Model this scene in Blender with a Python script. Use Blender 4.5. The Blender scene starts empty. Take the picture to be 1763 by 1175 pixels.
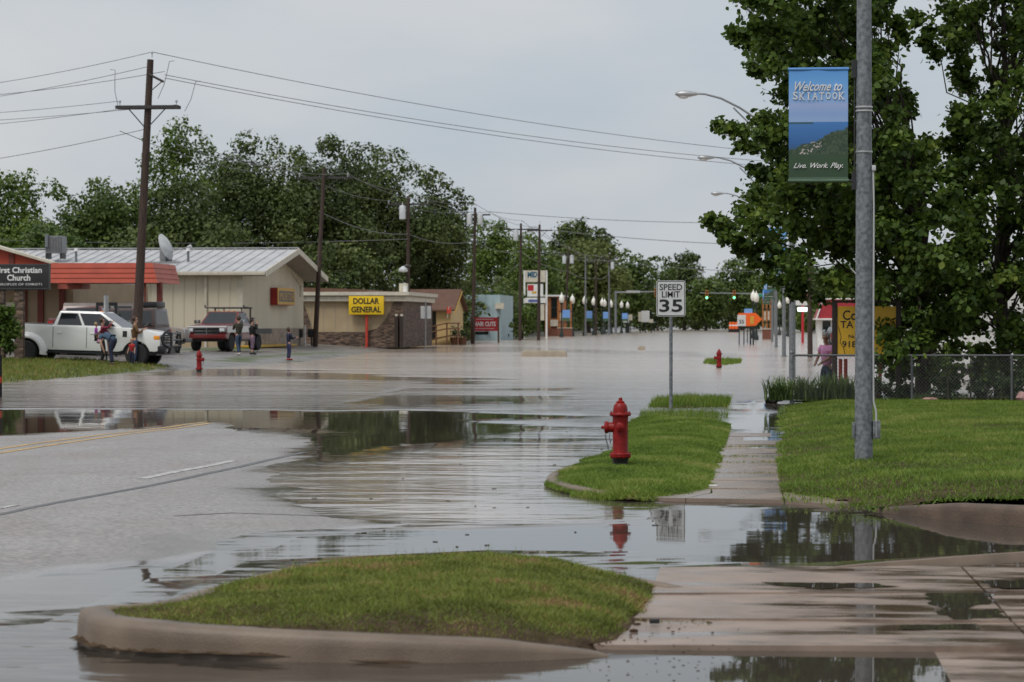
import bpy, bmesh, math, random
import numpy as np
from mathutils import Vector, Matrix, Euler
random.seed(7); rng = np.random.default_rng(11)
R = math.radians
scene = bpy.context.scene
C = scene.collection

# ------------------------------------------------------------------ camera
F = 4300.0; CX, CY = 881.5, 587.5; VPX, HY = 1300.0, 555.0; CAMZ = 1.7   # photograph pixels
cam_d = bpy.data.cameras.new('camera'); cam = bpy.data.objects.new('camera', cam_d); C.objects.link(cam)
cam.location = (0, 0, CAMZ)
cam.rotation_euler = (math.pi/2 - math.atan((CY-HY)/F), 0, math.atan((VPX-CX)/F))
cam_d.sensor_width = 36; cam_d.lens = F*36/1763; cam_d.clip_start = .5; cam_d.clip_end = 6000
cam_d.dof.use_dof = True; cam_d.dof.focus_distance = 33; cam_d.dof.aperture_fstop = 4.8
scene.camera = cam
# ------------------------------------------------------------------ sky and light
world = bpy.data.worlds.new('World'); scene.world = world; world.use_nodes = True
SUN_EL, SUN_AZ = R(58), R(215)      # a veiled sun high behind the left shoulder
def build_world():
    nt = world.node_tree; N = nt.nodes; L = nt.links; N.clear()
    out = N.new('ShaderNodeOutputWorld'); bg = N.new('ShaderNodeBackground'); bg.inputs['Strength'].default_value = .1
    sky = N.new('ShaderNodeTexSky'); sky.sky_type = 'NISHITA'; sky.sun_disc = False
    sky.sun_elevation = SUN_EL; sky.sun_rotation = SUN_AZ; sky.air_density = 1.2; sky.dust_density = 3
    tc = N.new('ShaderNodeTexCoord'); mp = N.new('ShaderNodeMapping'); mp.inputs['Scale'].default_value = (1, 1, 2.6)
    n1 = N.new('ShaderNodeTexNoise'); n1.inputs['Scale'].default_value = 5.5; n1.inputs['Detail'].default_value = 5; n1.inputs['Roughness'].default_value = .5
    L.new(tc.outputs['Generated'], mp.inputs['Vector']); L.new(mp.outputs[0], n1.inputs['Vector'])
    cr = N.new('ShaderNodeValToRGB'); e = cr.color_ramp.elements
    e[0].position = .3; e[0].color = (3.35, 3.78, 4.25, 1); e[1].position = .72; e[1].color = (4.6, 4.62, 4.68, 1)
    L.new(n1.outputs['Fac'], cr.inputs['Fac'])
    mx = N.new('ShaderNodeMix'); mx.data_type = 'RGBA'; mx.inputs['Factor'].default_value = .9
    L.new(sky.outputs[0], mx.inputs['A']); L.new(cr.outputs[0], mx.inputs['B'])
    L.new(mx.outputs['Result'], bg.inputs['Color']); L.new(bg.outputs[0], out.inputs['Surface'])
build_world()
sun_d = bpy.data.lights.new('sun', 'SUN'); sun = bpy.data.objects.new('sun', sun_d); C.objects.link(sun)
sun_d.energy = 1.5; sun_d.angle = R(28); sun_d.color = (1, .97, .92)
sun.rotation_euler = (math.pi/2 - SUN_EL, 0, math.pi - SUN_AZ + math.pi)
_sd = Vector((math.sin(SUN_AZ)*math.cos(SUN_EL), math.cos(SUN_AZ)*math.cos(SUN_EL), math.sin(SUN_EL)))
sun.rotation_euler = _sd.to_track_quat('Z', 'Y').to_euler(); sun.location = _sd*200
vs = scene.view_settings; vs.view_transform = 'Standard'; vs.look = 'None'; vs.exposure = 0.53; vs.gamma = 1; vs.use_curve_mapping = False
scene.cycles.use_denoising = True; scene.cycles.max_bounces = 7; scene.cycles.transparent_max_bounces = 8
scene.cycles.caustics_reflective = False; scene.cycles.caustics_refractive = False

# ------------------------------------------------------------------ pixel -> place
_M = cam.rotation_euler.to_matrix()
def ray(u, v): return _M @ Vector(((u-CX)/F, -(v-CY)/F, -1))
def gp(u, v, z=0.0):
    d = ray(u, v); t = (z-CAMZ)/d.z
    return Vector((d.x*t, d.y*t, z))
def yp(u, v, Y):
    d = ray(u, v); t = Y/d.y
    return Vector((d.x*t, Y, CAMZ+d.z*t))
def ppm(Y): return F/Y/.995          # photograph pixels per metre at distance Y

# ------------------------------------------------------------------ terrain
_SY = [0, 55, 70, 86, 95, 105, 120, 150, 163, 172, 180, 225, 245, 400, 640, 2000]
_SX = [-21.5, -21.5, -21.2, -20.3, -19.9, -19.3, -20.2, -22.3, -23.5, -26, -31, -31, -25, -25.5, -27, -27]
def ground_z(x, y):
    x = np.asarray(x, float); y = np.asarray(y, float)
    xs = np.interp(y, _SY, _SX)
    s = xs - x
    z = np.where(s > 0, .5*(1-np.exp(-s*.13/.5*1.0*.75)), np.maximum(.05*s, -.3))
    far = np.clip((y-640)/120, 0, 1)
    z = np.maximum(z, -.3+far*1.1)
    rs = x - np.interp(y, [0, 300, 640], [60, 60, 60])
    z = np.where(rs > 0, np.minimum(rs*.05, .6), z)
    return z
def gz(x, y): return float(ground_z(x, y))
def hit(u, v):
    d = ray(u, v); t = 20.0
    while t < 1500:
        p = Vector((d.x*t, d.y*t, CAMZ+d.z*t))
        if p.z <= max(gz(p.x, p.y), 0): return p
        t += .25
    return p

# ------------------------------------------------------------------ object helpers
def tag(o, label=None, cat=None, group=None, kind=None):
    if label: o['label'] = label
    if cat: o['category'] = cat
    if group: o['group'] = group
    if kind: o['kind'] = kind
    return o
def thing(name, label, cat, loc=(0, 0, 0), rotz=0, group=None):
    o = bpy.data.objects.new(name, None); C.objects.link(o); o.empty_display_size = .2
    o.location = loc; o.rotation_euler = (0, 0, rotz)
    return tag(o, label, cat, group)
def link(name, me, m=None, parent=None, loc=None):
    o = bpy.data.objects.new(name, me); C.objects.link(o)
    if m is not None and not me.materials: me.materials.append(m)
    if parent is not None: o.parent = parent
    if loc is not None: o.location = loc
    return o
def copy_tree(o, parent=None):
    c = o.copy(); C.objects.link(c)
    if parent is not None: c.parent = parent
    for ch in list(o.children): copy_tree(ch, c)
    return c
def np_mesh(name, V, Fc, attrs=None, smooth=False):
    V = np.ascontiguousarray(V, np.float32); Fc = np.ascontiguousarray(Fc, np.int32)
    me = bpy.data.meshes.new(name); n, k = Fc.shape
    me.vertices.add(len(V)); me.vertices.foreach_set('co', V.ravel())
    me.loops.add(n*k); me.loops.foreach_set('vertex_index', Fc.ravel())
    me.polygons.add(n); me.polygons.foreach_set('loop_start', np.arange(0, n*k, k, dtype=np.int32))
    if smooth: me.polygons.foreach_set('use_smooth', np.ones(n, bool))
    for a, val in (attrs or {}).items():
        at = me.attributes.new(a, 'FLOAT', 'POINT'); at.data.foreach_set('value', np.ascontiguousarray(val, np.float32))
    me.update(calc_edges=True)
    return me
def grid_mesh(name, xs, ys, zf, attrs=None, keep=None):
    X, Y = np.meshgrid(xs, ys); Z = zf(X, Y)
    V = np.stack([X, Y, Z], -1).reshape(-1, 3); nx, ny = len(xs), len(ys)
    i = np.arange(nx*ny).reshape(ny, nx)
    Fc = np.stack([i[:-1, :-1], i[:-1, 1:], i[1:, 1:], i[1:, :-1]], -1).reshape(-1, 4)
    if keep is not None:
        k = keep(X, Y).reshape(-1); Fc = Fc[k[Fc].any(1)]
        used = np.unique(Fc); remap = np.full(len(V), -1); remap[used] = np.arange(len(used)); V = V[used]; Fc = remap[Fc]
        at = {a: f(X, Y).reshape(-1)[used] for a, f in (attrs or {}).items()}
    else: at = {a: f(X, Y).reshape(-1) for a, f in (attrs or {}).items()}
    return np_mesh(name, V, Fc, at, smooth=True)
def sdist(poly, X, Y):
    """signed distance to a polygon, positive inside"""
    P = np.asarray(poly, float); X = np.asarray(X, float); Y = np.asarray(Y, float)
    d = np.full(X.shape, 1e9); ins = np.zeros(X.shape, bool); n = len(P)
    for i in range(n):
        a, b = P[i], P[(i+1) % n]; e = b-a; L2 = max((e*e).sum(), 1e-12)
        t = np.clip(((X-a[0])*e[0]+(Y-a[1])*e[1])/L2, 0, 1)
        d = np.minimum(d, np.hypot(X-a[0]-t*e[0], Y-a[1]-t*e[1]))
        c = (a[1] > Y) != (b[1] > Y)
        with np.errstate(divide='ignore', invalid='ignore'):
            xi = (b[0]-a[0])*(Y-a[1])/(b[1]-a[1]+1e-15)+a[0]
        ins ^= c & (X < xi)
    return np.where(ins, d, -d)
def vnoise(X, Y, s, seed=0):
    """cheap smooth value noise, about -1..1"""
    X = np.asarray(X)*s+seed*17.3; Y = np.asarray(Y)*s+seed*9.1
    def h(i, j): 
        v = np.sin(i*127.1+j*311.7+seed*3.3)*43758.5453
        return v-np.floor(v)
    i = np.floor(X); j = np.floor(Y); f = X-i; g = Y-j; f = f*f*(3-2*f); g = g*g*(3-2*g)
    return 2*((h(i, j)*(1-f)+h(i+1, j)*f)*(1-g)+(h(i, j+1)*(1-f)+h(i+1, j+1)*f)*g)-1

class MB:
    """collects shapes; build() links them as one mesh object"""
    def __init__(s): s.bm = bmesh.new()
    def _add(s, vs, fs):
        b = [s.bm.verts.new(v) for v in vs]
        for f in fs:
            try: s.bm.faces.new([b[i] for i in f])
            except ValueError: pass
        return b
    def box(s, c, d, rz=0, rx=0, ry=0):
        M = Matrix.Translation(c) @ Euler((rx, ry, rz)).to_matrix().to_4x4()
        h = [x/2 for x in d]
        vs = [M @ Vector((sx*h[0], sy*h[1], sz*h[2])) for sx in (-1, 1) for sy in (-1, 1) for sz in (-1, 1)]
        s._add(vs, [(0, 1, 3, 2), (4, 6, 7, 5), (0, 4, 5, 1), (2, 3, 7, 6), (0, 2, 6, 4), (1, 5, 7, 3)]); return s
    def b(s, x0, x1, y0, y1, z0, z1): return s.box(((x0+x1)/2, (y0+y1)/2, (z0+z1)/2), (x1-x0, y1-y0, z1-z0))
    def cyl(s, p0, p1, r0, r1=None, n=12, caps=True):
        r1 = r0 if r1 is None else r1
        p0, p1 = Vector(p0), Vector(p1); q = (p1-p0).to_track_quat('Z', 'Y').to_matrix()
        vs = []
        for p, r in ((p0, r0), (p1, r1)):
            for i in range(n):
                a = 2*math.pi*i/n; vs.append(p+q @ Vector((r*math.cos(a), r*math.sin(a), 0)))
        fs = [(i, (i+1) % n, n+(i+1) % n, n+i) for i in range(n)]
        if caps: fs += [tuple(range(n-1, -1, -1)), tuple(range(n, 2*n))]
        s._add(vs, fs); return s
    def tube(s, pts, r, n=8, radii=None, closed=False):
        pts = [Vector(p) for p in pts]; m = len(pts); vs = []; up = None
        for k, p in enumerate(pts):
            t = (pts[min(k+1, m-1)]-pts[max(k-1, 0)]) if not closed else pts[(k+1) % m]-pts[k-1]
            t.normalize()
            if up is None: up = Vector((0, 0, 1)) if abs(t.z) < .9 else Vector((0, 1, 0))
            x = t.cross(up); x.normalize(); y = x.cross(t); up = y
            rr = radii[k] if radii else r
            for i in range(n):
                a = 2*math.pi*i/n; vs.append(p+x*rr*math.cos(a)+y*rr*math.sin(a))
        fs = []
        for k in range(m if closed else m-1):
            k2 = (k+1) % m
            for i in range(n): fs.append((k*n+i, k*n+(i+1) % n, k2*n+(i+1) % n, k2*n+i))
        if not closed: fs += [tuple(range(n-1, -1, -1)), tuple(range((m-1)*n, m*n))]
        s._add(vs, fs); return s
    def lathe(s, prof, n=20, c=(0, 0, 0), axis='Z'):
        vs = []; c = Vector(c)
        for r, z in prof:
            for i in range(n):
                a = 2*math.pi*i/n; x, y = r*math.cos(a), r*math.sin(a)
                vs.append(c+(Vector((x, y, z)) if axis == 'Z' else Vector((z, x, y)) if axis == 'X' else Vector((x, z, y))))
        fs = []
        for k in range(len(prof)-1):
            for i in range(n): fs.append((k*n+i, k*n+(i+1) % n, (k+1)*n+(i+1) % n, (k+1)*n+i))
        fs += [tuple(range(n-1, -1, -1)), tuple(range((len(prof)-1)*n, len(prof)*n))]
        s._add(vs, fs); return s
    def prism(s, poly, a, b, plane='XZ', taper=None):
        """polygon extruded between a and b along the axis left over"""
        def pt(p, t):
            if plane == 'XZ': return (p[0], t, p[1])
            if plane == 'YZ': return (t, p[0], p[1])
            return (p[0], p[1], t)
        n = len(poly); p2 = taper or poly
        vs = [pt(p, a) for p in poly]+[pt(p, b) for p in p2]
        fs = [(i, (i+1) % n, n+(i+1) % n, n+i) for i in range(n)]+[tuple(range(n-1, -1, -1)), tuple(range(n, 2*n))]
        s._add(vs, fs); return s
    def quad(s, *p): s._add(p, [tuple(range(len(p)))]); return s
    def ball(s, c, r, n=10, sc=(1, 1, 1)):
        prof = [(max(math.sin(math.pi*k/n), .001)*r, -math.cos(math.pi*k/n)*r) for k in range(n+1)]
        vs = []; c = Vector(c); m = 2*n
        for rr, z in prof:
            for i in range(m): vs.append(c+Vector((rr*math.cos(2*math.pi*i/m)*sc[0], rr*math.sin(2*math.pi*i/m)*sc[1], z*sc[2])))
        fs = [(k*m+i, k*m+(i+1) % m, (k+1)*m+(i+1) % m, (k+1)*m+i) for k in range(n) for i in range(m)]
        s._add(vs, fs); return s
    def build(s, name, m, parent=None, smooth=35, bevel=0, loc=None):
        bm = s.bm; bmesh.ops.remove_doubles(bm, verts=bm.verts, dist=1e-5) if bevel else None
        bmesh.ops.recalc_face_normals(bm, faces=bm.faces)
        if bevel: bmesh.ops.bevel(bm, geom=list(bm.edges), offset=bevel, segments=2, affect='EDGES', profile=.6, clamp_overlap=True)
        me = bpy.data.meshes.new(name); bm.to_mesh(me); bm.free()
        if smooth:
            me.polygons.foreach_set('use_smooth', np.ones(len(me.polygons), bool))
            me.set_sharp_from_angle(angle=R(smooth))
        return link(name, me, m, parent, loc)

def text(s, m, parent, c, w, h, rz=0, shear=0, bold=0, depth=.004, name='lettering', rx=math.pi/2):
    """words fitted into a w x h box centred on c, facing -Y turned by rz"""
    cu = bpy.data.curves.new('t', 'FONT'); cu.body = s; cu.shear = shear; cu.offset = bold; cu.extrude = .01; cu.resolution_u = 3
    o = bpy.data.objects.new('t', cu); C.objects.link(o)
    dg = bpy.context.evaluated_depsgraph_get(); me = bpy.data.meshes.new_from_object(o.evaluated_get(dg))
    bpy.data.objects.remove(o); bpy.data.curves.remove(cu)
    n = len(me.vertices); co = np.empty(n*3, np.float32); me.vertices.foreach_get('co', co); co = co.reshape(-1, 3)
    lo, hi = co.min(0), co.max(0); sc = np.array([w/(hi[0]-lo[0]), h/(hi[1]-lo[1]), depth/.02])
    co = (co-(lo+hi)/2)*sc; me.vertices.foreach_set('co', co.ravel().astype(np.float32)); me.update()
    me.materials.clear(); me.materials.append(m)
    o = link(name, me, None, parent, c); o.rotation_euler = (rx, 0, rz)
    return o

# ------------------------------------------------------------------ materials
def pbr(name, col, rough=.6, col2=None, scale=3, detail=4, bump=0, bscale=40, metal=0, spec=.5, contrast=(.35, .65), coat=0, stretch=None, rough2=None):
    m = bpy.data.materials.new(name); m.use_nodes = True; nt = m.node_tree; N = nt.nodes; L = nt.links
    p = N['Principled BSDF']; p.inputs['Roughness'].default_value = rough; p.inputs['Metallic'].default_value = metal
    p.inputs['Specular IOR Level'].default_value = spec; p.inputs['Coat Weight'].default_value = coat
    if col2 is None: col2 = tuple(c*.8 for c in col)
    geo = N.new('ShaderNodeNewGeometry'); vec = geo.outputs['Position']
    if stretch:
        mp = N.new('ShaderNodeMapping'); mp.inputs['Scale'].default_value = stretch; L.new(vec, mp.inputs[0]); vec = mp.outputs[0]
    n = N.new('ShaderNodeTexNoise'); n.inputs['Scale'].default_value = scale; n.inputs['Detail'].default_value = detail; L.new(vec, n.inputs['Vector'])
    cr = N.new('ShaderNodeValToRGB'); e = cr.color_ramp.elements
    e[0].position = contrast[0]; e[0].color = (*col2, 1); e[1].position = contrast[1]; e[1].color = (*col, 1)
    L.new(n.outputs['Fac'], cr.inputs[0]); L.new(cr.outputs[0], p.inputs['Base Color'])
    if rough2 is not None:
        mr = N.new('ShaderNodeMapRange'); mr.inputs['From Min'].default_value = contrast[0]; mr.inputs['From Max'].default_value = contrast[1]
        mr.inputs['To Min'].default_value = rough2; mr.inputs['To Max'].default_value = rough
        L.new(n.outputs['Fac'], mr.inputs['Value']); L.new(mr.outputs[0], p.inputs['Roughness'])
    if bump:
        b = N.new('ShaderNodeBump'); b.inputs['Strength'].default_value = 1; b.inputs['Distance'].default_value = bump
        n2 = N.new('ShaderNodeTexNoise'); n2.inputs['Scale'].default_value = bscale; n2.inputs['Detail'].default_value = 3; L.new(vec, n2.inputs['Vector'])
        L.new(n2.outputs['Fac'], b.inputs['Height']); L.new(b.outputs[0], p.inputs['Normal'])
    return m
def emit(name, col, s):
    m = bpy.data.materials.new(name); m.use_nodes = True; p = m.node_tree.nodes['Principled BSDF']
    p.inputs['Base Color'].default_value = (*col, 1); p.inputs['Emission Color'].default_value = (*col, 1); p.inputs['Emission Strength'].default_value = s
    return m
def leafmat(name, a, b, c=None, trans=.35, nscale=.5, rough=.55, cpos=.95, nw=1.1):
    """leaf colour from the per-leaf 'tint' attribute and a slow variation from place to place"""
    m = bpy.data.materials.new(name); m.use_nodes = True; nt = m.node_tree; N = nt.nodes; L = nt.links
    p = N['Principled BSDF']; p.inputs['Roughness'].default_value = rough; p.inputs['Specular IOR Level'].default_value = .35
    at = N.new('ShaderNodeAttribute'); at.attribute_name = 'tint'
    geo = N.new('ShaderNodeNewGeometry'); n = N.new('ShaderNodeTexNoise'); n.inputs['Scale'].default_value = nscale; n.inputs['Detail'].default_value = 3; L.new(geo.outputs['Position'], n.inputs['Vector'])
    ma = N.new('ShaderNodeMath'); ma.operation = 'MULTIPLY_ADD'; ma.inputs[1].default_value = .55; L.new(at.outputs['Fac'], ma.inputs[0])
    mb = N.new('ShaderNodeMath'); mb.operation = 'MULTIPLY_ADD'; mb.inputs[1].default_value = nw; mb.inputs[2].default_value = .22-nw*.5; L.new(n.outputs['Fac'], mb.inputs[0]); L.new(mb.outputs[0], ma.inputs[2])
    cr = N.new('ShaderNodeValToRGB'); e = cr.color_ramp.elements; e[0].position = .1; e[0].color = (*a, 1); e[1].position = .75; e[1].color = (*b, 1)
    if c: k = e.new(cpos); k.color = (*c, 1)
    L.new(ma.outputs[0], cr.inputs[0]); L.new(cr.outputs[0], p.inputs['Base Color'])
    if trans:
        t = N.new('ShaderNodeBsdfTranslucent'); L.new(cr.outputs[0], t.inputs[0]); mx = N.new('ShaderNodeMixShader'); mx.inputs[0].default_value = trans
        L.new(p.outputs[0], mx.inputs[1]); L.new(t.outputs[0], mx.inputs[2]); L.new(mx.outputs[0], N['Material Output'].inputs['Surface'])
    return m
M = {}
M['steel'] = pbr('galvanised_steel', (.24, .255, .265), .5, (.12, .13, .14), 22, 6, .002, 30, .3, contrast=(.36, .64))
M['steel_light'] = pbr('bright_steel', (.45, .46, .47), .4, (.35, .36, .37), 20, metal=.5)
M['wood_pole'] = pbr('creosoted_pole', (.07, .042, .03), .85, (.03, .02, .016), 5, 6, .006, 20, stretch=(6, 6, .5))
M['wire'] = pbr('wire', (.06, .06, .065), .6)
M['dark'] = pbr('dark_iron', (.02, .02, .022), .5)
M['black'] = pbr('black_plastic', (.012, .012, .013), .35)
M['rubber'] = pbr('rubber', (.018, .018, .019), .8)
M['white'] = pbr('white_paint', (.78, .78, .76), .45, (.68, .68, .66))
M['glass'] = pbr('dark_glass', (.015, .018, .02), .06, spec=.8)
M['chrome'] = pbr('chrome', (.6, .6, .6), .18, metal=1)
M['lens'] = pbr('clear_lens', (.7, .72, .74), .12, spec=.7)
M['amber'] = pbr('amber_lens', (.9, .32, .03), .2)
M['red_lens'] = pbr('red_lens', (.5, .01, .01), .2)
M['text_black'] = pbr('black_lettering', (.012, .012, .012), .5)
M['text_white'] = pbr('white_lettering', (.82, .82, .8), .5)
# ================================================================== ground, water, road
def attr_mix(m, name):   # convenience: an attribute node's Fac output
    a = m.node_tree.nodes.new('ShaderNodeAttribute'); a.attribute_name = name; return a.outputs['Fac']

def ground_material():
    m = pbr('wet_lot_and_soil', (.19, .175, .16), .42, (.12, .11, .10), .8, 6, .004, 25, rough2=.22)
    nt = m.node_tree; N = nt.nodes; L = nt.links; p = N['Principled BSDF']
    old = p.inputs['Base Color'].links[0].from_socket
    n = N.new('ShaderNodeTexNoise'); n.inputs['Scale'].default_value = 3; n.inputs['Detail'].default_value = 5
    g = N.new('ShaderNodeValToRGB'); e = g.color_ramp.elements; e[0].position = .35; e[0].color = (.045, .075, .018, 1); e[1].position = .68; e[1].color = (.10, .125, .035, 1)
    geo = N.new('ShaderNodeNewGeometry'); L.new(geo.outputs['Position'], n.inputs['Vector']); L.new(n.outputs['Fac'], g.inputs[0])
    mx = N.new('ShaderNodeMix'); mx.data_type = 'RGBA'; L.new(attr_mix(m, 'grass'), mx.inputs['Factor']); L.new(old, mx.inputs['A']); L.new(g.outputs[0], mx.inputs['B'])
    L.new(mx.outputs['Result'], p.inputs['Base Color'])
    r0 = p.inputs['Roughness'].links[0].from_socket; mr = N.new('ShaderNodeMix'); mr.data_type = 'FLOAT'
    L.new(attr_mix(m, 'grass'), mr.inputs['Factor']); L.new(r0, mr.inputs['A']); mr.inputs['B'].default_value = .8; L.new(mr.outputs['Result'], p.inputs['Roughness'])
    return m
BANK = [(p.x, p.y) for p in (gp(u, v, z) for u, v, z in [(-200, 670, 0), (0, 658, .02), (120, 650, .02), (232, 641, .03), (275, 632, .06), (240, 628, .15), (150, 621, .25), (30, 620, .3), (-200, 622, .3)])]
VERGE = [[(p.x, p.y) for p in (hit(u, v) for u, v in q)] for q in (
    [(375, 622), (425, 614), (470, 612), (425, 624)], [(500, 626), (505, 622), (590, 619), (590, 624)],
    [(300, 604), (330, 600), (470, 598), (420, 603)], [(640, 612), (700, 604), (720, 607), (660, 612)], [(430, 614), (560, 606), (600, 607), (470, 615)])]
def grass_mask(X, Y):
    g = np.clip(sdist(BANK, X, Y)*1.5+.5+.5*vnoise(X, Y, 1.3, 2), 0, 1)
    for q in VERGE: g = np.maximum(g, np.clip(sdist(q, X, Y)*1.2+.5+.6*vnoise(X, Y, 1.1, 5), 0, 1))
    g = np.maximum(g, np.clip((-X-38)/6, 0, 1)*(Y > 60)); g = np.maximum(g, np.clip((Y-690)/40, 0, 1)); g = np.maximum(g, np.clip((X-64)/6, 0, 1))
    return g
xs = np.concatenate([np.linspace(-1500, -140, 18), np.linspace(-120, -48, 16), np.arange(-45, -15, .4), np.arange(-14.5, 14, 1.5), np.linspace(16, 60, 12), np.linspace(64, 1500, 22)])
ys = np.concatenate([np.linspace(-300, 5, 8), np.arange(8, 60, 1.5), np.arange(60, 180, .5), np.linspace(182, 300, 40), np.linspace(310, 800, 50), np.linspace(830, 3000, 24)])
GROUND = link('ground', grid_mesh('ground', xs, ys, ground_z, {'grass': grass_mask}), ground_material()); tag(GROUND, kind='structure')

# ---- asphalt road: the part that rises out of the flood
DRY = [(-400, 760), (-100, 752), (0, 748), (250, 738), (360, 727), (440, 744), (530, 754), (550, 765), (522, 777), (534, 788), (492, 801), (478, 830),
       (500, 862), (560, 886), (680, 903), (560, 913), (480, 918), (400, 935), (330, 957), (210, 972), (100, 990), (-60, 1015), (-400, 1060)]
DRYW = [(gp(u, v).x, gp(u, v).y) for u, v in DRY]
def road_z(X, Y):
    s = sdist(DRYW, X, Y) + .28*vnoise(X, Y, .9, 3) + .12*vnoise(X, Y, 2.6, 4)
    z = np.where(s > 0, .016*np.minimum(s, 2.2)+.006*np.clip(s-2.2, 0, 4), .05*s)
    return np.clip(z, -.14, .08)
def wet_asphalt():
    m = pbr('wet_asphalt', (.30, .272, .25), .34, (.17, .153, .141), 22, 8, .003, 70, spec=.5, contrast=(.4, .6))
    nt = m.node_tree; N = nt.nodes; L = nt.links; p = N['Principled BSDF']
    geo = N.new('ShaderNodeNewGeometry'); mp = N.new('ShaderNodeMapping'); mp.inputs['Scale'].default_value = (.55, .35, 1); L.new(geo.outputs['Position'], mp.inputs[0])
    n = N.new('ShaderNodeTexNoise'); n.inputs['Scale'].default_value = 1.2; n.inputs['Detail'].default_value = 6; n.inputs['Roughness'].default_value = .6; L.new(mp.outputs[0], n.inputs['Vector'])
    mr = N.new('ShaderNodeMapRange'); mr.inputs['From Min'].default_value = .38; mr.inputs['From Max'].default_value = .62; mr.inputs['To Min'].default_value = .26; mr.inputs['To Max'].default_value = .5
    L.new(n.outputs['Fac'], mr.inputs['Value'])
    wet = attr_mix(m, 'wet'); mx = N.new('ShaderNodeMix'); mx.data_type = 'FLOAT'; L.new(wet, mx.inputs['Factor']); L.new(mr.outputs[0], mx.inputs['A']); mx.inputs['B'].default_value = .07; L.new(mx.outputs['Result'], p.inputs['Roughness'])
    old = p.inputs['Base Color'].links[0].from_socket; mc = N.new('ShaderNodeMix'); mc.data_type = 'RGBA'; mc.blend_type = 'MULTIPLY'; L.new(wet, mc.inputs['Factor']); L.new(old, mc.inputs['A']); mc.inputs['B'].default_value = (.55, .52, .5, 1); L.new(mc.outputs['Result'], p.inputs['Base Color'])
    b = p.inputs['Normal'].links[0].from_node; iv = N.new('ShaderNodeMath'); iv.operation = 'SUBTRACT'; iv.inputs[0].default_value = 1; L.new(wet, iv.inputs[1]); L.new(iv.outputs[0], b.inputs['Strength'])
    return m
M['asphalt'] = wet_asphalt()
ROAD = link('road', grid_mesh('road', np.arange(-30, -1.2, .12), np.concatenate([np.arange(9, 24, .12), np.arange(24, 48, .2)]), road_z, {'wet': lambda X, Y: np.clip(1-(sdist(DRYW, X, Y)+.45*vnoise(X, Y*.5, 1.1, 14)+.25*vnoise(X, Y, 3.1, 15))/1.1, 0, 1)**1.5}, keep=lambda X, Y: sdist(DRYW, X, Y) > -1.6), M['asphalt']); tag(ROAD, kind='structure')
def drape(name, path, w, m, parent, dz=.004, step=.25):
    """a painted strip laid on the road along a world path"""
    P = [Vector((p[0], p[1], 0)) for p in path]; pts = []
    for a, b in zip(P, P[1:]):
        n = max(2, int((b-a).length/step)); pts += [a.lerp(b, i/n) for i in range(n)]
    pts.append(P[-1]); V = []; Fc = []
    for k, p in enumerate(pts):
        t = pts[min(k+1, len(pts)-1)]-pts[max(k-1, 0)]; nrm = Vector((-t.y, t.x, 0)).normalized()*w/2
        for q in (p-nrm, p+nrm): V.append((q.x, q.y, float(road_z(q.x, q.y))+dz))
        if k: Fc.append((2*k-2, 2*k, 2*k+1, 2*k-1))
    return link(name, np_mesh(name, np.array(V), np.array(Fc)), m, parent)
M['yellow_paint'] = pbr('worn_yellow_paint', (.55, .33, .08), .5, (.27, .19, .10), 12, 8, contrast=(.38, .58))
M['white_road_paint'] = pbr('worn_white_paint', (.5, .49, .47), .5, (.26, .25, .24), 14, 8, contrast=(.4, .58))
M['tar'] = pbr('tar_seam', (.03, .03, .03), .35, (.06, .058, .056), 5, contrast=(.3, .6))
for du in (0, 1):
    a, b_ = gp(-60, 787+du*8), gp(362, 726+du*4); drape('centre_line', [(a.x, a.y), (b_.x, b_.y)], .11, M['yellow_paint'], ROAD)
a, b_ = gp(244, 828), gp(402, 796); drape('lane_dash', [(a.x, a.y), (b_.x, b_.y)], .12, M['white_road_paint'], ROAD)
a, b_ = gp(-60, 893), gp(32, 876); drape('lane_dash', [(a.x, a.y), (b_.x, b_.y)], .07, M['white_road_paint'], ROAD)
drape('tar_seam', [(gp(u, v).x, gp(u, v).y) for u, v in [(-60, 905), (60, 880), (250, 842), (400, 808), (525, 779)]], .09, M['tar'], ROAD, .003)
drape('tar_seam', [(gp(u, v).x, gp(u, v).y) for u, v in [(300, 893), (400, 886), (560, 889), (610, 893)]], .04, M['tar'], ROAD, .003)

# ---- flood water
def wpoly(q): return [(gp(u, v).x, gp(u, v).y) for u, v in q]
CALM = [wpoly(q) for q in (
    [(-300, 712), (0, 706), (300, 702), (700, 707), (930, 716), (960, 735), (945, 758), (870, 766), (760, 776), (660, 788), (560, 806), (470, 818), (430, 800), (430, 742), (-300, 760)],
    [(250, 646), (250, 633), (480, 634), (700, 645), (860, 655), (800, 661), (600, 655), (430, 649)],
    [(1130, 862), (1250, 866), (1500, 882), (1800, 905), (1800, 955), (1430, 972), (1150, 974), (1010, 950), (1040, 905)],
    [(1255, 762), (1250, 700), (1300, 688), (1345, 695), (1345, 765)],
    [(900, 1120), (1060, 1138), (1060, 1112), (1300, 1100), (1800, 1100), (1800, 1200), (900, 1200)],
    [(-200, 1010), (210, 975), (420, 935), (560, 915), (700, 912), (1000, 905), (1040, 950), (840, 950), (500, 968), (150, 1055), (-200, 1100)],
    [(560, 607), (560, 600), (860, 597), (1200, 606), (1350, 612), (1350, 618), (900, 606)])]
STREAK = [wpoly(q) for q in ([(600, 695), (700, 668), (980, 668), (1000, 700), (940, 716)], [(-300, 700), (-300, 706), (600, 712), (600, 700)])]
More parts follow.
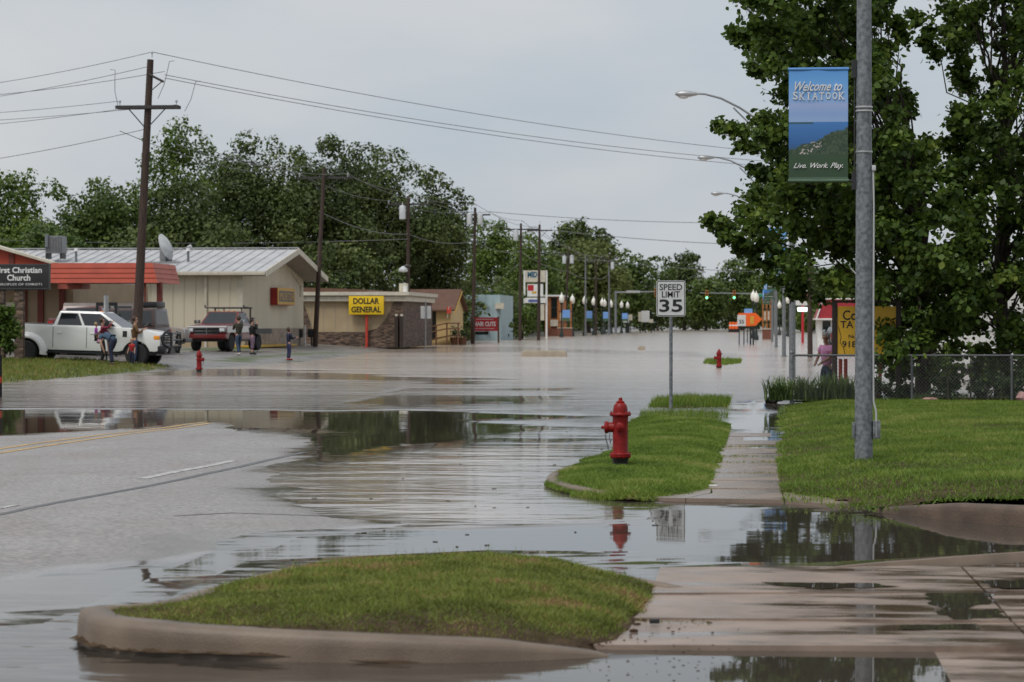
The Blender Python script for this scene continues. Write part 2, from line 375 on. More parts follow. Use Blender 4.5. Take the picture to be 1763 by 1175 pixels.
def ripple(X, Y):
    r = np.full(X.shape, .85)+.15*vnoise(X, Y, .25, 8)
    for i, q in enumerate(CALM):
        w = .25 if i in (2, 3, 4, 5) else 2.2
        s = sdist(q, X, Y)+w*.5*vnoise(X, Y*.4, .7, 6)+(0 if w < 1 else 2.2*vnoise(X*.35, Y, .5, 16)*np.clip((Y-38)/8, 0, 1))
        r = np.minimum(r, np.clip(.5-s/w, [.08, .25, .1, .08, .06, .16, .45][i], 1)) if True else r
    for q in STREAK: r = np.where(sdist(q, X, Y) > 0, np.minimum(r, .5+.4*vnoise(X, Y*.6, .5, 9)), r)
    return np.clip(np.where(Y < 36, np.minimum(r, .5), r*np.interp(Y, [36, 52, 75], [1, 1.15, 1.75])), .04, 2)
NEARMUD = wpoly([(430, 830), (560, 800), (760, 770), (1000, 765), (960, 815), (940, 850), (1040, 900), (700, 912), (560, 890)])
def mud(X, Y): return np.clip(np.maximum(np.clip((Y-44)/45, 0, 1), 1.0*np.clip(sdist(NEARMUD, X, Y)/1.2+.3, 0, 1)), 0, 1)
def flood_water():
    m = bpy.data.materials.new('muddy_flood_water'); m.use_nodes = True; nt = m.node_tree; N = nt.nodes; L = nt.links
    p = N['Principled BSDF']; mc = N.new('ShaderNodeMix'); mc.data_type = 'RGBA'; mc.inputs['A'].default_value = (.055, .046, .037, 1); mc.inputs['B'].default_value = (.36, .30, .25, 1); L.new(attr_mix(m, 'mud'), mc.inputs['Factor']); L.new(mc.outputs['Result'], p.inputs['Base Color']); p.inputs['IOR'].default_value = 1.33
    rip = attr_mix(m, 'ripple'); geo = N.new('ShaderNodeNewGeometry')
    def noise(sc, st, det, dist=0):
        mp = N.new('ShaderNodeMapping'); mp.inputs['Scale'].default_value = st; mp.inputs['Rotation'].default_value = (0, 0, .12); L.new(geo.outputs['Position'], mp.inputs[0])
        n = N.new('ShaderNodeTexNoise'); n.inputs['Scale'].default_value = sc; n.inputs['Detail'].default_value = det; n.inputs['Distortion'].default_value = dist; L.new(mp.outputs[0], n.inputs['Vector']); return n.outputs['Fac']
    def mth(op, x, y):
        q = N.new('ShaderNodeMath'); q.operation = op
        for i, s in enumerate((x, y)):
            if isinstance(s, (int, float)): q.inputs[i].default_value = s
            else: L.new(s, q.inputs[i])
        return q.outputs[0]
    a = noise(1.0, (.22, .5, 1), 2, .3); b = noise(1.0, (.8, 1.7, 1), 2, .4); c = noise(1, (3, 6, 1), 2, .2); w = noise(1, (.025, .13, 1), 3, .3)
    hsum = mth('ADD', mth('ADD', mth('MULTIPLY', a, .075), mth('MULTIPLY', b, .05)), mth('MULTIPLY', c, .014))
    wind = N.new('ShaderNodeMapRange'); wind.inputs['From Min'].default_value = .36; wind.inputs['From Max'].default_value = .58; wind.inputs['To Min'].default_value = .45; wind.inputs['To Max'].default_value = 1.25; L.new(w, wind.inputs['Value'])
    amp = mth('MULTIPLY', mth('POWER', rip, 1.7), wind.outputs[0])
    hgt = mth('MULTIPLY', hsum, amp)
    bm_ = N.new('ShaderNodeBump'); bm_.inputs['Strength'].default_value = 1; bm_.inputs['Distance'].default_value = 1.0; L.new(hgt, bm_.inputs['Height']); L.new(bm_.outputs[0], p.inputs['Normal'])
    mr = N.new('ShaderNodeMapRange'); mr.inputs['To Min'].default_value = .012; mr.inputs['To Max'].default_value = .15; L.new(rip, mr.inputs['Value']); L.new(mr.outputs[0], p.inputs['Roughness'])
    return m
M['water'] = flood_water()
wx = np.concatenate([np.linspace(-90, -46, 8), np.arange(-44, 6, .4), np.linspace(6.4, 60, 20), np.linspace(66, 110, 4)])
wy = np.concatenate([np.arange(6, 50, .25), np.arange(50, 130, .5), np.arange(132, 300, 4), np.linspace(310, 740, 30)])
WATER = link('water', grid_mesh('water', wx, wy, lambda X, Y: X*0, {'ripple': ripple, 'mud': mud}), M['water']); tag(WATER, kind='structure')

# ================================================================== kerbs, concrete, lawns
M['concrete'] = pbr('wet_brown_concrete', (.30, .235, .185), .5, (.19, .145, .112), 2.2, 7, .003, 60, contrast=(.3, .68))
M['kerb'] = pbr('kerb_concrete', (.205, .152, .108), .5, (.125, .091, .064), 3.5, 10, .003, 120, contrast=(.3, .7))
M['soil'] = pbr('wet_soil', (.085, .058, .036), .95, (.045, .03, .019), 9, 6, .012, 30, spec=.1)
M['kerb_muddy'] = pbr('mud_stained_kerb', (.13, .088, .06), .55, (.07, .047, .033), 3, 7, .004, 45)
def kerb(name, path, hs, w=.16, hmat='kerb', flip=1, base=-.06):
    """rounded kerb swept along its outer foot; hs gives the height at each point"""
    P = [Vector((p[0], p[1], 0)) for p in path]; pts = []; H = []
    for i in range(len(P)-1):               # Catmull-Rom so that the kerb bends smoothly
        p0, p1, p2, p3 = P[max(i-1, 0)], P[i], P[i+1], P[min(i+2, len(P)-1)]; n = max(4, int((p2-p1).length/.08))
        for k in range(n):
            t = k/n; pts.append(.5*((2*p1)+(p2-p0)*t+(2*p0-5*p1+4*p2-p3)*t*t+(3*p1-p0-3*p2+p3)*t**3)); H.append(hs[i]*(1-t)+hs[i+1]*t)
    pts.append(P[-1]); H.append(hs[-1])
    prof = [(0, None), (.008, .5), (.014, .76), (.026, .91), (.046, .98), (.07, 1.0), (w, 1.0), (w, None)]
    V = []; Fc = []; k = len(prof)
    for j, (p, h) in enumerate(zip(pts, H)):
        t = pts[min(j+1, len(pts)-1)]-pts[max(j-1, 0)]; nrm = Vector((-t.y, t.x, 0)).normalized()*flip
        for d, f in prof:
            q = p+nrm*d; V.append((q.x, q.y, base if f is None else h*f+.003*float(vnoise(q.x, q.y, 3, 1))))
    for j in range(len(pts)-1):
        for i in range(k-1): Fc.append((j*k+i, (j+1)*k+i, (j+1)*k+i+1, j*k+i+1))
    o = link(name, np_mesh(name, np.array(V), np.array(Fc), smooth=True), M[hmat]); return tag(o, kind='structure')

def grass(name, poly, zf, dens, hgt, wid, m, parent=None, lean=.55, label=None, edge=.0, seg=2, thin=None, bare=0.15):
    P = np.array(poly); lo, hi = P.min(0), P.max(0); n = int(dens*(hi-lo).prod())
    X = rng.uniform(lo[0], hi[0], n); Y = rng.uniform(lo[1], hi[1], n)
    s = sdist(poly, X, Y)+edge*vnoise(X, Y, 3, 12)+edge*.6; keep = s > 0
    patch = vnoise(X, Y, 1.1, 21)*.6+vnoise(X, Y, 3.3, 22)*.4
    keep &= rng.random(n) > np.clip(bare-.65*patch, 0, .9)
    if thin is not None: keep &= rng.random(n) < thin(X, Y)
    X, Y, patch, s = X[keep], Y[keep], patch[keep], s[keep]; n = len(X)
    h = hgt*rng.uniform(.45, 1.25, n)*(1+.35*patch)*np.clip(.55+s*2.5, .5, 1); a = rng.uniform(0, 2*np.pi, n); ln = lean*rng.uniform(.1, 1.2, n)*h
    la = rng.uniform(0, 2*np.pi, n); dx, dy = np.cos(a)*wid/2, np.sin(a)*wid/2; lx, ly = np.cos(la)*ln, np.sin(la)*ln
    Z = zf(X, Y)-.01
    if seg == 2:
        V = np.stack([np.stack([X-dx, Y-dy, Z], -1), np.stack([X+dx, Y+dy, Z], -1),
                      np.stack([X+dx*.75+lx*.4, Y+dy*.75+ly*.4, Z+h*.62], -1), np.stack([X-dx*.75+lx*.4, Y-dy*.75+ly*.4, Z+h*.62], -1), np.stack([X+lx, Y+ly, Z+h], -1)], 1)
        i = np.arange(n)[:, None]*5; Fc = np.concatenate([i+np.array([[0, 1, 2]]), i+np.array([[0, 2, 3]]), i+np.array([[3, 2, 4]])]); k = 5
    else:
        V = np.stack([np.stack([X-dx, Y-dy, Z], -1), np.stack([X+dx, Y+dy, Z], -1), np.stack([X+lx, Y+ly, Z+h], -1)], 1)
        i = np.arange(n)[:, None]*3; Fc = i+np.array([[0, 1, 2]]); k = 3
    tint = np.clip(rng.uniform(0, 1, n)*.75+.25*patch+.15, 0, 1)
    o = link(name, np_mesh(name, V.reshape(-1, 3), Fc, {'tint': np.repeat(tint, k)}), m, parent)
    return tag(o, label, 'grass', kind='stuff')
M['grass'] = leafmat('lawn_grass', (.085, .145, .018), (.20, .295, .04), (.31, .32, .09), .38, 1.1, cpos=.84, nw=1.7)
M['grass_brown'] = leafmat('rough_grass', (.11, .135, .022), (.25, .285, .055), (.34, .22, .10), .35, 2.2, cpos=.80, nw=2.0)
def lawn(name, poly, zf, step, m='soil', inn=-.02):
    P = np.array(poly); lo, hi = P.min(0), P.max(0)
    o = link(name, grid_mesh(name, np.arange(lo[0], hi[0]+step, step), np.arange(lo[1], hi[1]+step, step), zf, keep=lambda X, Y: sdist(poly, X, Y) > inn), M[m]); return tag(o, kind='structure')

# ---- foreground island
FRONT = [gp(140, 1098), gp(142, 1110), gp(165, 1121), gp(260, 1130), gp(480, 1140), gp(700, 1142), gp(860, 1140), gp(960, 1136), gp(1050, 1132)]
BACK = [gp(u, v, .18)+Vector((0, .14, 0)) for u, v in [(1185, 978), (1000, 957), (850, 949), (650, 956), (500, 970), (350, 1006), (250, 1036)]]
KP = [(p.x, p.y) for p in BACK+FRONT]
kerb('kerb', KP, [.05, .10, .13, .15, .155, .16, .17]+[.17, .17, .17, .165, .15, .125, .1, .06, .01])
ISL = [(p.x, p.y) for p in BACK]+[(p.x, p.y) for p in FRONT[:-1]]+[(gp(1090, 1112).x, gp(1090, 1112).y), (gp(1140, 1066).x, gp(1140, 1066).y), (gp(1176, 1018).x, gp(1176, 1018).y)]
RE = [(p.x, p.y) for p in (gp(1040, 1130), gp(1090, 1112), gp(1140, 1066), gp(1176, 1018), gp(1185, 985))]
def right_edge(X, Y):
    d = np.full(np.shape(X), 1e9)
    for a_, b2 in zip(RE, RE[1:]):
        ex, ey = b2[0]-a_[0], b2[1]-a_[1]; t_ = np.clip(((X-a_[0])*ex+(Y-a_[1])*ey)/(ex*ex+ey*ey), 0, 1); d = np.minimum(d, np.hypot(X-a_[0]-t_*ex, Y-a_[1]-t_*ey))
    return d
def isl_z(X, Y):
    s = np.clip(sdist(ISL, X, Y), 0, 1); z = .150+.035*np.minimum(s/.6, 1)+.012*vnoise(X, Y, 2.2, 3); re = right_edge(X, Y)
    z = np.minimum(z, .045+.16*re+.012*vnoise(X, Y, 5, 7)); z = np.minimum(z, np.interp(X, [-2.6, -1.7, -.95, -.6], [.165, .115, .055, .03])+.3*np.clip(s-.12, 0, 1))
    return z
lawn('lawn', ISL, lambda X, Y: isl_z(X, Y)-.12*np.clip(1-sdist(ISL, X, Y)/.1, 0, 1), .045)
ISG = [tuple(p) for p in ISL]
def inset(X, Y): return np.clip((sdist(ISL, X, Y)-.105+.02*vnoise(X, Y, 4, 31)-.05*np.exp(-right_edge(X, Y)/.3)*vnoise(X, Y, 6, 32))*16, 0, 1)
grass('lawn_grass', ISL, isl_z, 13000, .034, .0066, M['grass_brown'], label='short green and straw coloured grass on the kerbed foreground island', thin=inset, lean=1.35)
grass('tall_grass', ISL, isl_z, 90, .085, .005, M['grass'], label='taller loose grass stems scattered on the foreground island', thin=inset, lean=.5)

# ---- hydrant verge and walk
HYD = [(p.x, p.y) for p in (gp(u, v, .05) for u, v in [(940, 832), (975, 842), (1040, 852), (1105, 856), (1150, 851), (1222, 842), (1226, 812), (1240, 788), (1236, 770), (1252, 752), (1254, 728), (1170, 722), (1110, 716), (1090, 722), (1080, 745), (1060, 772), (1005, 792), (960, 812)])]
def hyd_z(X, Y): return np.clip(.02+.14*sdist(HYD, X, Y), -.05, .085)+.012*vnoise(X, Y, 2, 4)
lawn('lawn', HYD, hyd_z, .08, inn=.06)
GRS = 1.0
grass('verge_grass', HYD, hyd_z, 7000, .055, .009, M['grass'], lean=1.3, label='bright green grass round the near red hydrant', edge=.08, bare=.15, thin=lambda X, Y: 1-.85*np.exp(-((Y-31.4-.25*X)/.14)**2)-.8*np.exp(-((Y-34.6-.2*X)/.22)**2))
PATCH = [(p.x, p.y) for p in (gp(u, v, .03) for u, v in [(1125, 692), (1180, 684), (1252, 688), (1255, 697), (1180, 700), (1130, 699)])]
lawn('lawn', PATCH, lambda X, Y: np.clip(.06*sdist(PATCH, X, Y), -.05, .03), .25)
grass('verge_grass', PATCH, lambda X, Y: X*0+.01, 700, .15, .014, M['grass'], label='strip of grass standing in water behind the speed limit sign', edge=.3, seg=1)
PATCH2 = [(p.x, p.y) for p in (gp(u, v, .02) for u, v in [(1110, 716), (1105, 708), (1180, 707), (1254, 713), (1200, 722)])]
grass('verge_grass', PATCH2, lambda X, Y: X*0-.02, 500, .15, .012, M['grass'], label='thin grass poking through water at the sign foot', edge=.3, seg=1)
kerb('kerb', [(p.x, p.y) for p in (gp(u, v) for u, v in [(1000, 800), (955, 816), (940, 830), (945, 838), (975, 848), (1040, 858), (1110, 861)])], [.03, .05, .07, .075, .07, .06, .03], .12)
PATCH3 = [(p.x, p.y) for p in (gp(u, v, .02) for u, v in [(1212, 624), (1230, 619), (1270, 620), (1276, 624), (1240, 628)])]
lawn('lawn', PATCH3, lambda X, Y: np.clip(.04*sdist(PATCH3, X, Y), -.05, .03), .5)
grass('verge_grass', PATCH3, lambda X, Y: X*0, 160, .16, .03, M['grass'], label='tiny islet of grass beside the far right hydrant', edge=.3, seg=1)

# ---- walk slabs, each its own piece
WALK = tag(bpy.data.objects.new('sidewalk', None), kind='structure'); C.objects.link(WALK)
def slab_piece(name, poly, zt, parent, m, th=.12, gap=.012, tilt=0, nseg=None):
    c = np.mean(poly, 0); mb = MB()
    q = [(p[0]+(c[0]-p[0])*gap/max(np.hypot(*(c-p)), .1), p[1]+(c[1]-p[1])*gap/max(np.hypot(*(c-p)), .1)) for p in np.array(poly)]
    n = len(q); top = [(x, y, zt+tilt*(x-c[0])) for x, y in q]; bot = [(x, y, zt-th) for x, y in q]
    mb._add(top+bot, [tuple(range(n))]+[(i, i+n, (i+1) % n+n, (i+1) % n) for i in range(n)])
    return mb.build(name, m, parent, smooth=0)
M['wet_slab'] = pbr('wet_slab', (.27, .205, .16), .4, (.165, .125, .098), 1.6, 7, .0015, 60, contrast=(.32, .66), rough2=.12)
yy = 25.0; k = 0
while yy < 46:
    L_ = 1.22; x0, x1 = -.47+.03*math.sin(k*1.7), .42+.04*math.cos(k*2.1)
    slab_piece('slab', [(x0, yy), (x1, yy), (x1, yy+L_), (x0, yy+L_)], .045-.0042*(yy-25)+random.uniform(-.012, .010), WALK, M['wet_slab'], tilt=random.uniform(-.012, .012)); yy += L_; k += 1
APR = [[(1105, 857), (1170, 846), (1225, 841), (1225, 850), (1180, 859)], [(1225, 841), (1345, 840), (1350, 862), (1260, 860), (1180, 859), (1225, 850)], [(1345, 840), (1420, 850), (1500, 871), (1440, 870), (1350, 862)]]
APRON = tag(bpy.data.objects.new('crossing_apron', None), kind='structure'); C.objects.link(APRON)
for q in APR: slab_piece('slab', [(gp(u, v, .03).x, gp(u, v, .03).y) for u, v in q], .035, APRON, M['wet_slab'])

# ---- right lawn
RL = [(p.x, p.y) for p in (gp(u, v, .06) for u, v in [(1345, 842), (1420, 852), (1500, 871), (1560, 874), (1660, 870), (1763, 869), (1900, 868)])]
RL += [(9.5, 22.5), (9.5, 50.4), (.62, 50.4), (.42, 40.5), (.5, 38), (.42, 36)]
def rl_z(X, Y):
    s = np.clip(sdist(RL, X, Y), -.2, 5); z = .05+.12*np.minimum(np.maximum(s, 0), .9)+.02*np.clip(s-1, 0, 3)
    z = z+.10*np.clip((X-1.2)/.5, 0, 1)*np.clip(1-(Y-22)/4, 0, 1)
    return z+.015*vnoise(X, Y, .9, 6)-.05*np.exp(-((Y-36.6)/.18)**2)*(X > .6)
lawn('lawn', RL, rl_z, .12, inn=.08)
grass('lawn_grass', RL, rl_z, 1750, .05, .0135, M['grass'], lean=1.4, label='mown wet green lawn between the light pole and the fence', edge=.12, seg=1, bare=.05, thin=lambda X, Y: np.clip(1.25-np.abs(X-3.0)/11-(Y-22)/90, .3, 1)*(1-.8*np.exp(-((Y-36.6)/.14)**2)))
CLV = [(p.x, p.y) for p in (gp(u, v, .12) for u, v in [(1345, 845), (1500, 868), (1763, 865), (1763, 760), (1345, 775)])]
grass('clover_patch', CLV, rl_z, 420, .045, .016, M['grass'], label='broad leaved clover mixed into the lawn near the kerb', edge=.2, seg=1, lean=1.2, bare=.45)
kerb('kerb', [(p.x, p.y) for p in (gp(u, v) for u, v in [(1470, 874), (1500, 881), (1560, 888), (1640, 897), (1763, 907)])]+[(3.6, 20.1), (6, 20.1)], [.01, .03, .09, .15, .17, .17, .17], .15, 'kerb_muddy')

# ---- driveway slabs
DRV = tag(bpy.data.objects.new('driveway', None), kind='structure'); C.objects.link(DRV)
def dslab(q, z=.03):
    P = [(gp(u, v, z).x, gp(u, v, z).y) for u, v in q]
    return P
M['drive'] = pbr('wet_driveway', (.32, .238, .185), .42, (.20, .148, .115), 2.5, 7, .0012, 70, contrast=(.3, .68))
def wet_streaks(m, lo=.50, hi=.66):
    """standing film of water: smooth and a little darker where the water lies"""
    nt = m.node_tree; N = nt.nodes; L = nt.links; p = N['Principled BSDF']
    geo = N.new('ShaderNodeNewGeometry'); mp = N.new('ShaderNodeMapping'); mp.inputs['Scale'].default_value = (.55, 2.1, 1); L.new(geo.outputs['Position'], mp.inputs[0])
    n = N.new('ShaderNodeTexNoise'); n.inputs['Scale'].default_value = 1.5; n.inputs['Detail'].default_value = 7; n.inputs['Roughness'].default_value = .62; L.new(mp.outputs[0], n.inputs['Vector'])
    sx = N.new('ShaderNodeSeparateXYZ'); L.new(geo.outputs['Position'], sx.inputs[0])
    ad = N.new('ShaderNodeMath'); ad.operation = 'MULTIPLY_ADD'; ad.inputs[1].default_value = .07; L.new(sx.outputs['X'], ad.inputs[0]); L.new(n.outputs['Fac'], ad.inputs[2])
    mr = N.new('ShaderNodeMapRange'); mr.inputs['From Min'].default_value = lo; mr.inputs['From Max'].default_value = hi; L.new(ad.outputs[0], mr.inputs['Value']); f = mr.outputs[0]
    rr = N.new('ShaderNodeMapRange'); rr.inputs['To Min'].default_value = .4; rr.inputs['To Max'].default_value = .03; L.new(f, rr.inputs['Value']); L.new(rr.outputs[0], p.inputs['Roughness'])
    old = p.inputs['Base Color'].links[0].from_socket; mx = N.new('ShaderNodeMix'); mx.data_type = 'RGBA'; mx.blend_type = 'MULTIPLY'; L.new(f, mx.inputs['Factor']); L.new(old, mx.inputs['A']); mx.inputs['B'].default_value = (.42, .40, .38, 1)
    L.new(mx.outputs['Result'], p.inputs['Base Color'])
    b = p.inputs['Normal'].links[0].from_node; iv = N.new('ShaderNodeMath'); iv.operation = 'SUBTRACT'; iv.inputs[0].default_value = 1; L.new(f, iv.inputs[1]); L.new(iv.outputs[0], b.inputs['Strength'])
wet_streaks(M['drive'])
rows = [(977, 974, 960), (1021, 1020, 1018), (1062, 1068, 1074), (1109, 1112, 1116), (1215, 1215, 1215)]   # joint heights at x = 1100, 1650, 1900
def jv(r, u): return float(np.interp(u, [1060, 1650, 1900], rows[r]))
for r in range(4):
    zt = [.05, .042, .03, -.004][r]
    ul0, ul1 = [(1135, 1120), (1085, 1060), (1040, 1020), (1000, 900)][r]
    um0, um1 = [(1652, 1697), (1697, 1741), (1741, 1785), (1785, 1880)][r]
    slab_piece('slab', dslab([(ul0, jv(r, ul0)), (um0, jv(r, um0)), (um1, jv(r+1, um1)), (ul1, jv(r+1, ul1))], zt), zt, DRV, M['drive'], gap=.008, tilt=[.0, .004, .004, .006][r])
    slab_piece('slab', dslab([(um0, jv(r, um0)), (2300, jv(r, 1900)-8), (2300, jv(r+1, 1900)), (um1, jv(r+1, um1))], zt), zt+.006, DRV, M['drive'], gap=.01, tilt=.003)
lip = [(p.x, p.y) for p in (gp(u, v, .05) for u, v in [(1395, 978), (1500, 970), (1620, 962), (1763, 952), (1960, 940)])]
kerb('kerb', lip, [.05, .06, .065, .07, .07], .12, flip=-1)
for (u0, v0, u1, v1) in ((1060, 1064, 1235, 1073), (1230, 1019, 1320, 1019), (1640, 962, 1720, 955)):
    a, b_ = gp(u0, v0, .04), gp(u1, v1, .04)
    grass('joint_weeds', [(a.x, a.y-.05), (b_.x, b_.y-.05), (b_.x, b_.y+.05), (a.x, a.y+.06)], lambda X, Y: X*0+.035, 900, .04 if u0 != 1640 else .10, .006, M['grass_brown'], label={1060: 'low weeds growing out of the slab joint beside the island', 1230: 'small weed sprouting in the middle of the wet driveway', 1640: 'dry yellow weed tuft on the far lip of the driveway'}[u0], seg=1, bare=.5)
# clods and bits of washed-up dirt
def clods(name, poly, n, smin, smax, z, label):
    P = np.array(poly); lo, hi = P.min(0), P.max(0); mb = MB(); k = 0
    while k < n:
        x, y = rng.uniform(lo[0], hi[0]), rng.uniform(lo[1], hi[1])
        if sdist(poly, x, y) > 0:
            s = smin+(smax-smin)*rng.random()**3; mb.ball((x, y, z+s*.2), s, 3, (1.4, 1, .6)); k += 1
    return tag(mb.build(name, M['soil']), label, 'debris', kind='stuff')
clods('mud_specks', [(gp(u, v).x, gp(u, v).y) for u, v in [(1000, 1170), (1080, 1090), (1150, 1065), (1260, 1080), (1300, 1120), (1400, 1175)]], 70, .003, .009, .032, 'specks of mud and gravel on wet driveway beside the island')
clods('mud_clods', [(gp(u, v).x, gp(u, v).y) for u, v in [(820, 1105), (1040, 1130), (1090, 1110), (1120, 1070), (1085, 1060), (1050, 1095)]], 50, .006, .02, .03, 'dark soil crumbling from the island corner onto concrete')
tag(MB().box((*gp(1127, 1073, .04).xy, .05), (.055, .03, .025), rz=.2).build('wood_chip', M['dark'], bevel=.004), 'small black chip lying at the grass edge of the driveway', 'debris')
tag(MB().b(gp(1222, 840).x, gp(1236, 840).x, 25.2, 25.24, .05, .062).build('litter_scrap', M['white']), 'small white paper scrap lying on the walk apron', 'litter')

BNK = [(p.x, p.y) for p in (gp(u, v, z) for u, v, z in [(-60, 664, .02), (0, 656, .03), (120, 649, .03), (232, 640, .04), (268, 632, .08), (240, 629, .15), (150, 622, .25), (30, 621, .3), (-60, 622, .3)])]
grass('bank_grass', BNK, ground_z, 130, .13, .03, M['grass_brown'], label='grassy bank at the left where the people stand', seg=1, edge=.5, bare=.1)

# ---- thin puddles on the concrete and drifting litter
def puddle(q, z):
    P = [(gp(u, v, z).x, gp(u, v, z).y) for u, v in q]; c = np.mean(P, 0); n = 72; V = [(c[0], c[1], z)]
    for i in range(n):
        a = 2*math.pi*i/n; d = np.array([math.cos(a), math.sin(a)]); r = 0.
        while sdist(P, *(c+d*(r+.02))) > 0 and r < 4: r += .02
        r *= 1+.10*math.sin(5*a+c[0]*9)+.06*math.sin(11*a+c[1]*5); V.append((c[0]+d[0]*r, c[1]+d[1]*r, z))
    Fc = [(0, 1+i, 1+(i+1) % n) for i in range(n)]
    o = link('puddle', np_mesh('puddle', np.array(V), np.array(Fc), {'ripple': np.full(n+1, .05), 'mud': np.zeros(n+1)}), M['water']); return tag(o, kind='structure')
for q, z in (([(1590, 1022), (1650, 1012), (1705, 1020), (1708, 1042), (1640, 1050), (1595, 1038)], .0475), ([(1600, 1050), (1720, 1048), (1735, 1064), (1640, 1066)], .0478), ([(1540, 1076), (1690, 1074), (1680, 1084), (1560, 1084)], .0365), ([(1300, 1002), (1500, 1004), (1560, 1010), (1400, 1014)], .0545), ([(1690, 1000), (1800, 996), (1820, 1012), (1720, 1014)], .0615)):
    puddle(q, z)
db = MB()
for _ in range(45):
    u, v = rng.uniform(420, 1330), rng.uniform(655, 960); p = gp(u, v)
    if sdist(DRYW, p.x, p.y) > -.1 or sdist(ISL, p.x, p.y) > -.2 or sdist(HYD, p.x, p.y) > -.2 or p.x > -.5: continue
    L_ = rng.uniform(.02, .06); db.box((p.x, p.y, .004), (L_, rng.uniform(.006, .015), .005), rz=rng.uniform(0, 3.1))
tag(db.build('floating_litter', M['soil'], smooth=0), 'bits of leaf and twig drifting on the flood water', 'debris', kind='stuff')

for i, y_ in enumerate((27.5, 29.9, 31.2, 33.6)):
    grass('joint_grass', [(-.5, y_), (.1+.3*(i % 2), y_+.03), (.45, y_+.12), (.45, y_+.28), (-.2, y_+.2), (-.5, y_+.16)], lambda X, Y: X*0+.03, 1500, .04, .01, M['grass_brown'], label=['muddy grass strip across the walk nearest the camera', 'second muddy grass strip across the walk', 'third muddy grass strip across the walk', 'farthest muddy grass strip across the walk'][i], seg=1, bare=.35, edge=.05)
# ================================================================== hydrants
M['hyd_red'] = pbr('hydrant_red', (.26, .012, .010), .42, (.17, .008, .008), 14, 5, .0012, 60, spec=.25)
def make_hydrant(label, group):
    t = thing('fire_hydrant', label, 'hydrant', group=group); r = M['hyd_red']
    MB().lathe([(.085, -.06), (.092, .02), (.088, .05), (.10, .085), (.10, .097)], 20).build('base_pipe', M['black'], t)
    b = MB().lathe([(.12, .0975), (.124, .105), (.124, .117), (.12, .121), (.124, .126), (.124, .14), (.118, .147), (.095, .15), (.09, .17), (.089, .40), (.091, .55), (.094, .575), (.105, .585)], 28).build('barrel', r, t)
    for i in range(8):
        a = math.pi/8+i*math.pi/4; MB().cyl((.112*math.cos(a), .112*math.sin(a), .088), (.112*math.cos(a), .112*math.sin(a), .158), .009, n=6).build('bolt', r, b)
    c = MB().lathe([(.122, .586), (.128, .592), (.128, .606), (.12, .618), (.088, .622), (.086, .64), (.084, .67), (.074, .705), (.055, .728), (.045, .734), (.048, .742), (.048, .75), (.03, .755), (.022, .762), (.02, .79), (.001, .792)], 28).build('bonnet', r, t)
    for i in range(5):
        a = i*2*math.pi/5; MB().cyl((.02*math.cos(a), .02*math.sin(a), .758), (.012*math.cos(a), .012*math.sin(a), .796), .010, .007, 5).build('operating_nut', r, c) if i == 0 else None
    for i in range(8):
        a = math.pi/8+i*math.pi/4; MB().cyl((.114*math.cos(a), .114*math.sin(a), .578), (.114*math.cos(a), .114*math.sin(a), .63), .009, n=6).build('bolt', r, c)
    n = MB().lathe([(.062, -.07), (.058, -.10), (.058, -.135), (.066, -.14), (.070, -.15), (.070, -.175), (.055, -.186), (.024, -.19), (.018, -.194), (.018, -.222), (.001, -.224)], 20, c=(0, 0, .447), axis='X').build('steamer_nozzle', r, t)
    for ang, dx in ((0, 1), (math.pi, -1)):
        s = MB().lathe([(.046, -.07), (.042, -.1), (.046, -.108), (.05, -.112), (.05, -.128), (.038, -.135), (.013, -.137), (.012, -.15), (.001, -.151)], 16, c=(0, 0, .455), axis='Y')
        if dx < 0: bmesh.ops.rotate(s.bm, verts=s.bm.verts, cent=(0, 0, 0), matrix=Matrix.Rotation(math.pi, 3, 'Z'))
        s.build('hose_nozzle', r, t)
    ch = MB(); pts = [(-.17, .0, .385), (-.172, .005, .33), (-.165, .01, .29), (-.152, .01, .26), (-.145, .01, .215), (-.14, .0, .18)]
    for p, q in zip(pts, pts[1:]):
        for k in range(3):
            m_ = Vector(p).lerp(Vector(q), k/3); ch.tube([m_+Vector((.006*math.cos(a), (.006 if k % 2 else .002)*math.sin(a), .010*math.sin(a+.3))) for a in np.linspace(0, 5.2, 6)], .0022, 4, closed=True)
    pts2 = [(-.118, -.05, .40), (-.125, -.05, .33), (-.112, -.05, .27), (-.104, -.05, .31)]
    for p, q in zip(pts2, pts2[1:]):
        for k in range(3):
            m_ = Vector(p).lerp(Vector(q), k/3); ch.tube([m_+Vector((.006*math.cos(a), .004*math.sin(a), .010*math.sin(a+.3))) for a in np.linspace(0, 5.2, 6)], .0022, 4, closed=True)
    tag(ch.build('cap_chain', M['dark'], t), kind='stuff')
    return t
HG = 'red fire hydrants'
hyd = make_hydrant('red fire hydrant with black foot standing on the near grass verge', HG)
p = gp(1068, 806, .07); hyd.location = (p.x, p.y, .095); hyd.scale = (.96, .96, .96)
h2 = copy_tree(hyd); h2['label'] = 'small red hydrant standing in water by a grass islet'; p = gp(1238, 634); h2.location = (p.x, p.y, -.05); h2.rotation_euler.z = .15
h3 = copy_tree(hyd); h3['label'] = 'bright red hydrant on the left bank in front of parked trucks'; p = gp(343, 641); h3.location = (p.x, p.y, 0); h3.rotation_euler.z = math.pi-.3

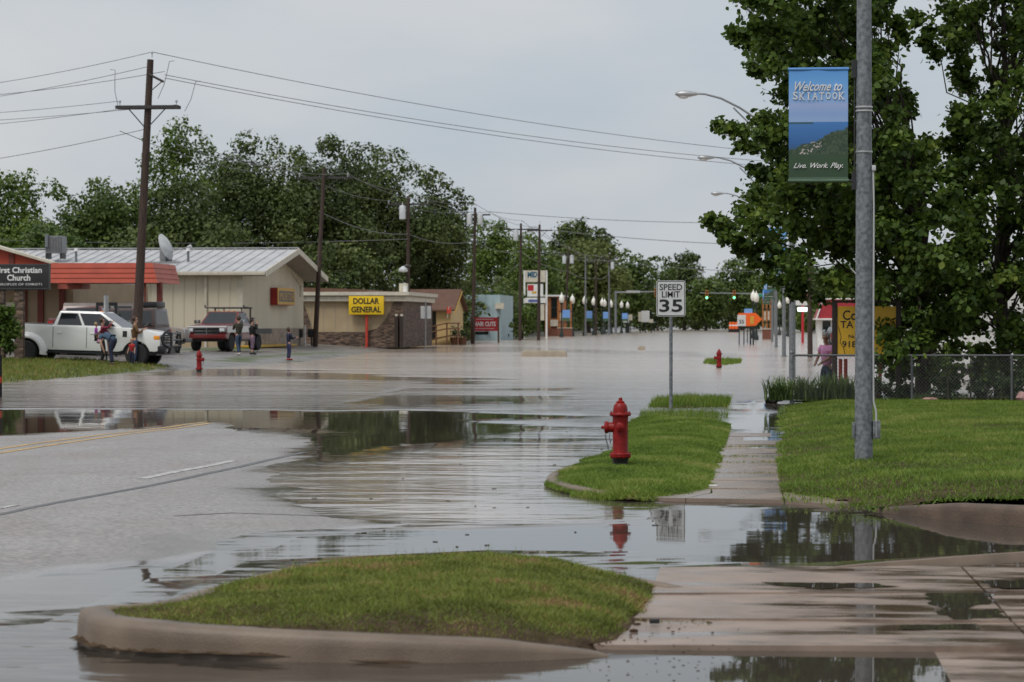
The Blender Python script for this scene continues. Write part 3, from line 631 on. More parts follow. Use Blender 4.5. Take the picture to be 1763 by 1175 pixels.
# ================================================================== speed limit sign
M['sign_white'] = pbr('sign_face', (.62, .63, .62), .35, (.55, .56, .55), 6)
def rrect(w, h, r, n=5):
    out = []
    for cx, cy, a0 in ((w/2-r, h/2-r, 0), (-w/2+r, h/2-r, 90), (-w/2+r, -h/2+r, 180), (w/2-r, -h/2+r, 270)):
        out += [(cx+r*math.cos(R(a0+90*k/n)), cy+r*math.sin(R(a0+90*k/n))) for k in range(n+1)]
    return out
p = gp(1155, 708); t = thing('speed_limit_sign', 'white speed limit 35 sign on a steel post rising from the wet verge', 'sign', (p.x, p.y, 0))
MB().cyl((0, .03, -.3), (0, .03, 2.45), .033, n=12).build('post', M['steel'], t)
ZC = 1.7+(555-514)/ppm(p.y); W_, H_ = 50/ppm(p.y), 62/ppm(p.y)
pl = MB().prism([(x, z+ZC) for x, z in rrect(W_, H_, .04)], -.012, -.009, 'XZ').build('panel', M['sign_white'], t)
bd = MB()
o1, o2 = rrect(W_-.02, H_-.02, .035), rrect(W_-.045, H_-.045, .026); n = len(o1)
bd._add([(x, -.0135, z+ZC) for x, z in o1]+[(x, -.0135, z+ZC) for x, z in o2], [(i, (i+1) % n, n+(i+1) % n, n+i) for i in range(n)]); bd.build('border', M['text_black'], pl)
k = ppm(p.y)
for s, v, w, h in (('SPEED', 494.5, 39, 10.5), ('LIMIT', 507, 31, 10.5), ('35', 526.5, 40, 22)):
    text(s, M['text_black'], pl, (0, -.014, 1.7+(555-v)/k), w/k, h/k, bold=.02 if s == '35' else .01)
for dz in (-.25, .25): MB().cyl((0, -.016, ZC+dz), (0, -.008, ZC+dz), .008, n=8).build('bolt', M['steel'], pl)

# ================================================================== street light poles with banners
def banner_material(z0, z1, x0, x1):
    """printed lake view: blue sky, water, wooded shore, dark green foot (flat print in object coordinates)"""
    m = bpy.data.materials.new('banner_print'); m.use_nodes = True; nt = m.node_tree; N = nt.nodes; L = nt.links; p = N['Principled BSDF']; p.inputs['Roughness'].default_value = .55
    tc = N.new('ShaderNodeTexCoord'); sx = N.new('ShaderNodeSeparateXYZ'); L.new(tc.outputs['Object'], sx.inputs[0])
    def mrange(s, a, b):
        r = N.new('ShaderNodeMapRange'); r.inputs['From Min'].default_value = a; r.inputs['From Max'].default_value = b; L.new(s, r.inputs['Value']); return r.outputs[0]
    def noise(sc, det=4):
        n = N.new('ShaderNodeTexNoise'); n.inputs['Scale'].default_value = sc; n.inputs['Detail'].default_value = det; L.new(tc.outputs['Object'], n.inputs['Vector']); return n.outputs['Fac']
    def math_(op, a, b):
        q = N.new('ShaderNodeMath'); q.operation = op
        for i, s in enumerate((a, b)):
            if isinstance(s, float): q.inputs[i].default_value = s
            else: L.new(s, q.inputs[i])
        return q.outputs[0]
    h = mrange(sx.outputs['Z'], z0, z1); w = mrange(sx.outputs['X'], x0, x1)
    cr = N.new('ShaderNodeValToRGB'); e = cr.color_ramp.elements
    e[0].position = 0; e[0].color = (.05, .10, .055, 1); e[1].position = 1; e[1].color = (.10, .30, .66, 1)
    for pos, c in ((.035, (.08, .14, .09)), (.04, (.028, .065, .03)), (.24, (.032, .07, .032)), (.245, (.04, .075, .04)), (.33, (.03, .12, .33)), (.505, (.055, .19, .47)), (.527, (.055, .2, .5)), (.53, (.29, .42, .66)), (.60, (.24, .38, .66)), (.68, (.33, .42, .68)), (.72, (.24, .42, .72)), (.90, (.13, .36, .72))):
        k = e.new(pos); k.color = (*c, 1)
    L.new(h, cr.inputs[0])
    hill = math_('SUBTRACT', math_('ADD', math_('MULTIPLY', w, .20), math_('MULTIPLY', noise(9.), .10)), math_('SUBTRACT', h, .235))   # >0 under the hill's crest
    hm = N.new('ShaderNodeMapRange'); hm.inputs['From Min'].default_value = 0; hm.inputs['From Max'].default_value = .012; L.new(hill, hm.inputs['Value'])
    up = math_('GREATER_THAN', h, .242); f = math_('MULTIPLY', hm.outputs[0], up)
    hc = N.new('ShaderNodeValToRGB'); g = hc.color_ramp.elements; g[0].position = .35; g[0].color = (.02, .045, .025, 1); g[1].position = .7; g[1].color = (.07, .11, .06, 1); L.new(noise(45., 6), hc.inputs[0])
    mx = N.new('ShaderNodeMix'); mx.data_type = 'RGBA'; L.new(f, mx.inputs['Factor']); L.new(cr.outputs[0], mx.inputs['A']); L.new(hc.outputs[0], mx.inputs['B'])
    rock = math_('MULTIPLY', math_('GREATER_THAN', noise(38., 5), .60), math_('MULTIPLY', f, math_('LESS_THAN', math_('ABSOLUTE', math_('SUBTRACT', w, .36), 0.), .2)))
    rk = math_('MULTIPLY', rock, math_('LESS_THAN', hill, .10))
    m2 = N.new('ShaderNodeMix'); m2.data_type = 'RGBA'; L.new(rk, m2.inputs['Factor']); L.new(mx.outputs['Result'], m2.inputs['A']); m2.inputs['B'].default_value = (.5, .44, .42, 1)
    isl = math_('MULTIPLY', math_('LESS_THAN', math_('ABSOLUTE', math_('SUBTRACT', h, .518), 0.), .009), math_('LESS_THAN', w, .42))
    m3 = N.new('ShaderNodeMix'); m3.data_type = 'RGBA'; L.new(isl, m3.inputs['Factor']); L.new(m2.outputs['Result'], m3.inputs['A']); m3.inputs['B'].default_value = (.04, .11, .16, 1)
    L.new(m3.outputs['Result'], p.inputs['Base Color']); return m
YP = 28.2; KP_ = ppm(YP); PX = yp(1487, 700, YP).x
bx0, bx1 = yp(1358, 200, YP).x-PX, yp(1460, 200, YP).x-PX; bz0, bz1 = yp(1400, 313, YP).z, yp(1400, 119, YP).z
M['banner'] = banner_material(bz0, bz1, bx0, bx1)
M['blue_sleeve'] = pbr('banner_sleeve', (.09, .27, .60), .55)
M['green_sleeve'] = pbr('banner_hem', (.07, .13, .075), .55)
M['conduit'] = pbr('grey_conduit', (.52, .53, .53), .5)
M['strap'] = pbr('stainless_strap', (.55, .55, .53), .3, metal=.7)
def serif_word(word, m, parent, x0, z0, w, h, y):
    n = len(word); cw = w/n; t_ = h*.075
    for i, ch in enumerate(word):
        big = i == 0; hh = h*(1.12 if big else 1); c = x0+cw*(i+.5); lw = cw*(.30 if ch == 'I' else .82)
        if ch != 'I': text(ch, m, parent, (c, y, z0+hh/2), lw*.9, hh, bold=.012, depth=.003, name='lettering')
        def bb(*q): MB().b(*q).build('serif', m, parent, smooth=0)
        if ch == 'I': bb(c-.09*cw, c+.09*cw, y-.0015, y+.0015, z0, z0+hh)
        def bar(cx, z, l): bb(cx-l/2, cx+l/2, y-.0016, y+.0014, z-t_/2, z+t_/2)
        if ch == 'I': bar(c, z0, .5*cw); bar(c, z0+hh, .5*cw)
        if ch == 'K': bar(c-lw*.38, z0, .36*cw); bar(c-lw*.38, z0+hh, .36*cw); bar(c+lw*.36, z0, .34*cw); bar(c+lw*.3, z0+hh, .3*cw)
        if ch == 'A': bar(c-lw*.42, z0, .34*cw); bar(c+lw*.42, z0, .34*cw)
        if ch == 'T': bar(c, z0, .4*cw); bb(c-lw*.46, c-lw*.40, y-.0016, y+.0014, z0+hh*.78, z0+hh); bb(c+lw*.40, c+lw*.46, y-.0016, y+.0014, z0+hh*.78, z0+hh)
def make_light_pole(label, full=True):
    t = thing('street_light', label, 'street light', group='steel street lights on the right kerb')
    MB().cyl((0, 0, -.3), (0, 0, 11.1), .103, .058, 20).build('pole', M['steel'], t)
    MB().cyl((0, 0, -.06), (0, 0, .04), .16, n=16).build('base_plate', M['steel'], t)
    top = [(-.0, 0, 10.7), (-.6, 0, 11.2), (-1.3, 0, 11.7), (-2.2, 0, 12.3), (-3.1, 0, 12.76), (-3.9, 0, 12.98), (-4.25, 0, 13.0)]
    low = [(-.02, 0, 9.9), (-.9, 0, 10.75), (-1.7, 0, 11.5), (-2.5, 0, 12.3)]
    ar = MB().tube(top, .04, 8, radii=[.06, .058, .055, .052, .05, .046, .044]); ar.tube(low, .038, 8); ar.cyl((-.9, 0, 10.75), (-.9, 0, 11.42), .022, n=6); ar.cyl((-1.7, 0, 11.5), (-1.7, 0, 11.97), .02, n=6); ar.build('arm', M['steel'], t)
    hd = MB().lathe([(.03, .25), (.09, .1), (.15, -.1), (.17, -.32), (.14, -.5), (.06, -.6), (.001, -.62)], 14, c=(-4.4, 0, 13.0), axis='X'); bmesh.ops.scale(hd.bm, verts=hd.bm.verts, vec=(1.45, 1.3, 1.0), space=Matrix.Translation((4.2, 0, -13.0)))
    h = hd.build('lamp_head', M['steel_light'], t)
    MB().ball((-4.95, 0, 12.9), .2, 8, (1.4, .8, .75)).build('lens', M['lens'], h)
    # banner
    b = MB(); n = 10
    def by(i, k): return -.012+.006*math.sin(i*.9+k*.5)*(1-abs(i/n*2-1))
    V = [(bx0+(bx1-bx0)*i/n, by(i, k), bz0+(bz1-bz0)*k/14) for k in range(15) for i in range(n+1)]
    V2 = [(x, y+.003, z) for x, y, z in V]; m_ = len(V)
    fs = [(k*(n+1)+i, k*(n+1)+i+1, (k+1)*(n+1)+i+1, (k+1)*(n+1)+i) for k in range(14) for i in range(n)]
    b._add(V+V2, fs+[tuple(q+m_ for q in f[::-1]) for f in fs]); bo = b.build('banner', M['banner'], t)
    MB().cyl((bx0-.008, 0, bz1-.005), (bx1+.008, 0, bz1-.005), .021, n=12).build('top_sleeve', M['blue_sleeve'], bo)
    MB().cyl((bx0-.008, 0, bz0+.008), (bx1+.008, 0, bz0+.008), .021, n=12).build('bottom_sleeve', M['green_sleeve'], bo)
    for z in (bz1-.005, bz0+.008): MB().cyl((bx1, .0, z), (-.08, 0, z), .011, n=8).build('banner_rod', M['dark'], t); 
    bk = MB()
    for z in (bz1-.005, bz0+.008): bk.b(-.135, -.085, -.03, .03, z-.10, z+.10)
    bk.b(-.112, -.098, -.012, .012, bz0, bz1)
    bk.build('banner_bracket', M['dark'], t)
    y = -.022; cx = (bx0+bx1)/2; w = bx1-bx0; hh = bz1-bz0
    if full:
        text('Welcome to', M['text_white'], bo, (cx+.0*w, y, bz0+hh*.845), w*.80, hh*.085, shear=.45, bold=.012)
        serif_word('SKIATOOK', M['text_white'], bo, bx0+.055*w, bz0+hh*.728, w*.89, hh*.062, y)
        text('Live. Work. Play.', M['text_white'], bo, (cx, y, bz0+hh*.135), w*.84, hh*.06, shear=.5, bold=.008)
        for v in (185, 191.5, 262): z = yp(1487, v, YP).z; MB().lathe([(.094, z-.01), (.0965, z-.008), (.0965, z+.008), (.094, z+.01)], 20).build('strap', M['strap'], t)
        cnd = [(.1, -.03, yp(1500, 290, YP).z), (.108, -.035, 3.0), (.104, -.03, 1.4), (.107, -.03, .82), (.135, -.04, .70), (.137, -.04, .42)]
        MB().tube(cnd, .011, 8).build('conduit', M['conduit'], t)
        zb = yp(1500, 290, YP).z; MB().b(.085, .13, -.06, .02, zb-.03, zb+.03).build('outlet_box', M['conduit'], t, bevel=.006)
        jz = yp(1500, 740, YP).z; MB().b(.10, .185, -.05, .05, jz-.10, jz+.10).build('junction_box', M['steel'], t, bevel=.006); MB().b(-.128, -.098, -.04, .04, jz-.10, jz+.08).build('hand_hole_cover', M['steel'], t, bevel=.006)
        MB().tube([(-.09, -.05, yp(1470, 472, YP).z), (-.15, -.06, yp(1462, 462, YP).z)], .008, 6).build('cleat', M['conduit'], t)
    else:
        text('Live. Work. Play.', M['text_white'], bo, (cx, y, bz0+hh*.135), w*.84, hh*.06, shear=.5, bold=.008)
    return t
pole = make_light_pole('nearest tall grey steel light pole with welcome banner on the lawn'); pole.location = (PX, YP, 0)
far = make_light_pole('second steel street light behind the chain link fence', False); far.location = (1.12, 76, 0)
for y_, x_, l_ in ((124, 1.42, 'third steel street light standing in water beyond the fence'), (172, 1.44, 'fourth steel street light from the camera on the right kerb'), (220, 1.5, 'farthest steel street light by the brick gateway pillar')):
    c = copy_tree(far); c['label'] = l_; c.location = (x_, y_, 0)

# ================================================================== fence, beds, sign behind the lawn
FY = 49.6; M['slate_rail'] = pbr('weathered_rail', (.10, .105, .11), .6)
t = thing('chain_link_fence', 'low grey chain link fence along the back of the right lawn', 'fence', (0, FY, 0))
zr = 1.7-(612-555)/ppm(FY); fx0, fx1 = yp(1363, 600, FY).x, 9.2
for i, x in enumerate([fx0, yp(1570, 600, FY).x, yp(1742, 600, FY).x, 7.2, fx1]):
    z0 = float(rl_z(min(x, 9), FY))
    q = MB().cyl((x, 0, z0-.1), (x, 0, zr+(.05 if i == 0 else .0)), .036 if i == 0 else .024, n=10)
    if i == 0: q.ball((x, 0, zr+.05), .042, 5)
    q.build('post', M['steel'] if i == 0 else M['slate_rail'], t)
MB().cyl((fx0, 0, zr), (fx1, 0, zr), .021, n=8).build('top_rail', M['slate_rail'], t)
ml = MB(); hgt = zr-.2; st = .07
for s in (1, -1):
    x = fx0-hgt
    while x < fx1:
        a, b_ = (x, x+hgt) if s > 0 else (x+hgt, x)
        pa, pb = Vector((a, .0, .2)), Vector((b_, .0, zr)); xa, xb = min(a, b_), max(a, b_)
        t0, t1 = 0, 1
        if pa.x < fx0: t0 = (fx0-pa.x)/(pb.x-pa.x) if pb.x != pa.x else 0
        if pb.x < fx0: t1 = (fx0-pa.x)/(pb.x-pa.x)
        if t1 > t0: ml.cyl(pa.lerp(pb, t0), pa.lerp(pb, t1),   .0022, n=3, caps=False)
        x += st
M['fence_wire'] = pbr('dull_wire', (.17, .175, .17), .6)
tag(ml.build('chain_link_mesh', M['fence_wire'], t, smooth=0), kind='stuff')

def blade_plant(mb_list, c, n, h, spread, w=.02, arch=.5):
    V, Fc, T = mb_list
    for _ in range(n):
        a = rng.uniform(0, 2*math.pi); x, y = c[0]+rng.normal(0, spread*.35), c[1]+rng.normal(0, spread*.35); hh = h*rng.uniform(.6, 1.15); ln = hh*arch*rng.uniform(.2, 1.3)
        ca, sa = math.cos(a), math.sin(a); px, py = -sa*w/2, ca*w/2; i0 = len(V); tt = rng.random()
        for f, k in ((0, .7), (.35, 1), (.7, .8), (.92, .5), (1, .0)):
            r_ = ln*f**2.2; z = c[2]+hh*(f-.35*f**3*min(1.3, ln/hh)); 
            V.append((x+ca*r_-px*k, y+sa*r_-py*k, z)); V.append((x+ca*r_+px*k, y+sa*r_+py*k, z)); T += [tt, tt]
        for q in range(4): Fc.append((i0+2*q, i0+2*q+1, i0+2*q+3, i0+2*q+2))
M['iris'] = leafmat('iris_leaves', (.05, .09, .03), (.15, .22, .06), (.24, .30, .09), .35, 1.5)
irs = ['pale green arching iris clump at the fence corner post', 'tall iris clump behind the fence, second from the corner', 'dark iris clump behind the fence below the pink dressed woman', 'iris clump behind the fence just left of the light pole']
for i, (u, v, h) in enumerate(((1343, 676, .50), (1385, 676, .52), (1428, 676, .55), (1462, 676, .5))):
    c = yp(u, v, FY+(.45 if i else -.1)); L3 = ([], [], []); z0 = .16
    blade_plant(L3, (c.x, c.y, z0), 190, h, .42 if i else .36, .024, .8)
    o = link('iris_clump', np_mesh('iris', np.array(L3[0]), np.array(L3[1]), {'tint': np.array(L3[2])}), M['iris']); tag(o, irs[i], 'plant', 'plants along the fence')
# ------------------------------------------------------------------ leaves
def leaf_cloud(centers, radii, n_each, size, up=.5, shape='maple', flat=1.0, tip=None):
    """leaf faces spread through clumps; returns verts, faces, tint"""
    P = np.repeat(np.asarray(centers, float), n_each, 0); r = np.repeat(np.asarray(radii, float), n_each); n = len(P)
    d = rng.normal(size=(n, 3)); d /= np.linalg.norm(d, axis=1)[:, None]; rad = r*np.minimum(np.abs(rng.normal(size=n))*.54, 1.25)
    off = d*rad[:, None]; off[:, 2] *= flat; P = P+off
    nr = d*.5+rng.normal(size=(n, 3))*.55; nr[:, 2] += up; nr /= np.linalg.norm(nr, axis=1)[:, None]
    a = rng.normal(size=(n, 3)); a[:, 2] -= .5; tx = a-(a*nr).sum(1)[:, None]*nr; tx /= np.linalg.norm(tx, axis=1)[:, None]; ty = np.cross(nr, tx)
    s = size*rng.uniform(.6, 1.25, n)
    if shape == 'maple': o = np.array([(-.45, 0), (-.12, .42), (.22, .36), (.64, 0), (.22, -.36), (-.12, -.42)])
    elif shape == 'oval': o = np.array([(-.5, 0), (-.15, .3), (.25, .26), (.55, 0), (.25, -.26), (-.15, -.3)])
    else: o = np.array([(-.5, -.1), (-.05, .42), (.5, .1), (.1, -.45)])
    k = len(o)
    V = P[:, None, :]+s[:, None, None]*(o[None, :, 0, None]*tx[:, None, :]+o[None, :, 1, None]*ty[:, None, :])
    V += (s[:, None, None]*.12*np.abs(o[None, :, 1, None])*2)*nr[:, None, :]*-1
    Fc = np.arange(n*k).reshape(n, k)
    return V.reshape(-1, 3), Fc, np.repeat(rng.random(n), k)
def in_poly_px(poly, n):
    P = np.array(poly, float); lo, hi = P.min(0), P.max(0); out = []
    while len(out) < n:
        q = rng.uniform(lo, hi)
        if sdist(poly, q[0], q[1]) > 4: out.append(q)
    return out
def curved(a, b, sag, n=6, jit=.0):
    a, b = Vector(a), Vector(b); out = []
    for i in range(n+1):
        t = i/n; p = a.lerp(b, t); p.z += sag*4*t*(1-t); p += Vector((rng.normal()*jit, rng.normal()*jit, rng.normal()*jit))*(4*t*(1-t)); out.append(p)
    return out
M['maple_leaf'] = leafmat('maple_leaves', (.03, .062, .012), (.12, .19, .028), (.26, .33, .06), .45, .9, cpos=.88)
M['bark'] = pbr('bark', (.085, .065, .05), .9, (.04, .03, .024), 6, 6, .01, 15, stretch=(5, 5, 1))
def maple(name, label, base, toph, poly, n_cl, n_lf, yr, tips):
    t = thing(name, label, 'tree', base, group='maple trees over the fence')
    bx, by_, bz = base; tr = MB(); lean = .25
    trunk = [Vector((0, 0, -.2)), Vector((.03, .02, 1.2)), Vector((-.05, .05, 3)), Vector((.08, 0, 3+(toph-3)*.5)), Vector((0, .1, toph))]
    tr.tube(trunk, .1, 10, radii=[.19, .15, .12, .08, .03]); tk = tr.build('trunk', M['bark'], t)
    cs = []; rs = []
    for q in in_poly_px(poly, n_cl):
        Y = by_+rng.uniform(*yr)*(1 if rng.random() < .7 else .6); w = yp(q[0], q[1], Y); cs.append((w.x-bx, w.y-by_, w.z-bz)); rs.append(rng.uniform(.3, .5))
    for (u, v) in tips:
        w = yp(u, v, by_+rng.uniform(-1.5, 1.5)); cs.append((w.x-bx, w.y-by_, w.z-bz)); rs.append(.22)
        for k in range(2):
            w2 = Vector(cs[-1]).lerp(Vector((0, 0, cs[-1][2]*.8)), .07*(k+1)*rng.uniform(.8, 1.2)); cs.append(tuple(w2)); rs.append(.26+.06*k)
    lm = MB()
    for c in cs[::7]:
        hz = math.hypot(c[0], c[1]); za = min(max(.9, c[2]*rng.uniform(.45, .75)), toph*.8)
        lm.tube(curved((0, 0, za), c, .12*hz, 6, .14), .02, 5, radii=[.035, .03, .025, .02, .016, .011, .006])
    lm.build('limb', M['bark'], tk)
    V, Fc, T = leaf_cloud(cs, rs, n_lf, .124, .45, 'maple', .75)
    link('crown', np_mesh('crown', V, Fc, {'tint': T}), M['maple_leaf'], t)
    return t
PA = [(1300, -160), (1265, -40), (1275, 60), (1340, 130), (1290, 215), (1330, 280), (1260, 385), (1290, 425), (1340, 480), (1410, 480), (1480, 510), (1510, 610), (1560, 640), (1650, 640), (1700, 570), (1690, 400), (1640, 290), (1590, 240), (1545, 195), (1548, 130), (1525, 60), (1535, 0), (1530, -180)]
tipsA = [(1262, 55), (1270, 70), (1295, 115), (1238, 214), (1250, 222), (1275, 250), (1300, 290), (1310, 300), (1220, 378), (1232, 390), (1250, 410), (1275, 428), (1300, 452), (1325, 480), (1365, 505), (1500, 612), (1545, 640), (1600, 640), (1640, 655), (1555, 160), (1550, 180), (1600, 245), (1545, 35)]
bA = yp(1588, 680, 54); maple('maple_tree', 'left maple with leafy branches reaching over the light pole and banner', (bA.x, 54, 0), 4.6, PA, 480, 190, (-4.5, 2.5), tipsA)
PB = [(1560, -200), (1575, 10), (1610, 50), (1690, 90), (1668, 125), (1690, 165), (1655, 190), (1640, 260), (1625, 400), (1620, 580), (1680, 645), (1780, 655), (1960, 620), (2040, 300), (2000, -100), (1900, -220)]
tipsB = [(1572, 25), (1590, 70), (1640, 75), (1650, 120), (1652, 135), (1648, 190), (1640, 215), (1632, 245), (1635, 300), (1690, 635), (1740, 640)]
bB = yp(1725, 680, 55.5); maple('maple_tree', 'right maple filling the upper right corner above the fence', (bB.x, 55.5, 0), 9.5, PB, 460, 200, (-4, 2.5), tipsB)

# ------------------------------------------------------------------ shrubs behind the fence
M['shrub_leaf'] = leafmat('shrub_leaves', (.018, .038, .012), (.06, .10, .03), (.10, .15, .05), .3, 2)
def shrub(name, label, c, rx, rz, n, size, m='shrub_leaf', group=None, shape='oval', stems=5, up=.4):
    t = thing(name, label, 'shrub', c, group=group)
    cs = []; rs = []
    for _ in range(26):
        d = rng.normal(size=3); d /= np.linalg.norm(d); f = rng.random()**.5*.8; cs.append((d[0]*rx*f, d[1]*rx*f*.8, max(.12*rz, rz*.55+d[2]*rz*.5*f))); rs.append(rx*rng.uniform(.2, .36))
    V, Fc, T = leaf_cloud(cs, rs, n//26, size, up, shape); V[:, 2] = np.maximum(V[:, 2], .01)
    link('foliage', np_mesh('foliage', V, Fc, {'tint': T}), M[m], t)
    st = MB()
    for c_ in cs[:stems]: st.tube(curved((rng.normal()*.03*rx, rng.normal()*.03*rx, -.05), c_, .05*rz, 4), .01, 5, radii=[.02*rx+.006, .016*rx+.005, .012*rx+.004, .008*rx+.003, .003])
    st.build('stem', M['bark'], t)
    return t
sg = 'low shrubs behind the fence'
for u, h, rx, lab in ((1512, .5, .36, 'dark low shrub just right of the light pole behind the fence'), (1553, .42, .33, 'small shrub at the right foot of the yellow sign'), (1628, .62, .5, 'round dark shrub in the middle of the fence bed'), (1700, .62, .55, 'wide dark shrub under the right maple'), (1756, .7, .5, 'dark shrub cut by the right edge of the picture')):
    c = yp(u, 680, FY+.55); shrub('shrub', lab, (c.x, c.y, .1), rx, h, 1500, .07, group=sg)
cn = 0
for u, ztop, lab in ((1510, .95, 'bare rose cane with few leaves right of the light pole'), (1635, 1.1, 'upright leafy cane growing through the fence below the maple'), (1672, 1.15, 'thin dark sapling stem behind the fence near the white building'), (1700, .8, 'short bent cane beside the wide dark shrub')):
    c = yp(u, 680, FY+.25); t = thing('garden_cane', lab, 'plant', (c.x, c.y, .12), group='canes along the fence'); pts = curved((0, 0, -.05), (rng.normal()*.06, 0, ztop), 0, 6, .03)
    MB().tube(pts, .012, 6, radii=[.016, .014, .013, .011, .009, .007, .004]).build('stem', M['bark'], t)
    V, Fc, T = leaf_cloud([tuple(q) for q in pts[3:]], [.09, .1, .1, .08], 12, .10, .3, 'oval'); tag(link('leaf_spray', np_mesh('lv', V, Fc, {'tint': T}), M['maple_leaf'], t), kind='stuff')
M['pink_stone'] = pbr('pink_stone', (.38, .22, .2), .7, (.28, .16, .15), 12)
M['mulch'] = pbr('red_mulch', (.16, .045, .02), .9, (.08, .025, .015), 12, 5, .02, 30)
def stone(c, s, label, m='pink_stone'):
    mb = MB().ball((0, 0, 0), 1, 6)
    for v in mb.bm.verts: v.co *= 1+.12*math.sin(v.co.x*4+v.co.y*3+v.co.z*5)
    for v in mb.bm.verts: v.co = Vector((v.co.x*s[0], v.co.y*s[1], v.co.z*s[2]))
    o = mb.build('stone', M[m]); o.location = c; return tag(o, label, 'stone')
c = yp(1601, 686, FY-.15); stone((c.x, c.y, .19), (.16, .1, .04), 'flat pink stone lying at the fence foot')
c = yp(1762, 690, FY-.3); stone((c.x, c.y, .23), (.14, .12, .13), 'round pinkish boulder at the right picture edge')
t = MB(); 
t.b(yp(1600, 680, FY+.9).x, yp(1763, 680, FY+.9).x, FY+.75, FY+1.0, .05, .19); tag(t.build('mulch_border', M['mulch'], bevel=.02), 'strip of red mulch edging in the fence bed', 'garden edging')
# bed soil
BED = [(.7, FY+.2), (9.5, FY+.2), (9.5, FY+4), (1.3, FY+4), (.75, FY+1.5)]
lawn('garden_bed', BED, lambda X, Y: .13-.03*(Y-FY)+.02*vnoise(X, Y, 1.5, 5), .3)
grass('bed_weeds', BED, lambda X, Y: .13-.03*(Y-FY), 160, .16, .02, M['iris'], label='weedy ground cover in the bed behind the fence', seg=2)

# yellow roadside board
SY = FY+2.4; k = ppm(SY); M['sign_yellow'] = pbr('yellow_board', (.80, .47, .03), .4, (.74, .43, .03), 3)
M['brown_post'] = pbr('dark_brown_paint', (.030, .018, .013), .6)
x0, x1 = yp(1432, 560, SY).x, yp(1547, 560, SY).x; zt, zb = yp(1440, 522, SY).z, yp(1440, 613, SY).z
t = thing('yellow_board', 'yellow business board in a dark brown frame behind the fence', 'sign', (x0, SY, 0)); W_ = x1-x0
for x in (.06, W_-.0): MB().b(x-.055, x+.055, -.05, .05, -.3, zt).build('post', M['brown_post'], t, bevel=.006)
bd = MB().b(.115, W_-.055, -.03, .03, zb, zt-.07).build('board', M['sign_yellow'], t)
MB().b(.02, W_+.05, -.045, .045, zt+.002, zt+.05).build('cap_rail', M['brown_post'], t)
for s, u, v, w, h in (('Co', 1463, 543, 24, 17), ('TA', 1458, 559, 22, 12), ('Nu', 1467, 579.5, 12, 6), ('918', 1462, 593, 24, 11)):
    q = yp(u, v, SY); text(s, M['text_black'], bd, (q.x-x0, -.033, q.z), w/k, h/k, bold=.012)
cv = MB().tube([(yp(u, v, SY).x-x0, -.036, yp(u, v, SY).z) for u, v in ((1443, 562), (1448, 580), (1446, 590), (1452, 598), (1455, 611))], .006, 5).build('vine_ornament', M['text_black'], bd)

# black bag in the water at the lawn edge
p = gp(1331, 694); mb = MB().ball((0, 0, 0), 1, 10)
for v in mb.bm.verts:
    n_ = .18*math.sin(v.co.x*7+1)+.14*math.sin(v.co.y*9+v.co.z*6)+.1*math.sin(v.co.z*13+v.co.x*5); v.co = v.co*(1+n_); v.co = Vector((v.co.x*.17, v.co.y*.16, v.co.z*.085+.03*(v.co.x > .3)))
o = mb.build('trash_bag', M['black'], smooth=50); o.location = (p.x+.02, p.y, .06); tag(o, 'crumpled black bag lying half in water at the lawn edge', 'bag')
# ================================================================== buildings on the left bank
M['cream'] = pbr('cream_siding', (.60, .54, .41), .55, (.55, .49, .37), .6, stretch=(1, 1, .3))
M['roof_metal'] = pbr('roof_metal', (.50, .50, .50), .5, (.40, .40, .41), .8, metal=.15)
M['trim'] = pbr('cream_trim', (.62, .57, .46), .55)
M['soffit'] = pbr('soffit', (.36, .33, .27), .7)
M['stucco'] = pbr('tan_wall', (.42, .325, .20), .7, (.37, .28, .17), 1.2)
def stone_mat(name, c1, c2, c3, scale, stretch=(1, 1, 1.6)):
    m = pbr(name, c1, .85); nt = m.node_tree; N = nt.nodes; L = nt.links; p = N['Principled BSDF']
    geo = N.new('ShaderNodeNewGeometry'); mp = N.new('ShaderNodeMapping'); mp.inputs['Scale'].default_value = stretch; L.new(geo.outputs['Position'], mp.inputs[0])
    v = N.new('ShaderNodeTexVoronoi'); v.inputs['Scale'].default_value = scale; L.new(mp.outputs[0], v.inputs['Vector'])
    cr = N.new('ShaderNodeValToRGB'); e = cr.color_ramp.elements; e[0].position = 0; e[0].color = (*c2, 1); e[1].position = 1; e[1].color = (*c1, 1); k = e.new(.5); k.color = (*c3, 1)
    sp = N.new('ShaderNodeSeparateColor'); L.new(v.outputs['Color'], sp.inputs[0]); L.new(sp.outputs[0], cr.inputs[0]); L.new(cr.outputs[0], p.inputs['Base Color'])
    b = N.new('ShaderNodeBump'); b.inputs['Distance'].default_value = .05; L.new(v.outputs['Distance'], b.inputs['Height']); b.invert = True; L.new(b.outputs[0], p.inputs['Normal']); return m
M['ledge_stone'] = stone_mat('ledge_stone', (.17, .11, .075), (.06, .04, .03), (.11, .075, .055), 3.2, (1, 1, 2.2))
M['pink_rock'] = stone_mat('pink_rock', (.36, .28, .22), (.24, .18, .145), (.31, .25, .2), 2.4, (1, 1, 1.2))
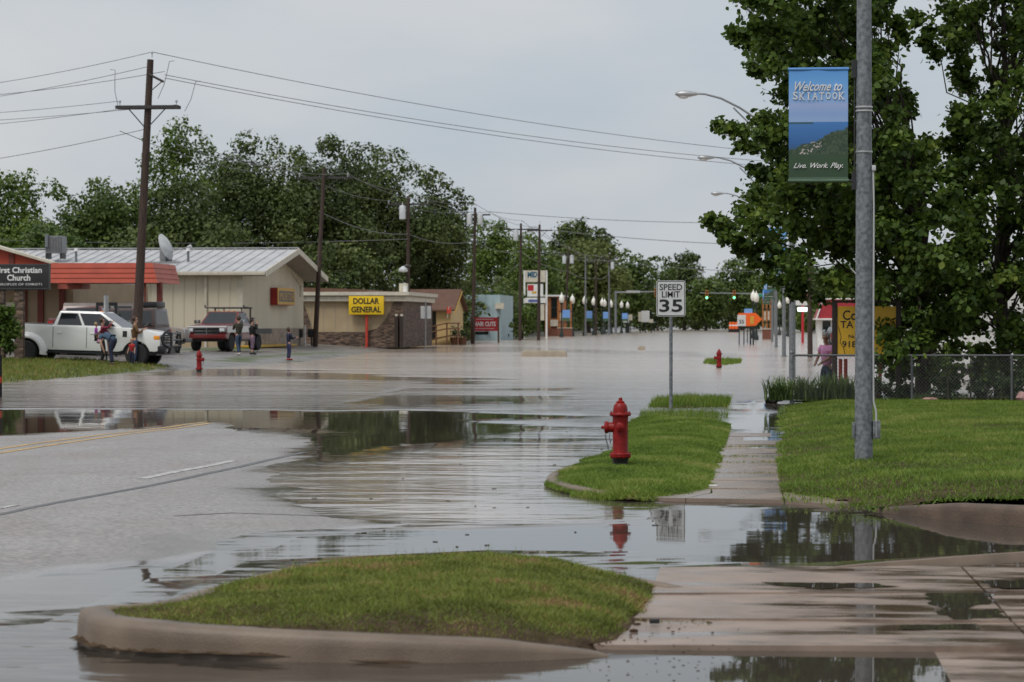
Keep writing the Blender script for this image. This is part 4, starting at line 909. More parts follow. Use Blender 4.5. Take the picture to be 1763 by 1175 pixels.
def siding(parent, a, b, z0, ztop, w, m, proud=.03, name='panel'):
    """ribbed sheets side by side along a wall from a to b; each sheet its own piece"""
    a, b = Vector((*a, 0)), Vector((*b, 0)); L_ = (b-a).length; d = (b-a).normalized(); nrm = Vector((d.y, -d.x, 0)); n = max(1, int(round(L_/w))); w = L_/n
    for i in range(n):
        p0, p1 = a+d*(w*i+.02), a+d*(w*(i+1)-.02); mb = MB()
        f = [p0, p0+nrm*proud+d*.03, p1+nrm*proud-d*.03, p1]
        zt = [ztop(w*i+.02), ztop(w*i+.02), ztop(w*(i+1)-.02), ztop(w*(i+1)-.02)]
        mb._add([(q.x, q.y, z0) for q in f]+[(q.x, q.y, z) for q, z in zip(f, zt)], [(0, 1, 5, 4), (1, 2, 6, 5), (2, 3, 7, 6), (4, 5, 6, 7), (0, 3, 2, 1), (0, 4, 7, 3)])
        mb.build(name, m, parent, smooth=0)
def cream_building():
    t = thing('metal_building', 'long cream metal building with pale ribbed roof and street gable', 'building')
    xg, xw, ya, yb, zb = -27.0, -46.0, 130.0, 148.0, .2; ze, zr = 4.36, 5.72; ym = (ya+yb)/2; xo = -25.6; ov = .55
    body = [(ya, zb), (yb, zb), (yb, ze), (ym, zr-.12), (ya, ze)]
    MB().prism(body, xw, xg, 'YZ').build('wall', M['cream'], t, smooth=0)
    siding(t, (xw, ya-.003), (xg, ya-.003), .95, lambda s: ze-.02, .62, M['cream'])
    gt = lambda s: ze-.05+(zr-.15-ze)*(1-abs(s/(yb-ya)*2-1))
    siding(t, (xg+.003, ya), (xg+.003, yb), 1.35, gt, .62, M['cream'], .025)
    MB().b(xw, xg+.0, ya-.06, ya-.004, zb, .94).build('plinth', M['stucco'], t)
    MB().b(xg+.004, xg+.10, ya+.9, yb, zb, 1.33).build('stone_skirt', M['pink_rock'], t)
    # roof sheets with seams
    sl = (zr-ze)/(ym-ya); zl = ze-sl*ov+.1; nx = 34; wx_ = (xo-xw)/nx
    for side in (0, 1):
        y0, y1 = (ya-ov, ym) if side == 0 else (yb+ov, ym)
        me = None
        for i in range(nx):
            if me is None:
                mb = MB(); a0, a1 = (y0, zl), (y1, zr+.1)
                mb._add([(0, a0[0], a0[1]), (wx_, a0[0], a0[1]), (wx_, a1[0], a1[1]), (0, a1[0], a1[1]), (0, a0[0], a0[1]-.06), (wx_, a0[0], a0[1]-.06), (wx_, a1[0], a1[1]-.06), (0, a1[0], a1[1]-.06)],
                        [(0, 1, 2, 3), (7, 6, 5, 4), (0, 4, 5, 1), (1, 5, 6, 2), (2, 6, 7, 3), (3, 7, 4, 0)])
                mb._add([(0, a0[0], a0[1]+.001), (.07, a0[0], a0[1]+.001), (.05, a0[0], a0[1]+.05), (.02, a0[0], a0[1]+.05), (0, a1[0], a1[1]+.001), (.07, a1[0], a1[1]+.001), (.05, a1[0], a1[1]+.05), (.02, a1[0], a1[1]+.05)],
                        [(0, 1, 2, 3), (4, 7, 6, 5), (1, 5, 6, 2), (2, 6, 7, 3), (3, 7, 4, 0)])
                o = mb.build('roof_sheet', M['roof_metal'], t, smooth=0); me = o.data
            else: o = link('roof_sheet', me, None, t)
            o.location = (xw+i*wx_, 0, 0)
    # rake fascia, eave gutter, ridge cap, soffit, downspout
    for s in (0, 1):
        y0 = ya-ov if s == 0 else yb+ov
        MB().prism([(y0, zl-.28), (y0, zl+.04), (ym, zr+.14), (ym, zr-.18)], xo-.02, xo+.04, 'YZ').build('rake_board', M['trim'], t, smooth=0)
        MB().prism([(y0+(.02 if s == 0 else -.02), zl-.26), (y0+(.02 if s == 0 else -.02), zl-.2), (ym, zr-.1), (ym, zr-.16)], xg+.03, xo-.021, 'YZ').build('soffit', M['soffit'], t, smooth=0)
    MB().b(xw, xo-.03, ya-ov-.12, ya-ov-.005, zl-.2, zl-.01).build('gutter', M['trim'], t, bevel=.02)
    MB().b(xw, xo, ym-.18, ym+.18, zr+.14, zr+.19).build('ridge_cap', M['roof_metal'], t)
    MB().b(xg-2.0, xg-1.86, ya-.14, ya-.04, .3, ze-.25).build('downspout', M['trim'], t)
    MB().b(xg-.22, xg+.06, ya-.045, ya+.05, .95, ze-.03).build('corner_trim', M['trim'], t)
    MB().tube([(xg+.06, yb-5.2, 4.9), (xg+.06, yb-1.2, 3.9), (xg+.06, yb-1.2, 3.2)], .05, 6).build('conduit', M['trim'], t)
    return t
cream_building()
# hanging sign box on the gable
M['sign_red'] = pbr('red_sign_side', (.30, .015, .012), .45); M['sign_gold'] = pbr('gold_sign', (.62, .36, .05), .5)
t = thing('wall_sign', 'red sided yellow sign box with dark lettering on the cream gable', 'sign', (-26.97, 137.6, 0))
MB().b(.02, .40, 0, 5.2, 2.66, 3.62).build('box', M['sign_red'], t); f = MB().b(.402, .42, .1, 5.25, 2.70, 3.64).build('face', M['sign_gold'], t)
M['slate'] = pbr('slate_panel', (.085, .08, .085), .5)
MB().b(.422, .435, .5, 5.0, 2.86, 3.46).build('panel', M['slate'], f)
for s, y_, w in (('MLR', 1.75, 2.0), ('STONE', 3.85, 2.1)): text(s, M['sign_gold'], f, (.438, y_, 3.16), w, .42, rz=math.pi/2, bold=.0, depth=.006)
# roof plant
def roof_at(u, v): return yp(u, v, 133.5)
p = roof_at(96, 441); t = thing('rooftop_unit', 'grey air conditioning unit on the left of the ribbed roof', 'air conditioner', (p.x, 133.5, p.z-.02))
M['ac'] = pbr('ac_grey', (.24, .245, .25), .5)
c = MB().b(-.45, .5, -.45, .45, .16, 1.1).build('cabinet', M['ac'], t, bevel=.02)
for i in range(11): MB().b(-.42+i*.085, -.39+i*.085, -.462, -.449, .2, 1.06).build('louvre', M['dark'], c)
for x in (-.4, .4): MB().b(x-.06, x+.06, -.4, .4, -.14, .16).build('foot', M['dark'], t)
MB().cyl((-.35, -.5, .5), (-.35, -.5, 1.2), .1, n=10).build('duct', M['steel'], t)
for u, lab in ((131, 'short white vent pipe beside the rooftop air conditioner'), (324, 'short white vent pipe right of the satellite dish')):
    p = roof_at(u, 444); t = thing('vent_pipe', lab, 'vent', (p.x, 133.5, p.z-.05)); MB().cyl((0, 0, -.3), (0, 0, .42), .07, n=10).build('pipe', M['steel'], t); MB().cyl((0, 0, .4), (0, 0, .58), .13, .1, 10).build('cap', M['white'], t)
p = roof_at(287, 455); t = thing('satellite_dish', 'white satellite dish on a grey base on the ribbed roof', 'satellite dish', (p.x, 133.2, p.z))
MB().b(-1.1, .9, -.5, .5, -.18, .12).build('ballast_base', M['ac'], t, bevel=.03); MB().b(-.35, .25, .1, .6, .1, 1.0).build('equipment_box', M['ac'], t, bevel=.03)
MB().tube([(0, 0, .1), (.05, 0, .9)], .06, 8).build('mast', M['steel'], t)
d = MB().lathe([(.001, .14), (.3, .11), (.55, .03), (.72, -.06), (.75, -.05), (.57, .06), (.3, .15), (.001, .18)], 22, axis='Z').build('dish', M['conduit'], t); d.location = (.1, -.15, .95); d.rotation_euler = (R(10), R(68), 0)
MB().tube([(.12, -.1, .55), (.7, -.2, .75), (1.35, -.25, .92)], .03, 6).build('feed_arm', M['ac'], t); MB().cyl((1.3, -.25, .9), (1.5, -.28, .96), .07, .1, 8).build('feed_horn', M['conduit'], t)

# ---- church with red canopy
M['canopy_red'] = pbr('red_shingle', (.42, .055, .02), .6, (.34, .042, .017), 1.5); M['canopy_pale'] = pbr('pale_red_shingle', (.47, .12, .08), .6)  # paler red goes on the hipped end, soffit and one post
M['church_tan'] = pbr('church_tan', (.36, .27, .17), .75, (.31, .23, .145), 1.1); M['red_brown'] = pbr('red_brown_post', (.17, .032, .02), .65)
CYY = 108.0; k = ppm(CYY)
t = thing('church', 'tan church with red posts and red shingled entrance canopy', 'church')
xr = yp(126, 500, CYY+2).x; xl = -52.0
MB().b(xl, xr, CYY+2, CYY+16, .1, 3.55).build('wall', M['church_tan'], t, smooth=0)
for u in (42, 71, 108):
    x = yp(u, 500, CYY+2).x; MB().b(x-.13, x+.13, CYY+1.85, CYY+2.0, .1, 3.5).build('pilaster', M['red_brown'], t)
x = yp(10, 500, CYY+2).x; MB().b(x-.5, x+.5, CYY+1.95, CYY+1.998, .3, 2.6).build('door', M['trim'], t); MB().b(x-.02, x+.42, CYY+1.93, CYY+1.949, .4, 2.4).build('door_glass', M['glass'], t)
for u in (34, 59, 65): 
    x = yp(u, 545, CYY+1.9).x; MB().cyl((x, CYY+1.6, .3), (x, CYY+1.6, .75), .07, .05, 8).build('lantern', M['text_white'], t)
# roof with pale fascia and red gable band
z1, z2 = yp(0, 424, CYY).z, yp(93, 452, CYY).z; xa, xb = yp(0, 430, CYY).x, yp(94, 450, CYY).x; sl = (z2-z1)/(xb-xa)
MB().prism([(xl, z1-sl*(xa-xl)), (xb, z2), (xb, z2-.10), (xl, z1-sl*(xa-xl)-.3)], CYY-.2, CYY+.6, 'XZ').build('roof_fascia', M['trim'], t, smooth=0); MB().b(xl, xr-.5, CYY+2.001, CYY+15.9, 3.551, 3.8).build('roof', M['roof_metal'], t)
MB().prism([(xl, z1-sl*(xa-xl)-.31), (xb-.05, z2-.105), (xb-.05, 3.56), (xl, 3.56)], CYY+.1, CYY+2.0, 'XZ').build('gable_band', M['canopy_red'], t, smooth=0)
MB().b(yp(19, 440, CYY).x-.12, yp(19, 440, CYY).x+.12, CYY+.02, CYY+.098, 3.57, z1-.35).build('gable_post', M['red_brown'], t)
# canopy: overlapping courses with hipped right end
cx0, cx1 = yp(88, 470, CYY-2).x, yp(263, 470, CYY-2).x; zt, zb = yp(200, 453, CYY-2).z, yp(200, 487.5, CYY-2).z; n = 4
for i in range(n):
    za, zc = zb+(zt-zb)*i/n, zb+(zt-zb)*(i+1)/n; o0, o1 = .16*(n-i)/n, .16*(n-i-1)/n
    mb = MB(); y0, y1 = CYY-2-o0, CYY-2-o1+.03; x0_, x1_ = cx1+o0*1.6, cx1+o1*1.6-.03
    mb._add([(cx0, y0, za), (x0_, y0, za), (x1_, y1, zc), (cx0, y1, zc), (cx0, y1+.12, za), (x0_, y1+.12, za)], [(0, 1, 2, 3), (0, 4, 5, 1)]); mb.build('shingle_course', M['canopy_red'], t, smooth=0)
    mb = MB(); mb._add([(x0_, y0, za), (x0_, y0+4.3, za), (x1_, y1+4.2, zc), (x1_, y1, zc), (x1_-.12, y0, za), (x1_-.12, y0+4.3, za)], [(0, 1, 2, 3), (0, 4, 5, 1)]); mb.build('shingle_course', M['canopy_pale'], t, smooth=0)
MB().b(cx0, cx1-.06, CYY-1.95, CYY+1.9, zb+.02, zt-.02).build('canopy_deck', M['red_brown'], t)
MB().b(cx0-.4, yp(142, 490, CYY+.5).x, CYY+.4, CYY+1.8, zb-.22, zb+.0).build('canopy_soffit', M['canopy_pale'], t)
for u, m_, w in ((245, 'conduit', .10), (274, 'red_brown', .22)):
    x = yp(u, 520, CYY-1.8).x; MB().b(x-w/2, x+w/2, CYY-1.8, CYY-1.8+w, .1, zb+.03).build('canopy_post', M[m_], t); 
x = yp(248, 520, CYY-1.7).x; MB().b(x-.0, x+.08, CYY-1.69, CYY-1.6, .1, zb+.03).build('canopy_post', M['canopy_pale'], t)
# church sign
p = yp(36, 500, 87.5); k = ppm(87.5); t = thing('church_sign', 'black church name sign with white lettering at the left edge', 'sign', (p.x, 87.5, 0)); M['sign_black'] = pbr('sign_black', (.022, .022, .022), .5, (.016, .016, .016))
zt, zb = yp(36, 455, 87.5).z, yp(36, 499.5, 87.5).z; W_ = 104/k
c = MB().b(-W_/2, W_/2, -.16, .16, zb, zt).build('cabinet', M['sign_black'], t, bevel=.02)
M['slate_frame'] = pbr('sign_frame', (.05, .05, .052), .5)
for q in ((-W_/2+.02, W_/2-.02, -.172, -.162, zt-.06, zt-.02), (-W_/2+.02, W_/2-.02, -.172, -.162, zb+.02, zb+.06)): MB().b(*q).build('frame_strip', M['slate_frame'], c)
for s, v, w, h in (('First Christian', 465.5, 84, 10.5), ('Church', 478.5, 42, 11), ('(DISCIPLES OF CHRIST)', 490.5, 84, 5)): text(s, M['text_white'], c, ((34.5-36)/k, -.168, yp(36, v, 87.5).z), w/k, h/k, bold=.025 if h > 8 else 0)
for x in (-.75, -.05): MB().b(x-.16, x+.16, -.12, .12, 0, zb-.002).build('post', M['ledge_stone'], t)

# ---- tan stone-fronted shop
SYY = 156.0; k = ppm(SYY)
t = thing('shop', 'tan shop with white fascia and curved dark stone facing', 'building')
x0, x1 = yp(505, 560, SYY).x, yp(692, 560, SYY).x; zt = yp(600, 517, SYY).z; g = .1
MB().b(x0, x1, SYY, SYY+14, g, zt+.35).build('wall', M['stucco'], t, smooth=0)
fz = [yp(600, v, SYY).z for v in (503, 509, 511, 519)]
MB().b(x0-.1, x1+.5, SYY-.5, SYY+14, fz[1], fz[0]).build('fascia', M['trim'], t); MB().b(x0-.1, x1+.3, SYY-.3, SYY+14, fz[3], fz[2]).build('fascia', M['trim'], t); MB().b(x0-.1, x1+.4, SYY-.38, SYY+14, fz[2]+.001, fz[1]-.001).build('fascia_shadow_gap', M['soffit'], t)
M['brown_roof'] = pbr('brown_roof', (.13, .065, .042), .8, (.10, .05, .033), 2)
MB().prism([(x0, fz[0]+.002), (x1-2.2, fz[0]+.002), (x1-2.4, fz[0]+.16), (x0+.5, fz[0]+.3)], SYY+1, SYY+13, 'XZ').build('roof', M['brown_roof'], t, smooth=0)
def W2(u, v): q = yp(u, v, SYY); return (q.x, q.z)
MB().prism([(x0, g), (x1+.1, g), (x1+.1, W2(0, 520)[1]), W2(678, 520), W2(672, 535), W2(664, 552), W2(650, 566), W2(625, 572), (x0, W2(600, 572)[1])], SYY-.10, SYY-.003, 'XZ').build('stone_facing', M['ledge_stone'], t, smooth=0)
MB().prism([W2(517, 519), W2(521, 519), W2(531, 545), W2(538, 572), W2(517, 572)], SYY-.095, SYY-.004, 'XZ').build('stone_facing', M['ledge_stone'], t, smooth=0)
MB().b(x1+.003, x1+.10, SYY, SYY+14, g, W2(0, 520)[1]).build('stone_facing', M['ledge_stone'], t, smooth=0)
for u in (684, 693): x = W2(u, 560)[0]; MB().b(x-.11, x+.11, SYY-.5, SYY-.14, g, yp(u, 545, SYY).z).build('pilaster', M['brown_post'], t); MB().b(x-.07, x+.07, SYY-.47, SYY-.2, yp(u, 544.8, SYY).z, yp(u, 541, SYY).z).build('wall_lamp', M['trim'], t)
for j in range(8): 
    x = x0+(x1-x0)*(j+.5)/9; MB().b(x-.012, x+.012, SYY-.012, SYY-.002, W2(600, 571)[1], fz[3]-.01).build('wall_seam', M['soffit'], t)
x = W2(690, 503)[0]; MB().b(x-.25, x+.25, SYY+1, SYY+1.6, fz[0]+.001, fz[0]+.55).build('chimney', M['trim'], t); x = W2(700, 503)[0]; MB().b(x-.3, x-.06, SYY+.5, SYY+.9, fz[0]+.001, fz[0]+.4).build('chimney', M['white'], t)
# store pylon sign
p = hit(631, 598); k = ppm(p.y); t = thing('store_sign', 'yellow store sign with bold black letters on an orange red post', 'sign', (p.x, p.y, p.z)); M['sign_dg'] = pbr('sign_yellow', (.78, .52, .012), .4, (.72, .47, .012), 2); M['post_red'] = pbr('red_post', (.55, .055, .03), .5)
zt, zb = yp(632, 510, p.y).z-p.z, yp(632, 542, p.y).z-p.z; W_ = 62/k
MB().cyl((0, .1, -.3), (0, .1, zb+.1), .09, n=10).build('post', M['post_red'], t)
c = MB().b(-W_/2, W_/2, -.12, .12, zb, zt).build('cabinet', M['sign_dg'], t, bevel=.03)
for s, f in (('DOLLAR', .73), ('GENERAL', .27)): text(s, M['text_black'], c, (0, -.125, zb+(zt-zb)*f), W_*(.74 if f > .5 else .85), (zt-zb)*.33, bold=.035)
# mail boxes by the shop corner
p = hit(519, 596); t = thing('mailbox_stand', 'dark news boxes with white pipe beside the cream building', 'mailbox', (p.x, p.y+1, p.z))
for x in (-.3, .42): b = MB().b(x-.2, x+.2, -.2, .2, .5, 1.0).build('box', M['dark'], t, bevel=.02); MB().b(x-.04, x+.04, -.04, .04, 0, .499).build('leg', M['dark'], t)
MB().cyl((.08, -.25, 0), (.08, -.25, 1.2), .05, n=8).build('pipe', M['white'], t)
# paved apron and kerb in front
p = hit(400, 599); MB_ = MB().b(-27.5, -25.9, 128.6, 140, .36, .47); tag(MB_.build('yellow_kerb', pbr('yellow_kerb', (.5, .30, .03), .6), bevel=.02), 'yellow painted kerb at the foot of the cream building', 'kerb')

# ---- yellow cottage with ramp
HYY = 186.0
t = thing('cottage', 'small yellow cottage with brown shingle roof and wooden ramp', 'house'); M['yellow_siding'] = pbr('yellow_siding', (.60, .43, .19), .65, (.55, .39, .17), 1)
x0, x1 = yp(706, 560, HYY).x, yp(776, 560, HYY).x; ze = yp(740, 532, HYY).z; zr = yp(740, 501, HYY+4).z; D = 8.0
MB().prism([(HYY, -.1), (HYY+D, -.1), (HYY+D, ze), (HYY+D/2, zr-.12), (HYY, ze)], x0-3, x1, 'YZ').build('wall', M['yellow_siding'], t, smooth=0)
for q in range(9): x = x1-.05-q*.34; MB().b(x-.02, x+.02, HYY-.02, HYY-.002, .35, ze-.02).build('batten', M['yellow_siding'], t)
sl = (zr-ze)/(D/2)
for s, (ya, yb) in enumerate(((HYY-.5, HYY+D/2), (HYY+D+.5, HYY+D/2))): MB().prism([(ya, ze-.5*sl), (yb, zr), (yb, zr+.12), (ya, ze-.5*sl+.12)], x0-3.3, x1+.35, 'YZ').build('roof', M['brown_roof'], t, smooth=0)
MB().prism([(HYY-.45, ze-.5*sl-.16), (HYY+D/2, zr-.14), (HYY+D/2, zr-.02), (HYY-.45, ze-.5*sl-.02)], x1+.36, x1+.42, 'YZ').build('rake_board', M['sign_gold'], t)
x = yp(744, 560, HYY).x; d = MB().b(x-.25, x+.3, HYY-.03, HYY-.002, .45, ze-.15).build('door', M['glass'], t)
M['ramp_wood'] = pbr('red_brown_wood', (.16, .07, .035), .75, (.11, .05, .025), 3)
ramp = [(yp(715, 580, HYY-1.5).x, .1), (yp(770, 572, HYY-1.5).x, .62)]
MB().prism([(ramp[0][0], ramp[0][1]), (ramp[1][0], ramp[1][1]), (ramp[1][0]+1.0, ramp[1][1]), (ramp[1][0]+1.0, ramp[1][1]+.09), (ramp[1][0], ramp[1][1]+.09), (ramp[0][0], ramp[0][1]+.09)], HYY-1.6, HYY-.2, 'XZ').build('ramp', M['ramp_wood'], t)
for f in (0, .33, .66, 1, 1.35):
    x = ramp[0][0]+(ramp[1][0]-ramp[0][0])*f; z = ramp[0][1]+(ramp[1][1]-ramp[0][1])*min(f, 1); MB().b(x-.05, x+.05, HYY-1.72, HYY-1.61, -.2, z+1.0).build('ramp_post', M['ramp_wood'], t)
for dz in (.55, .95): MB().prism([(ramp[0][0], ramp[0][1]+dz), (ramp[1][0], ramp[1][1]+dz), (ramp[1][0]+1.0, ramp[1][1]+dz), (ramp[1][0]+1.0, ramp[1][1]+dz+.1), (ramp[1][0], ramp[1][1]+dz+.1), (ramp[0][0], ramp[0][1]+dz+.1)], HYY-1.77, HYY-1.73, 'XZ').build('ramp_rail', M['ramp_wood'], t)
q = yp(771, 525, HYY-.3); MB().cyl((q.x, HYY-.6, 2.0), (q.x+.15, HYY-.75, 2.9), .02, n=6).build('flag_staff', M['white'], t)
MB().b(q.x-.02, q.x+.3, HYY-.72, HYY-.70, 2.35, 2.85).build('flag', M['post_red'], t)
for i, (u, lab) in enumerate(((783, 'rusty brown porch planter beside the cottage ramp'), (796, 'tall brown planter box right of the cottage'))):
    p = yp(u, 580, HYY-1); o = thing('planter', lab, 'planter', (p.x, HYY-1, 0)); MB().lathe([(.25, -.1), (.35, .5), (.4, .55), (.36, .56)], 12).build('pot', M['ramp_wood'], o); V, Fc, T = leaf_cloud([(0, 0, .9)], [.5], 160, .16, .3, 'oval'); link('foliage', np_mesh('f', V, Fc, {'tint': T}), M['shrub_leaf'], o)
# back of a road sign
p = gp(733, 605); t = thing('road_sign', 'grey back of a square road sign before the yellow cottage', 'sign', (p.x, p.y, 0)); k = ppm(p.y); M['sign_back'] = pbr('aluminium_back', (.42, .43, .43), .5)
MB().cyl((0, 0, -.3), (0, 0, 2.9), .035, n=8).build('post', M['steel'], t); zz = yp(733, 538, p.y).z; MB().box((0, .05, zz), (18/k, .01, 22/k), rz=.1).build('panel', M['sign_back'], t)

# ---- pale blue building and hair salon sign
BYY = 232.0; k = ppm(BYY); t = thing('blue_building', 'pale blue flat fronted building behind the red sign', 'building'); M['pale_blue'] = pbr('pale_blue', (.36, .47, .50), .6, (.32, .42, .45), .5, stretch=(3, 3, .3))
x0, x1 = yp(798, 550, BYY).x, yp(862, 550, BYY).x; zt = yp(830, 508, BYY).z
MB().b(x0, x1, BYY, BYY+12, -.2, zt).build('wall', M['pale_blue'], t); siding(t, (x0, BYY-.003), (x1, BYY-.003), -.1, lambda s: zt-.02, .7, M['pale_blue'], .03)
MB().b(x1-.45, x1+.35, BYY-.6, BYY-.05, yp(830, 532, BYY).z, yp(830, 522, BYY).z).build('awning_box', M['trim'], t); x = yp(828, 575, BYY).x; MB().b(x-.7, x+.7, BYY-.05, BYY-.035, yp(0, 576, BYY).z, yp(0, 571, BYY).z).build('window', M['glass'], t)
t = thing('grey_roofed_house', 'cream house with low grey roof showing behind the pale blue building', 'house'); q = 246.0; x0, x1 = yp(786, 500, q).x, yp(842, 500, q).x
MB().b(x0, x1, q, q+8, -.2, yp(0, 503, q).z).build('wall', M['trim'], t); zr = yp(0, 489, q).z; ze = yp(0, 504, q).z
MB().prism([(x0-1, ze), (x1+.9, ze), (x1+.7, ze+.14), ((x0+x1)/2-.8, zr), (x0-1, zr)], q-.4, q+8, 'XZ').build('roof', M['ac'], t, smooth=0)
p = gp(835, 590); k = ppm(p.y); t = thing('salon_sign', 'red hair salon sign with white letters between dark posts', 'sign', (p.x, p.y, 0)); M['salon_red'] = pbr('salon_red', (.50, .02, .03), .45)
w = 44/k; zb, zt = yp(0, 570, p.y).z, yp(0, 547, p.y).z
pn = MB().b(-w/2, w/2, -.06, .06, zb, zt).build('panel', M['salon_red'], t)
for x in (-w/2-.08, w/2+.08): MB().b(x-.07, x+.07, -.07, .07, -.3, zt+.08).build('post', M['ramp_wood'], t)
text('HAIR CUTS', M['text_white'], pn, (0, -.064, zb+(zt-zb)*.52), w*.86, (zt-zb)*.34, bold=.03)
for f, ww in ((.86, .7), (.18, .75)): MB().b(-w*ww/2, w*ww/2, -.063, -.0605, zb+(zt-zb)*f-.02, zb+(zt-zb)*f+.02).build('small_print', M['sign_white'], pn)
# ================================================================== vehicles
M['truck_white'] = pbr('white_car_paint', (.74, .74, .72), .28, (.71, .71, .69), 1, coat=.5)
M['truck_red'] = pbr('red_car_paint', (.15, .016, .015), .3, (.13, .014, .013), 1, coat=.5)
M['truck_maroon'] = pbr('maroon_paint', (.10, .018, .018), .3, coat=.4)
M['suv_brown'] = pbr('brown_paint', (.055, .028, .024), .3, (.045, .022, .02), 1, coat=.4)
M['interior'] = pbr('cream_interior', (.35, .30, .22), .8)
def wheel(t, x, y, r, w, side, rim='chrome', yaw=0):
    e = bpy.data.objects.new('wheel', None); C.objects.link(e); e.parent = t; e.location = (x, y, r); e.rotation_euler.z = yaw
    MB().lathe([(r*.62, -w/2), (r*.9, -w/2), (r*.97, -w*.42), (r, -w*.3), (r, w*.3), (r*.97, w*.42), (r*.9, w/2), (r*.62, w/2)], 28, axis='Y').build('tyre', M['rubber'], e)
    MB().lathe([(r*.62, -w*.35), (r*.60, side*w*.30-.001), (r*.5, side*w*.2), (r*.2, side*w*.28), (.001, side*w*.3)], 20, axis='Y').build('rim', M[rim], e)
    for i in range(6):
        a = i*math.pi/3; MB().box((r*.4*math.cos(a), side*w*.27, r*.4*math.sin(a)), (r*.16, .02, r*.16)).build('rim_hole', M['black'], e)
def arch(cx, cz, r, z0, n=10):
    a0 = math.asin(min(1, (z0-cz)/r)); return [(cx+r*math.cos(a), cz+r*math.sin(a)) for a in np.linspace(math.pi-a0, a0, n)]   # from rear to front
def cab(t, xb, zb, xt, zt, wb, wt, m, wins, name='cab'):
    """greenhouse: bottom span xb=(rear,front), top span xt; windows on both sides, front and back"""
    lo = [(xb[0], -wb, zb), (xb[1], -wb, zb), (xb[1], wb, zb), (xb[0], wb, zb)]; hi = [(xt[0], -wt, zt), (xt[1], -wt, zt), (xt[1], wt, zt), (xt[0], wt, zt)]
    mb = MB(); mb._add(lo+hi, [(0, 1, 5, 4), (1, 2, 6, 5), (2, 3, 7, 6), (3, 0, 4, 7), (4, 5, 6, 7), (3, 2, 1, 0)]); c = mb.build(name, m, t, bevel=.05)
    def bil(A, B, D, E, u, v): return A.lerp(B, u).lerp(E.lerp(D, u), v)   # A-B bottom, E-D top
    def pane(nm, A, B, D, E, u0, u1, v0, v1, out, ua=None):
        A, B, D, E = map(Vector, (A, B, D, E)); nrm = (B-A).cross(E-A).normalized(); 
        if nrm.dot(Vector(out)) < 0: nrm = -nrm
        u2, u3 = ua or (u0, u1)
        P = [bil(A, B, D, E, u0, v0), bil(A, B, D, E, u1, v0), bil(A, B, D, E, u3, v1), bil(A, B, D, E, u2, v1)]
        mb = MB(); mb._add([p+nrm*.006 for p in P]+[p-nrm*.02 for p in P], [(0, 1, 2, 3), (0, 4, 5, 1), (1, 5, 6, 2), (2, 6, 7, 3), (3, 7, 4, 0)]); mb.build(nm, M['glass'], c, smooth=0)
    for s in (-1, 1):
        i0, i1 = (0, 1) if s < 0 else (3, 2)
        for (u0, u1) in wins: pane('side_window', lo[i0], lo[i1], hi[i1], hi[i0], u0, u1, .10, .86, (0, s, 0))
    pane('windshield', lo[1], lo[2], hi[2], hi[1], .06, .94, .05, .92, (1, 0, .3)); pane('rear_window', lo[0], lo[3], hi[3], hi[0], .1, .9, .2, .85, (-1, 0, 0))
    return c
def place(t, u, v, heading, dz=0, pitch=0):
    p = hit(u, v); t.location = (p.x, p.y, p.z+dz); t.rotation_euler = (0, pitch, heading); return p
